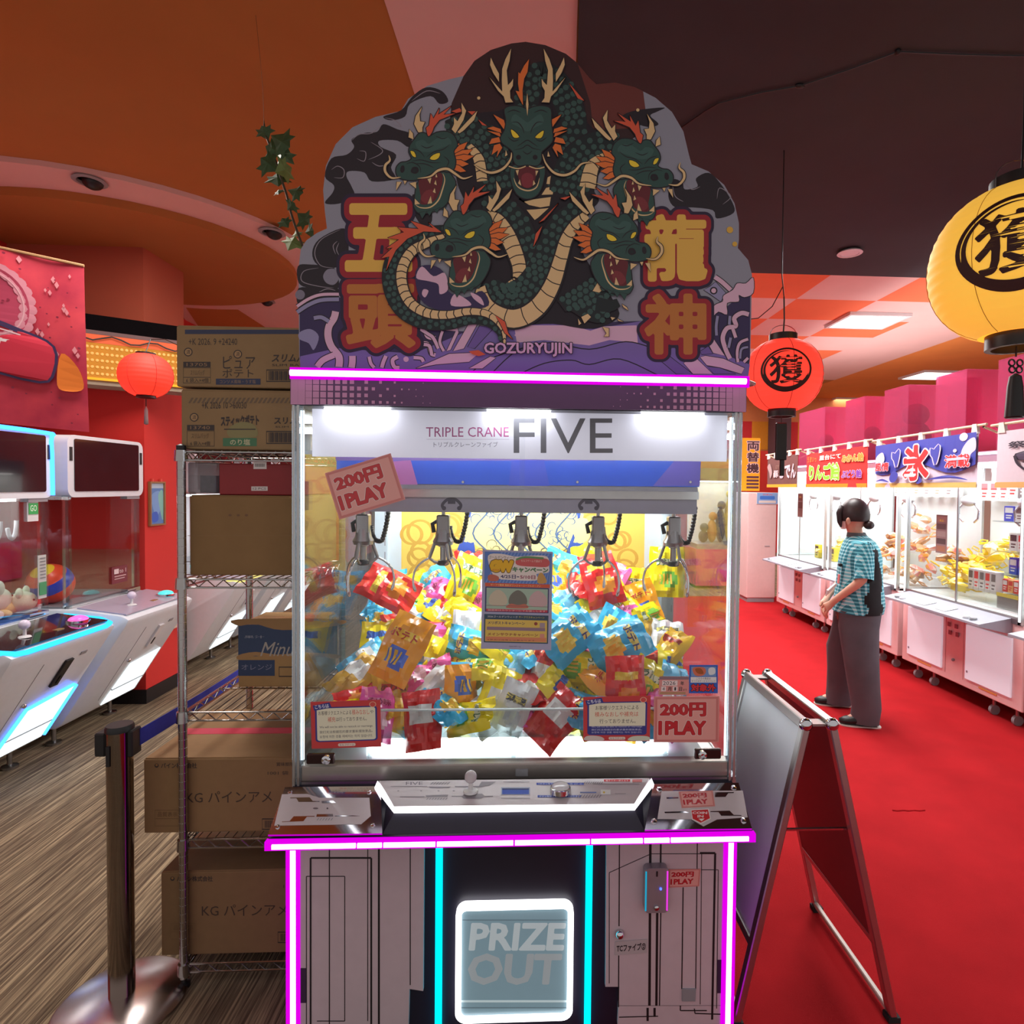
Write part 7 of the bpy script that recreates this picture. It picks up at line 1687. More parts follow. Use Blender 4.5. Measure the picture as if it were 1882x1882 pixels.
def heap(meshes, n, yr, label, group, seed, xr=(3.40, 3.92), h0=0.80, h1=0.52):
    rn = random.Random(seed)
    for i in range(n):
        y = rn.uniform(*yr); fx = rn.random() ** 0.8; x = xr[0] + (xr[1] - xr[0]) * fx
        z = h0 + h1 * fx * (0.55 + 0.45 * math.sin((y - yr[0]) / (yr[1] - yr[0]) * PI)) * rn.uniform(0.5, 1.0)
        me, st = meshes[rn.randrange(len(meshes))]
        t = thing('wrapped_prize', (x, y, z), label, 'prize', group, M=Matrix.Translation((x, y, z)) @ (Matrix.Rotation(rn.uniform(0, 6.28), 3, 'Z') @ Matrix.Rotation(rn.uniform(-0.9, 0.9), 3, 'X') @ Matrix.Rotation(rn.uniform(-0.7, 0.7), 3, 'Y')).to_4x4())
        for nm, m in (('wrapping', me), ('strap', st)):
            o = bpy.data.objects.new(nm, m); COL.objects.link(o); o.parent = t
heap(YP, 44, (4.40, 4.92), 'yellow strapped prize toy in the heap right of the attendant', 'yellow prizes in the pink machine', 1)
heap(BP, 46, (5.12, 6.2), 'brown and orange wrapped prize in the heap behind the attendant', 'brown prizes in the pink machine', 2)
heap(BP[3:], 7, (5.08, 5.3), 'reddish wrapped prize at the near end of the brown heap', 'reddish prizes in the pink machine', 4, h0=0.82, h1=0.2)
heap(YP[:3], 4, (6.5, 7.4), 'small golden prize in the nearly empty far pink machine', 'golden prizes in the far pink machine', 5, (3.5, 3.9), 0.80, 0.25)
# shelves with small boxes in the near half of the third machine
m3 = [o for o in bpy.data.objects if o.name.startswith('twin_crane_machine') and o.get('label') == RL[2]][0]
LEV = [0.97, 1.14, 1.36, 1.53]
def shelf_row(y0, y1, z, n, w_, h, cols, label, group, x=3.55, d=0.10):
    rn = random.Random(int(z * 1000 + y0 * 100))
    for i in range(n):
        y = y0 + (y1 - y0) * (i + 0.5) / n; c1, c2 = cols[i % len(cols)]
        t = thing('prize_box', (x, y, z), label, 'box', group)
        MB().box(x, x + d, y - w_ / 2, y + w_ / 2, z, z + h).build('box', mat('box_%s' % name_of(c1), c1, 0.45), t)
        pr = Print(lambda a, b: Vector((x, y + w_ / 2 - w_ * a, z + h - h * b)), (-1, 0, 0), 0.0006)
        pr.rect(0.1, 0.1, 0.9, 0.45, c2); pr.rect(0.2, 0.58, 0.8, 0.66, c2); pr.rect(0.2, 0.74, 0.7, 0.82, c2); pr.build('box_print', t)
for z in LEV: MB().box(3.50, 3.70, 3.76, 4.32, z - 0.008, z).build('clear_shelf', M_clear2, m3)
WHT, BLU, RDB, GRY = C(238, 236, 232), C(40, 80, 200), C(222, 60, 60), C(120, 110, 110)
shelf_row(3.78, 4.25, 1.53, 5, 0.085, 0.15, [(WHT, RDB), (GRY, WHT)], 'white box with red print on the top shelf of the yellow-prize machine', 'boxes on the top shelf')
shelf_row(3.78, 4.28, 1.36, 5, 0.09, 0.11, [(BLU, WHT), (WHT, GRY)], 'blue or white box on the second shelf of the yellow-prize machine', 'boxes on the second shelf')
shelf_row(3.78, 4.22, 1.145, 6, 0.07, 0.13, [(WHT, RDB), (WHT, C(60, 60, 66))], 'white and red box on the third shelf of the yellow-prize machine', 'boxes on the third shelf')
shelf_row(3.98, 4.22, 0.975, 3, 0.07, 0.12, [(BLU, WHT)], 'small blue box on the lowest shelf of the yellow-prize machine', 'blue boxes on the lowest shelf')
shelf_row(3.78, 3.96, 0.975, 3, 0.055, 0.11, [(GRY, WHT)], 'small grey box on the lowest shelf of the yellow-prize machine', 'grey boxes on the lowest shelf')
shelf_row(4.22, 4.5, 0.82, 5, 0.05, 0.16, [(WHT, GRY), (WHT, RDB)], 'slim white box standing on the floor of the yellow-prize machine', 'slim boxes on the machine floor', 3.46, 0.06)
shelf_row(3.80, 4.14, 0.86, 7, 0.044, 0.09, [(RDB, WHT), (C(240, 180, 120), RDB)], 'small red and cream box in the row above the grey tray', 'red boxes above the tray', 3.44, 0.06)
trb = thing('display_tray', (3.5, 3.97, 0.735), 'dark grey display tray with a yellow edge in the yellow-prize machine', 'tray')
MB().box(3.42, 3.66, 3.78, 4.16, 0.738, 0.84).build('tray_body', mat('grey_tray', C(110, 104, 110), 0.5, noise=0.03), trb); MB().box(3.414, 3.42, 3.78, 4.16, 0.825, 0.85).build('tray_edge', mat('yellow_edge', C(236, 206, 60), 0.5), trb)
shelf_row(4.5, 4.9, 1.5, 4, 0.085, 0.16, [(WHT, RDB)], 'white box with red print above the yellow prize heap', 'boxes above the yellow heap', 3.85, 0.1)
shelf_row(5.2, 6.1, 1.52, 6, 0.10, 0.16, [(WHT, GRY), (WHT, C(190, 130, 100))], 'white packet on the upper shelf above the brown heap', 'packets above the brown heap', 3.85, 0.1)
shelf_row(6.75, 7.3, 0.74, 3, 0.10, 0.16, [(C(230, 206, 60), C(60, 56, 50)), (C(60, 58, 56), C(230, 206, 60))], 'black and yellow box in the far pink machine', 'black and yellow boxes in the far machine', 3.6, 0.08)

# tall pink acrylic boxes on the roofs
M_pinka = sheet('pink_acrylic', (0.96, 0.52, 0.68, 1), 0.10, 0.05, 0.28, C(236, 130, 172))
M_brown = mat('brown_plush', C(120, 60, 50), 0.9, noise=0.3, nscale=30)
for i, (yn, yf, has, lab) in enumerate(((6.39, 7.0, 1, 'tall pink acrylic box farthest back on the pink machines'), (5.625, 5.97, 1, 'tall pink acrylic box, second from the far end, brown toys inside'), (4.97, 5.31, 2, 'tall pink acrylic box in the middle of the row, large brown toy inside'), (4.296, 4.63, 0, 'tall empty pink acrylic box above the yellow-prize machine'), (3.62, 4.0, 0, 'nearest pink acrylic box cut off by the right edge'))):
    x0, x1 = 3.25, 3.60
    t = thing('pink_display_box', (3.42, (yn + yf) / 2, 1.86), lab, 'display box', 'pink acrylic boxes on the roofs')
    zt = 2.475
    for nm, b in (('front_panel', (x0, x0 + 0.006, yn, yf)), ('back_panel', (x1 - 0.006, x1, yn, yf)), ('side_panel', (x0 + 0.006, x1 - 0.006, yn, yn + 0.006)), ('side_panel', (x0 + 0.006, x1 - 0.006, yf - 0.006, yf))):
        MB().box(b[0], b[1], b[2], b[3], 1.86, zt).build(nm, M_pinka, t)
    MB().box(x0, x1, yn, yf, zt, zt + 0.005).build('lid', M_pinka, t)
    if has:
        q = thing('brown_toy', (3.43, (yn + yf) / 2, 1.866), 'brown toy inside the %s' % lab.replace('brown toys inside', '').replace('large brown toy inside', '').strip(', ').replace('tall ', ''), 'toy')
        s = 0.9 if has == 1 else 1.25
        ym = (yn + yf) / 2
        MB().ball((3.43, ym, 1.866 + 0.13 * s), 0.11 * s, 0.10 * s, 0.13 * s, 12, 8).build('body', M_brown, q, smooth=True)
        MB().ball((3.42, ym - 0.02, 1.866 + 0.30 * s), 0.085 * s, 0.085 * s, 0.08 * s, 12, 8).build('head', M_brown, q, smooth=True)
        for sg in (-1, 1):
            MB().tube([(3.42, ym + sg * 0.05, 1.866 + 0.2 * s), (3.36, ym + sg * 0.11 * s, 1.866 + 0.16 * s), (3.33, ym + sg * 0.09 * s, 1.866 + 0.05 * s)], 0.025 * s, 8).build('arm', M_brown, q, smooth=True)

# ---- cloth banners hung on rods in front of the machines
def cloth_banner(yf, yn, label, base, art, hem, x=3.0, ztop=2.0, zbot=1.60, skew=0.015):
    t = thing('noren_banner', (x, (yf + yn) / 2, zbot), label, 'banner', 'cloth banners along the pink machines')
    def pm(a, b):
        y = yf + (yn - yf) * a
        return Vector((x + 0.004 * math.sin(a * 14 + yf * 3) * (0.3 + b), y, ztop - 0.045 + skew * a - (ztop - zbot - 0.045 + skew * a) * b))
    N, K = 24, 6
    mb = MB(); vs = [pm(i / N, j / K) for j in range(K + 1) for i in range(N + 1)]
    mb.add(vs, [(j * (N + 1) + i, j * (N + 1) + i + 1, (j + 1) * (N + 1) + i + 1, (j + 1) * (N + 1) + i) for j in range(K) for i in range(N)])
    mb.build('cloth', base, t, smooth=True)
    MB().tube([(x + 0.004, yf + 0.06, ztop), (x + 0.004, yn - 0.06, ztop + skew)], 0.009, 8).build('bamboo_rod', mat('bamboo', C(226, 206, 170), 0.5, noise=0.08), t)
    for k in range(5):
        a = 0.03 + k * 0.235; p = pm(a, 0.0)
        MB().hexa([p + Vector((-0.006, 0.03, -0.01)), p + Vector((-0.006, -0.03, -0.01)), p + Vector((0.012, -0.03, -0.01)), p + Vector((0.012, 0.03, -0.01))], [p + Vector((-0.008, 0.018, 0.056)), p + Vector((-0.008, -0.018, 0.056)), p + Vector((0.016, -0.018, 0.056)), p + Vector((0.016, 0.018, 0.056))]).build('hanging_loop', mat('cream_loop', C(236, 222, 214), 0.8), t)
    pr = Print(pm, (-1, 0, 0), 0.006); pr.EPS = 0.0008; pr.rect(0, 0.90, 1, 1.0, hem); art(pr); pr.build('banner_print', t)
    for yy in (yf + 0.03, yn - 0.03):
        MB().tube([(x + 0.01, yy, ztop), (RXF + 0.02, yy, ztop - 0.10)], 0.008, 6).build('bracket_arm', mat('bamboo', None), t)
        MB().tube([(x + 0.01, yy, ztop), (x + 0.05, yy + 0.03, ztop - 0.005)], 0.010, 6).build('cord_wrap', M_black, t)
    return t
def grid_rect(p, x0, y0, x1, y1, c, n=12):
    for k in range(n): p.poly([(x0 + (x1 - x0) * k / n, y0), (x0 + (x1 - x0) * (k + 1) / n, y0), (x0 + (x1 - x0) * (k + 1) / n, y1), (x0 + (x1 - x0) * k / n, y1)], c)
def art_ice(p):
    BLU_, WV, RDI = C(70, 74, 170), C(226, 206, 226), C(232, 44, 48)
    for k in range(12):
        a, b = k / 12, (k + 1) / 12; f = lambda q: 0.60 + 0.12 * math.sin(q * 9 + 0.6)
        p.poly([(a, 0), (b, 0), (b, f(b)), (a, f(a))], BLU_)
    p.blob([(0.02, 0.3), (0.10, 0.18), (0.13, 0.35), (0.09, 0.5), (0.06, 0.4), (0.03, 0.55)], WV); p.blob([(0.88, 0.35), (0.93, 0.15), (0.99, 0.1), (1.0, 0.3), (0.96, 0.4), (0.95, 0.6), (0.90, 0.6)], WV)
    for x, y, r in ((0.90, 0.06, 0.035), (0.83, 0.3, 0.016), (0.12, 0.55, 0.014), (0.30, 0.72, 0.013)): p.circ(x, y, r, WV, r * 2.2)
    for pts in ([(0.2, 0.78), (0.24, 0.62), (0.29, 0.7), (0.27, 0.85), (0.22, 0.88)], [(0.6, 0.84), (0.78, 0.76), (0.95, 0.86), (0.8, 0.82)], [(0.03, 0.86), (0.12, 0.8), (0.2, 0.88), (0.1, 0.85)], [(0.46, 0.8), (0.5, 0.72), (0.55, 0.86), (0.5, 0.92)]): p.blob(pts, BLU_)
    for sx in (0.26, 0.66):
        p.shape([(sx - 0.03, 0.2), (sx, 0.24), (sx + 0.04, 0.14), (sx + 0.05, 0.25), (sx + 0.03, 0.48), (sx + 0.01, 0.55), (sx - 0.01, 0.4), (sx - 0.03, 0.34)], BLU_, 0.010, WV, 2)
    p.text('氷', 0.35, 0.10, 0.62, 0.86, RDI, 0.05, [(0.04, C(244, 220, 226))])
    p.text('風情', 0.03, 0.42, 0.20, 0.62, RDI, 0.02, [(0.045, WV)]); p.text('満載', 0.76, 0.38, 0.97, 0.62, RDI, 0.02, [(0.045, WV)])
def art_apple(p):
    LG = C(150, 214, 60)
    p.text('りんご飴', 0.06, 0.34, 0.60, 0.80, LG, 0.055, [(0.045, C(246, 240, 200))]); p.text('うまいっ', 0.03, 0.10, 0.20, 0.26, C(200, 160, 60)); p.text('屋台にて', 0.26, 0.10, 0.62, 0.24, C(240, 236, 230), 0.03)
    p.text('みかん飴', 0.64, 0.16, 0.96, 0.36, C(250, 150, 60), 0.05, [(0.05, C(240, 226, 160))]); p.text('ぶどう飴', 0.64, 0.56, 0.94, 0.76, C(140, 70, 180), 0.04, [(0.05, C(244, 200, 226))])
def art_oden(p):
    p.text('おでん', 0.44, 0.26, 0.96, 0.72, C(226, 196, 206), 0.04); p.text('豚', 0.24, 0.44, 0.40, 0.68, C(222, 196, 200), 0.03); p.text('名物', 0.30, 0.26, 0.42, 0.4, C(150, 110, 96)); p.blob([(0.02, 0.3), (0.12, 0.2), (0.2, 0.5), (0.14, 0.7), (0.1, 0.5)], C(180, 150, 150))
def art_fire(p):
    K = C(50, 40, 56)
    p.text('祭り処・火の国', 0.08, 0.20, 0.9, 0.32, K, 0.02)
    p.shape([(0.14, 0.42), (0.25, 0.38), (0.35, 0.42), (0.40, 0.40), (0.5, 0.38), (0.6, 0.44), (0.56, 0.52), (0.36, 0.54), (0.16, 0.52)], C(80, 66, 90), 0.012, K, 2); p.text('火', 0.2, 0.40, 0.3, 0.50, C(226, 210, 220)); p.text('火', 0.42, 0.40, 0.5, 0.50, C(226, 210, 220))
    p.curve([(0.13, 0.45), (0.16, 0.62), (0.26, 0.78), (0.36, 0.82), (0.5, 0.72), (0.6, 0.5)], 0.02, K); p.curve([(0.18, 0.56), (0.28, 0.64), (0.4, 0.62)], 0.014, K); p.blob([(0.26, 0.74), (0.4, 0.72), (0.46, 0.68), (0.36, 0.84)], K)
cloth_banner(5.0, 3.84, 'blue and white banner with a large red ice character', mat('pale_lilac_cloth', C(222, 206, 222), 0.85, noise=0.03), art_ice, C(226, 190, 110))
cloth_banner(6.27, 5.13, 'red banner with green lettering for candied apples', mat('red_cloth', C(226, 50, 46), 0.85, noise=0.04), art_apple, C(240, 150, 40))
cloth_banner(7.30, 6.47, 'dark brown banner with pale lettering, farthest of the row', mat('brown_cloth', C(110, 66, 62), 0.85, noise=0.05), art_oden, C(236, 170, 50))
cloth_banner(3.68, 2.55, 'white banner with a masked face emblem at the right edge', mat('white_cloth', C(226, 210, 220), 0.85, noise=0.03), art_fire, C(230, 180, 110))

# ---- white cabinet and clutter at the far end of the aisle
vb = thing('ticket_cabinet', (3.28, 8.4, 0), 'tall plain white cabinet at the far end of the pink machines', 'cabinet')
MB().box(3.085, 3.49, 8.15, 8.65, 0.06, 1.53).build('cabinet_body', mat('off_white_cabinet', C(226, 200, 198), 0.45, noise=0.03), vb, bevel=0.01)
MB().box(3.10, 3.48, 8.16, 8.64, 0.0, 0.06).build('plinth', M_greyp, vb); MB().box(3.33, 3.40, 8.144, 8.15, 0.78, 0.79).build('handle_slot', M_greyp, vb)
t = thing('blue_notice', (3.38, 8.14, 1.38), 'small blue and white notice on the top of the white cabinet', 'notice')
MB().box(3.20, 3.50, 8.140, 8.146, 1.37, 1.53).build('card', M_white, t)
pr = Print(lambda x, y: Vector((3.20 + 0.30 * x, 8.14, 1.53 - 0.16 * y)), (0, -1, 0), 0.001); pr.rect(0.02, 0.03, 0.98, 0.97, C(130, 170, 220)); pr.poly(rrect(0.15, 0.3, 0.85, 0.6, 0.06, 3), C(60, 120, 210)); pr.text('御案内', 0.28, 0.1, 0.72, 0.25, C(200, 50, 70)); pr.rect(0.1, 0.7, 0.9, 0.9, C(220, 214, 206)); pr.build('notice_print', t)
t = thing('nobori_banner', (3.13, 8.5, 1.53), 'tall yellow vertical banner with dark characters above the white cabinet', 'banner')
MB().box(3.14, 3.42, 8.6, 8.604, 1.55, 2.32).build('cloth', mat('yellow_cloth', C(236, 170, 30), 0.8, noise=0.05), t); MB().tube([(3.13, 8.602, 1.53), (3.13, 8.602, 2.36)], 0.015, 8).build('pole', mat('yellow_pole', C(236, 190, 40), 0.5), t)
pr = Print(lambda x, y: Vector((3.14 + 0.28 * x, 8.6, 2.32 - 0.77 * y)), (0, -1, 0), 0.001)
for i, ch in enumerate('両替機'): pr.text(ch, 0.3, 0.06 + i * 0.21, 0.95, 0.24 + i * 0.21, C(70, 40, 50), 0.03, [(0.05, C(226, 190, 190))])
for i in range(4): pr.rect(0.3, 0.72 + i * 0.065, 0.95, 0.76 + i * 0.065, C(90, 50, 60))
pr.build('banner_print', t)
pst = struct('trim_2', MB().box(4.52, 4.82, 10.7, 11.0, 1.9, CH), mat('dark_plum_post', C(84, 50, 58), 0.7, noise=0.05), label='dark plum post seen behind the red lantern')
fm = thing('crane_machine', (3.1, 9.6, 0), 'distant bright machine glimpsed between the glass and the white cabinet', 'crane machine')
MB().box(2.7, 3.55, 9.3, 9.95, 0.04, 0.62).build('lower_cabinet', mat('magenta_cabinet', C(226, 60, 130), 0.4, noise=0.03), fm); MB().box(2.72, 3.53, 9.32, 9.93, 0.62, 0.70).build('control_shelf', M_greyp, fm); MB().box(2.72, 3.53, 9.9, 9.93, 0.7, 1.7).build('back_wall', M_inn, fm)
MB().box(2.74, 3.5, 9.33, 9.34, 0.7, 1.7).build('front_glass', M_clear, fm); MB().box(2.7, 3.55, 9.3, 9.95, 1.7, 1.9).build('header', mat('dark_header', C(60, 44, 60), 0.5), fm); MB().box(2.8, 3.45, 9.4, 9.85, 1.685, 1.70).build('ceiling_light', emis('case_light_f', (1, 1, 0.96, 1), 6), fm)
for i, cc_ in enumerate(((60, 70, 80), (190, 130, 70), (40, 60, 110), (210, 190, 90))):
    mm = mat('bundle_%d' % i, C(*cc_), 0.7, noise=0.2, nscale=20)
    q = thing('plush_toy', (2.9 + i * 0.14, 9.6, 0.70), '%s plush toy in the distant bright machine' % ('grey', 'tan', 'navy', 'yellow')[i], 'plush toy')
    MB().ball((2.9 + i * 0.14, 9.6, 0.80 + 0.09 * i), 0.08, 0.09, 0.10 + 0.09 * i, 10, 8).build('body', mm, q, smooth=True); MB().ball((2.9 + i * 0.14, 9.56, 0.95 + 0.18 * i), 0.07, n=10, m=8).build('head', mm, q, smooth=True)

# ---- big lanterns over the aisle
lt, zb = lantern((1.30, 3.0, 2.152), 0.192, 0.172, (C(226, 36, 26), (1.0, 0.06, 0.035, 1)), 'round red paper lantern with a black brushed character, right of the sign', 0.068, 0.036, ('獲', R_(-108)), False, 14, 0.92, hang=2.55)
MB().tube([(1.30, 3.0, 2.55), (1.287, 3.0, 2.66), (1.285, 3.0, CH)], 0.003, 6).build('ceiling_wire', M_black, lt); MB().tube([(1.292, 3.0, 2.60), (1.24, 3.0, 2.50), (1.17, 3.0, 2.44), (1.02, 3.0, 2.42)], 0.0025, 5).build('power_wire', M_black, lt)
MB().tube([(1.30, 3.0, zb), (1.30, 3.0, zb - 0.05)], 0.002, 5).build('tassel_cord', M_black, lt); MB().box(1.272, 1.328, 2.99, 3.01, zb - 0.22, zb - 0.03).build('tassel', M_black, lt, bevel=0.004); MB().box(1.298, 1.316, 2.992, 3.008, zb - 0.30, zb - 0.22).build('tassel_end', M_black, lt)
lt, zb = lantern((1.855, 2.2, 2.435), 0.295, 0.268, (C(240, 176, 40), (1.0, 0.56, 0.08, 1)), 'large yellow paper lantern with a black brushed character at the right edge', 0.10, 0.05, ('獲', R_(-132)), False, 18, 0.62, hang=CH)
MB().tube([(1.855, 2.2, zb + 0.01), (1.855, 2.2, zb - 0.03)], 0.003, 5).build('tassel_cord', M_black, lt)
for dx, dz in ((-0.016, -0.052), (0.016, -0.052), (-0.014, -0.078), (0.014, -0.078)):
    MB().tube([(1.855 + dx + 0.012 * math.cos(a), 2.2, zb + dz + 0.012 * math.sin(a)) for a in [2 * PI * k / 12 for k in range(12)]], 0.0035, 5, closed=True).build('knot_loop', M_black, lt)
MB().lathe([(0.004, 0), (0.020, -0.012), (0.026, -0.05), (0.032, -0.165), (0.028, -0.17)], 12, (1.855, 2.2, zb - 0.092)).build('tassel', M_black, lt, smooth=40)
# ================================================================== A-FRAME BOARD
af = thing('a_frame_sign', (0.86, 1.92, 0), 'silver-framed A-board with a blank white sheet standing right of the crane machine', 'sign stand')
YN, YF_ = 1.69, 2.15
M_sheet = mat('white_poster_sheet', C(240, 242, 250), 0.35, noise=0.03, nscale=4, coat=0.2)
M_dback = mat('dark_back_board', C(96, 40, 46), 0.35, noise=0.05)
for s, xt, xb in ((-1, 0.835, 0.640), (1, 0.885, 1.095)):
    ZT = 0.90
    P_ = lambda y, z, o=0.0: Vector((xt + (xb - xt) * (ZT - z) / ZT + s * o, y, z + abs(o) * 0.2))
    def rail(name, a, b, w0, w1, th, m=M_alu):
        """bar on the panel between (y, z) points a and b; w along the panel, th outwards"""
        (ya, za), (yb, zb_) = a, b
        if abs(ya - yb) < 1e-6:
            return MB().hexa([P_(ya - w0, za), P_(ya + w0, za), P_(ya + w0, za, th), P_(ya - w0, za, th)], [P_(yb - w0, zb_), P_(yb + w0, zb_), P_(yb + w0, zb_, th), P_(yb - w0, zb_, th)]).build(name, m, af, bevel=0.003)
        return MB().hexa([P_(ya, za - w0), P_(yb, za - w0), P_(yb, za - w0, th), P_(ya, za - w0, th)], [P_(ya, za + w0), P_(yb, za + w0), P_(yb, za + w0, th), P_(ya, za + w0, th)]).build(name, m, af, bevel=0.003)
    rail('side_rail', (YN, 0.01), (YN, ZT), 0.014, 0, 0.022); rail('side_rail', (YF_, 0.01), (YF_, ZT), 0.014, 0, 0.022)
    rail('top_rail', (YN - 0.01, ZT - 0.012), (YF_ + 0.01, ZT - 0.012), 0.014, 0, 0.024)
    rail('bottom_rail', (YN, 0.24), (YF_, 0.24), 0.013, 0, 0.022)
    rail('foot_bar', (YN, 0.03), (YF_, 0.03), 0.011, 0, 0.014, mat('pale_bar', C(210, 196, 186), 0.4))
    MB().hexa([P_(YN + 0.01, 0.25, 0.004), P_(YF_ - 0.01, 0.25, 0.004), P_(YF_ - 0.01, 0.25, 0.012), P_(YN + 0.01, 0.25, 0.012)], [P_(YN + 0.01, ZT - 0.02, 0.004), P_(YF_ - 0.01, ZT - 0.02, 0.004), P_(YF_ - 0.01, ZT - 0.02, 0.012), P_(YN + 0.01, ZT - 0.02, 0.012)]).build('poster_sheet', M_sheet, af)
    MB().hexa([P_(YN + 0.01, 0.25, 0.001), P_(YF_ - 0.01, 0.25, 0.001), P_(YF_ - 0.01, 0.25, 0.004), P_(YN + 0.01, 0.25, 0.004)], [P_(YN + 0.01, ZT - 0.02, 0.001), P_(YF_ - 0.01, ZT - 0.02, 0.001), P_(YF_ - 0.01, ZT - 0.02, 0.004), P_(YN + 0.01, ZT - 0.02, 0.004)]).build('back_board', M_dback, af)
    for y in (YN - 0.004, YF_ + 0.004):
        MB().ball(P_(y, ZT - 0.01, 0.012), 0.02, 0.016, 0.02, 12, 8).build('corner_cap', M_chrome, af, smooth=True)
    for y in (YN, YF_): MB().box(xb - 0.018 + s * 0.008, xb + 0.018 + s * 0.008, y - 0.016, y + 0.016, 0.0, 0.02).build('rubber_foot', M_rubber, af)
for y in (YN + 0.02, YF_ - 0.02):
    MB().box(0.832, 0.888, y - 0.02, y + 0.02, 0.885, 0.892).build('hinge', M_steel, af)
    MB().tube([(0.835 - 0.072, y, 0.57), (0.885 + 0.077, y, 0.57)], 0.005, 6).build('spreader_bar', M_chrome, af)

# ================================================================== THE ATTENDANT
def loft(secs, name, m, parent, closed_ends=True, mi=None, smooth=True):
    """secs: rings of equal length (lists of points in the person's own frame)"""
    mb = MB(); n = len(secs[0])
    for i, s in enumerate(secs): mb.v += [Vector(p) for p in s]
    for i in range(len(secs) - 1):
        for j in range(n):
            mb.f.append([i * n + j, i * n + (j + 1) % n, (i + 1) * n + (j + 1) % n, (i + 1) * n + j]); mb.fc.append(None)
            mb.mi.append(mi(i, j) if mi else 0)
    if closed_ends:
        for k, o in ((0, 1), (len(secs) - 1, -1)):
            mb.f.append([k * n + j for j in (range(n - 1, -1, -1) if o > 0 else range(n))]); mb.mi.append(0); mb.fc.append(None)
    return mb.build(name, m, parent, smooth=smooth, local=True)
def oval(c, rx, ry, n=20, tilt=0.0, fold=0.0, ph=0.0):
    out = []
    for j in range(n):
        a = 2 * PI * j / n; k = 1 + fold * math.sin(3 * a + ph) + fold * 0.6 * math.sin(7 * a + ph * 2)
        out.append((c[0] + rx * k * math.cos(a), c[1] + ry * k * math.sin(a), c[2] + tilt * math.cos(a)))
    return out
def ring_dir(c, d, r1, r2, n=14, side=Vector((0, 1, 0))):
    d = Vector(d).normalized(); u = (side - d * side.dot(d)).normalized(); v = d.cross(u)
    return [Vector(c) + u * r1 * math.cos(2 * PI * j / n) + v * r2 * math.sin(2 * PI * j / n) for j in range(n)]
pe = thing('person', (2.296, 4.01, 0), 'attendant in a teal checked shirt and dark loose trousers on the red carpet', 'person', rotz=R_(165))
# body: one continuous skin grown along a skeleton, pelvis first
sk = []; ed_ = []; rad = []
def jn(p, r, par=None):
    sk.append(p); rad.append(r)
    if par is not None: ed_.append((par, len(sk) - 1))
    return len(sk) - 1
pel = jn((0, 0, 0.80), 0.105)
sp1 = jn((0, 0, 0.95), 0.095, pel); sp2 = jn((0.0, 0, 1.10), 0.105, sp1); nb_ = jn((0.005, 0, 1.225), 0.06, sp2); nk = jn((0.02, 0.0, 1.275), 0.045, nb_); hb = jn((0.035, 0, 1.33), 0.06, nk); hc = jn((0.035, 0, 1.40), 0.085, hb); jn((0.02, 0, 1.465), 0.065, hc)
HANDS = {}
for s in (1, -1):
    hp_ = jn((0, 0.085 * s, 0.76), 0.085, pel)
    fx, fy = ((-0.02, 0.15) if s > 0 else (0.06, -0.20))
    kn = jn((fx * 0.5 + 0.03, (fy + 0.085 * s) / 2, 0.42), 0.055, hp_); an = jn((fx, fy, 0.085), 0.036, kn); jn((fx + 0.12, fy + 0.015 * s, 0.03), 0.026, an)
    sh_ = jn((0.0, 0.14 * s, 1.19), 0.052, sp2)
    el = jn((0.015, 0.185 * s, 0.985), 0.036, sh_); wr = jn((0.165, 0.095 * s, 0.825), 0.024, el); pm_ = jn((0.195, 0.06 * s, 0.775), 0.026, wr)
    HANDS[s] = pm_
    for k, (dy, L) in enumerate(((0.022, 0.058), (0.008, 0.066), (-0.007, 0.062), (-0.021, 0.05))):
        b0 = jn((0.205, 0.06 * s + dy * 0.9, 0.75), 0.0095, pm_); b1 = jn((0.212, 0.045 * s + dy, 0.75 - L * 0.5), 0.0085, b0); jn((0.200, 0.030 * s + dy, 0.75 - L), 0.007, b1)
    t1 = jn((0.222, 0.045 * s, 0.785), 0.0095, pm_); jn((0.232, 0.028 * s, 0.755), 0.008, t1)
me = bpy.data.meshes.new('body'); me.from_pydata(sk, ed_, [])
bo = bpy.data.objects.new('body_build', me); COL.objects.link(bo)
sm = bo.modifiers.new('skin', 'SKIN'); sm.use_smooth_shade = True; bo.modifiers.new('sub', 'SUBSURF').levels = 1
for i, v in enumerate(me.skin_vertices[0].data):
    v.radius = (rad[i], rad[i]); v.use_root = (i == 0)
dg = bpy.context.evaluated_depsgraph_get(); bme = bpy.data.meshes.new_from_object(bo.evaluated_get(dg)); bpy.data.objects.remove(bo)
M_skin = mat('skin', C(226, 172, 148), 0.55, noise=0.03, nscale=20)
bme.name = 'body'; bme.materials.clear(); bme.materials.append(M_skin)
for p in bme.polygons: p.use_smooth = True
body = bpy.data.objects.new('body', bme); COL.objects.link(body); body.parent = pe
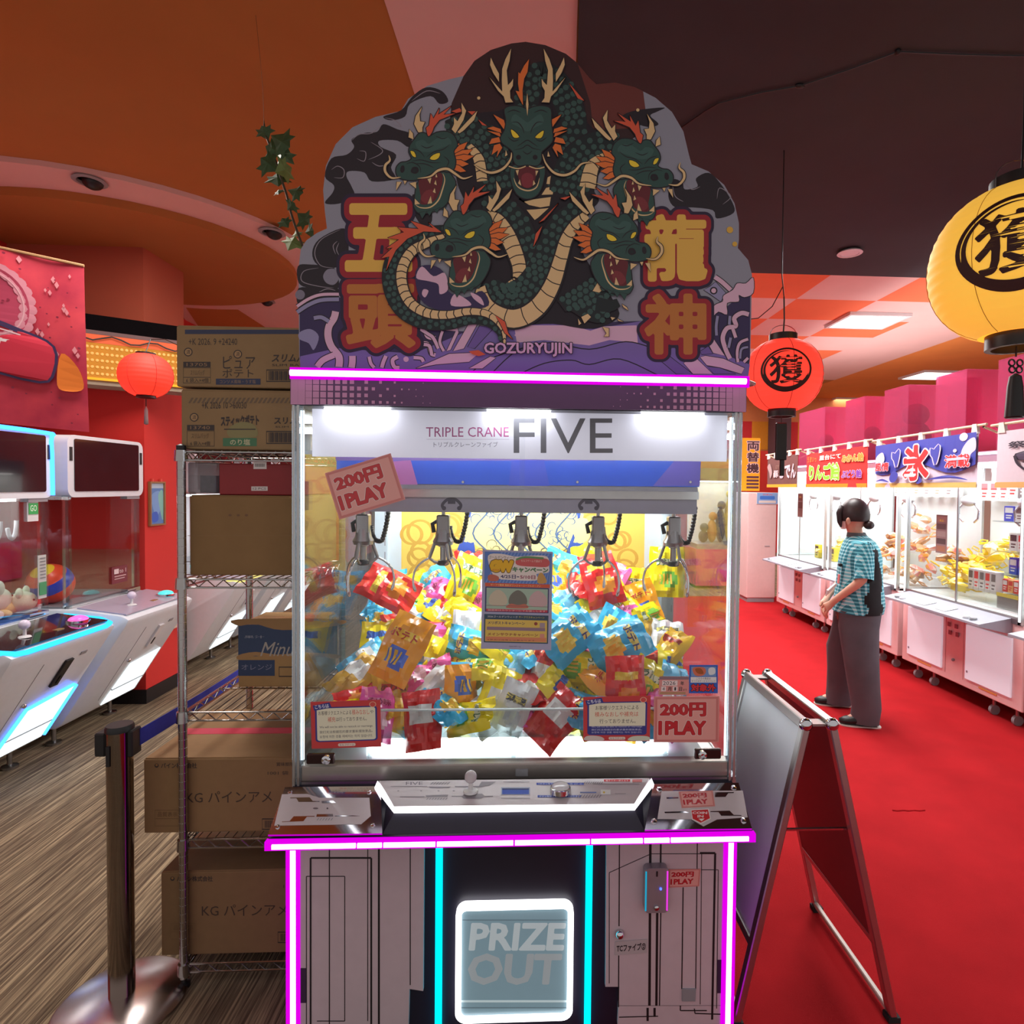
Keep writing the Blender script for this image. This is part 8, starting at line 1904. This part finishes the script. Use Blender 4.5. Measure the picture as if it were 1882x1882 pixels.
# head shape with face, turned a little away
HM = Matrix.Translation((0.035, 0, 1.395)) @ Matrix.Rotation(R_(-28), 4, 'Z')
mb = MB(); pr_ = []
def hp3(a, b):
    x = 0.082 * math.cos(a) * math.cos(b); y = 0.070 * math.sin(a) * math.cos(b); z = 0.105 * math.sin(b)
    if z < -0.02 and x > 0: x *= 1.0 - 0.25 * (-z - 0.02) / 0.085; y *= 1.0 - 0.45 * (-z - 0.02) / 0.085
    return HM @ Vector((x, y, z))
for i in range(13):
    b = -PI / 2 + PI * i / 12
    for j in range(20): mb.v.append(hp3(2 * PI * j / 20, b))
for i in range(12):
    for j in range(20):
        mb.f.append([i * 20 + j, i * 20 + (j + 1) % 20, (i + 1) * 20 + (j + 1) % 20, (i + 1) * 20 + j]); mb.mi.append(0); mb.fc.append(None)
mb.add([HM @ Vector(p) for p in ((0.076, -0.007, 0.0), (0.076, 0.007, 0.0), (0.080, 0.012, -0.032), (0.080, -0.012, -0.032), (0.099, 0, -0.030))], [(0, 1, 4), (1, 2, 4), (2, 3, 4), (3, 0, 4)])
hd_ = mb.build('head', M_skin, pe, smooth=True, local=True)
for s in (1, -1):
    MB().ball(HM @ Vector((0.074, 0.028 * s, 0.004)), 0.009, 0.011, 0.007, 10, 6).build('eye', M_black, hd_, smooth=True, local=True)
    MB().ball(HM @ Vector((0.012, 0.084 * s, -0.030)), 0.015, 0.007, 0.024, 10, 8).build('ear', M_skin, hd_, smooth=True, local=True)
MB().ball(HM @ Vector((0.073, 0, -0.055)), 0.008, 0.020, 0.005, 10, 6).build('mouth', mat('lips', C(196, 110, 106), 0.5), hd_, smooth=True, local=True)
mk = MB()
for i in range(5):
    for j in range(9):
        a = -1.15 + 2.3 * j / 8; z = -0.088 + 0.075 * i / 4
        mk.v.append(HM @ Vector((0.089 * math.cos(a) * (1 - 0.10 * (4 - i) / 4), 0.079 * math.sin(a) * (1 - 0.18 * (4 - i) / 4), z)))
mk.faces([(i * 9 + j, i * 9 + j + 1, (i + 1) * 9 + j + 1, (i + 1) * 9 + j) for i in range(4) for j in range(8)])
mk.build('face_mask', mat('white_mask', C(226, 214, 210), 0.8, noise=0.02), pe, smooth=True, local=True)
# hair: cap, side lock over the cheek, bun at the nape
M_hair = mat('dark_hair', C(46, 30, 32), 0.42, noise=0.2, nscale=50)
hm = MB()
nI, nJ = 12, 24
for i in range(nI + 1):
    b = PI / 2 - (PI * 0.60) * i / nI
    for j in range(nJ):
        a = 2 * PI * j / nJ; fr = max(0, math.cos(a))
        bb2 = max(b, (0.42 if fr > 0.86 else (-0.50 if fr > 0.1 else -0.62)))
        if abs(math.sin(a)) > 0.90: bb2 = max(b, -0.34)
        hm.v.append(HM @ Vector((0.097 * math.cos(a) * math.cos(bb2) - 0.006, 0.086 * math.sin(a) * math.cos(bb2), 0.122 * math.sin(bb2) + 0.006)))
hm.faces([(i * nJ + j, i * nJ + (j + 1) % nJ, (i + 1) * nJ + (j + 1) % nJ, (i + 1) * nJ + j) for i in range(nI) for j in range(nJ)])
hr = hm.build('hair', M_hair, pe, smooth=True, local=True)
MB().ball(HM @ Vector((-0.098, 0.01, -0.055)), 0.034, 0.040, 0.030, 14, 8).build('hair_bun', M_hair, hr, smooth=True, local=True)
for s in (1, -1):
    MB().tube([HM @ Vector(p) for p in ((0.060, 0.052 * s, 0.07), (0.075, 0.064 * s, 0.02), (0.070, 0.070 * s, -0.04), (0.062, 0.066 * s, -0.075))], [0.020, 0.022, 0.016, 0.006], 8, flat=0.5).build('side_lock', M_hair, hr, smooth=True, local=True)
# checked shirt with a black side panel
def check_mat():
    m = bpy.data.materials.new('teal_check_cloth'); m.use_nodes = True
    nt = m.node_tree; b = nt.nodes['Principled BSDF']; b.inputs['Roughness'].default_value = 0.85
    tc = nt.nodes.new('ShaderNodeTexCoord'); sx = nt.nodes.new('ShaderNodeSeparateXYZ'); nt.links.new(tc.outputs['Object'], sx.inputs[0])
    def bars(sock, f):
        mu = nt.nodes.new('ShaderNodeMath'); mu.operation = 'MULTIPLY'; mu.inputs[1].default_value = f; nt.links.new(sock, mu.inputs[0])
        fr = nt.nodes.new('ShaderNodeMath'); fr.operation = 'FRACT'; nt.links.new(mu.outputs[0], fr.inputs[0])
        g_ = nt.nodes.new('ShaderNodeMath'); g_.operation = 'GREATER_THAN'; g_.inputs[1].default_value = 0.58; nt.links.new(fr.outputs[0], g_.inputs[0]); return g_.outputs[0]
    ad = nt.nodes.new('ShaderNodeMath'); ad.operation = 'ADD'; nt.links.new(sx.outputs['X'], ad.inputs[0]); nt.links.new(sx.outputs['Y'], ad.inputs[1])
    h = bars(sx.outputs['Z'], 42); v = bars(ad.outputs[0], 34)
    s_ = nt.nodes.new('ShaderNodeMath'); s_.operation = 'ADD'; nt.links.new(h, s_.inputs[0]); nt.links.new(v, s_.inputs[1])
    dv = nt.nodes.new('ShaderNodeMath'); dv.operation = 'MULTIPLY'; dv.inputs[1].default_value = 0.5; nt.links.new(s_.outputs[0], dv.inputs[0])
    cr_ = nt.nodes.new('ShaderNodeValToRGB'); e = cr_.color_ramp; e.interpolation = 'CONSTANT'
    e.elements[0].position = 0; e.elements[0].color = C(36, 120, 140); e.elements[1].position = 0.25; e.elements[1].color = C(110, 196, 212); x = e.elements.new(0.75); x.color = C(196, 232, 238)
    nt.links.new(dv.outputs[0], cr_.inputs[0]); nt.links.new(cr_.outputs[0], b.inputs['Base Color'])
    return m
M_chk = check_mat(); M_blkc = mat('black_cloth', C(24, 22, 26), 0.9, noise=0.1)
prof = [((0.0, 0, 0.745), 0.158, 0.192), ((-0.01, 0, 0.80), 0.158, 0.188), ((-0.012, 0, 0.88), 0.150, 0.178), ((-0.012, 0, 0.96), 0.142, 0.172), ((-0.012, 0, 1.04), 0.138, 0.174), ((-0.012, 0, 1.12), 0.130, 0.182), ((-0.010, 0, 1.18), 0.115, 0.182), ((-0.004, 0, 1.225), 0.092, 0.150), ((0.004, 0, 1.25), 0.070, 0.088), ((0.012, 0, 1.268), 0.058, 0.062)]
pf = [[c[0], c[2], rx, ry] for c, rx, ry in prof]; fine = []
for i in range(len(pf) - 1):
    for k in range(4): fine.append([pf[i][q] + (pf[i + 1][q] - pf[i][q]) * k / 4 for q in range(4)])
fine.append(pf[-1])
secs = [oval((x, 0, z), rx, ry, 64, 0.0, 0.014, i * 0.18) for i, (x, z, rx, ry) in enumerate(fine)]
loft(secs, 'shirt', [M_chk, M_blkc], pe, False, lambda i, j: 1 if (i < 29 and (15.5 + 1.3 * math.sin(i * 0.8) + max(0, i - 20) * 0.35 <= j <= 23.5 + 1.2 * math.sin(i * 0.55 + 1) - max(0, i - 18) * 0.45)) else 0)
loft([oval((0.012, 0, 1.255), 0.066, 0.07, 20), oval((0.016, 0, 1.285), 0.056, 0.058, 20)], 'collar', mat('grey_collar', C(96, 98, 104), 0.85), pe, False)
for s in (1, -1):
    a0, a1 = Vector((-0.005, 0.125 * s, 1.195)), Vector((0.012, 0.185 * s, 0.985))
    d = a1 - a0
    loft([ring_dir(a0 + Vector((0, -0.01 * s, 0.01)), d, 0.060, 0.070), ring_dir(a0.lerp(a1, 0.35), d, 0.058, 0.064), ring_dir(a0.lerp(a1, 0.7), d, 0.056, 0.060), ring_dir(a0.lerp(a1, 1.0), d, 0.056, 0.060)], 'sleeve', M_chk, pe, False)
MB().box(0.118, 0.140, 0.05, 0.085, 1.055, 1.075).build('chest_mic', M_black, pe, local=True, bevel=0.003)
MB().hexa([(0.140, 0.06, 0.94), (0.140, 0.10, 0.94), (0.146, 0.10, 0.94), (0.146, 0.06, 0.94)], [(0.135, 0.06, 1.0), (0.135, 0.10, 1.0), (0.141, 0.10, 1.0), (0.141, 0.06, 1.0)]).build('name_badge', mat('pink_badge', C(226, 130, 130), 0.5), pe, local=True)
MB().tube([(0.15, 0.05, 0.93), (0.20, 0.06, 0.88), (0.215, 0.055, 0.845)], [0.012, 0.016, 0.004], 6).build('paper_tag', M_white, pe, local=True)
# wide trousers
M_den = mat('charcoal_denim', C(88, 84, 92), 0.85, noise=0.18, nscale=7)
loft([oval((-0.004, 0, 0.70), 0.135, 0.17, 24), oval((-0.004, 0, 0.78), 0.138, 0.168, 24), oval((0, 0, 0.85), 0.125, 0.155, 24)], 'trouser_hip', M_den, pe, False)
for s in (1, -1):
    fx, fy = ((-0.02, 0.15) if s > 0 else (0.06, -0.20))
    cs = [((0, 0.082 * s, 0.76), 0.132, 0.100), ((0.006, 0.09 * s, 0.64), 0.126, 0.098), ((0.5 * fx + 0.012, (fy + 0.09 * s) / 2, 0.46), 0.112, 0.092), ((0.7 * fx, 0.25 * 0.09 * s + 0.75 * fy, 0.28), 0.100, 0.084), (((fx) - 0.01, fy, 0.13), 0.090, 0.076), ((fx - 0.002, fy, 0.026), 0.092, 0.074)]
    loft([oval(c, rx, ry, 22, 0, 0.035, i * 1.3 + s) for i, (c, rx, ry) in enumerate(cs)], 'trouser_leg', M_den, pe, False)
    sh = loft([ring_dir((fx + x, fy + 0.012 * s, z), (1, 0, 0.0), r1, r2, 14) for x, z, r1, r2 in ((-0.085, 0.045, 0.012, 0.02), (-0.07, 0.045, 0.034, 0.040), (0.0, 0.05, 0.042, 0.046), (0.07, 0.040, 0.044, 0.034), (0.12, 0.034, 0.040, 0.026), (0.155, 0.028, 0.022, 0.016))], 'shoe', M_black, pe)
    MB().prism(smooth_pts([(-0.09, -0.03), (0.0, -0.036), (0.09, -0.046), (0.15, -0.025), (0.16, 0.0), (0.15, 0.03), (0.09, 0.046), (0.0, 0.036), (-0.09, 0.03)], 3), lambda u, v, k: Vector((fx + u, fy + 0.012 * s + v, k)), 0.012).build('sole', mat('white_sole', C(226, 216, 210), 0.6), sh, local=True)
MB().box(0.10, 0.135, 0.02, 0.085, 0.68, 0.76).build('hip_pouch', M_black, pe, local=True, bevel=0.008)
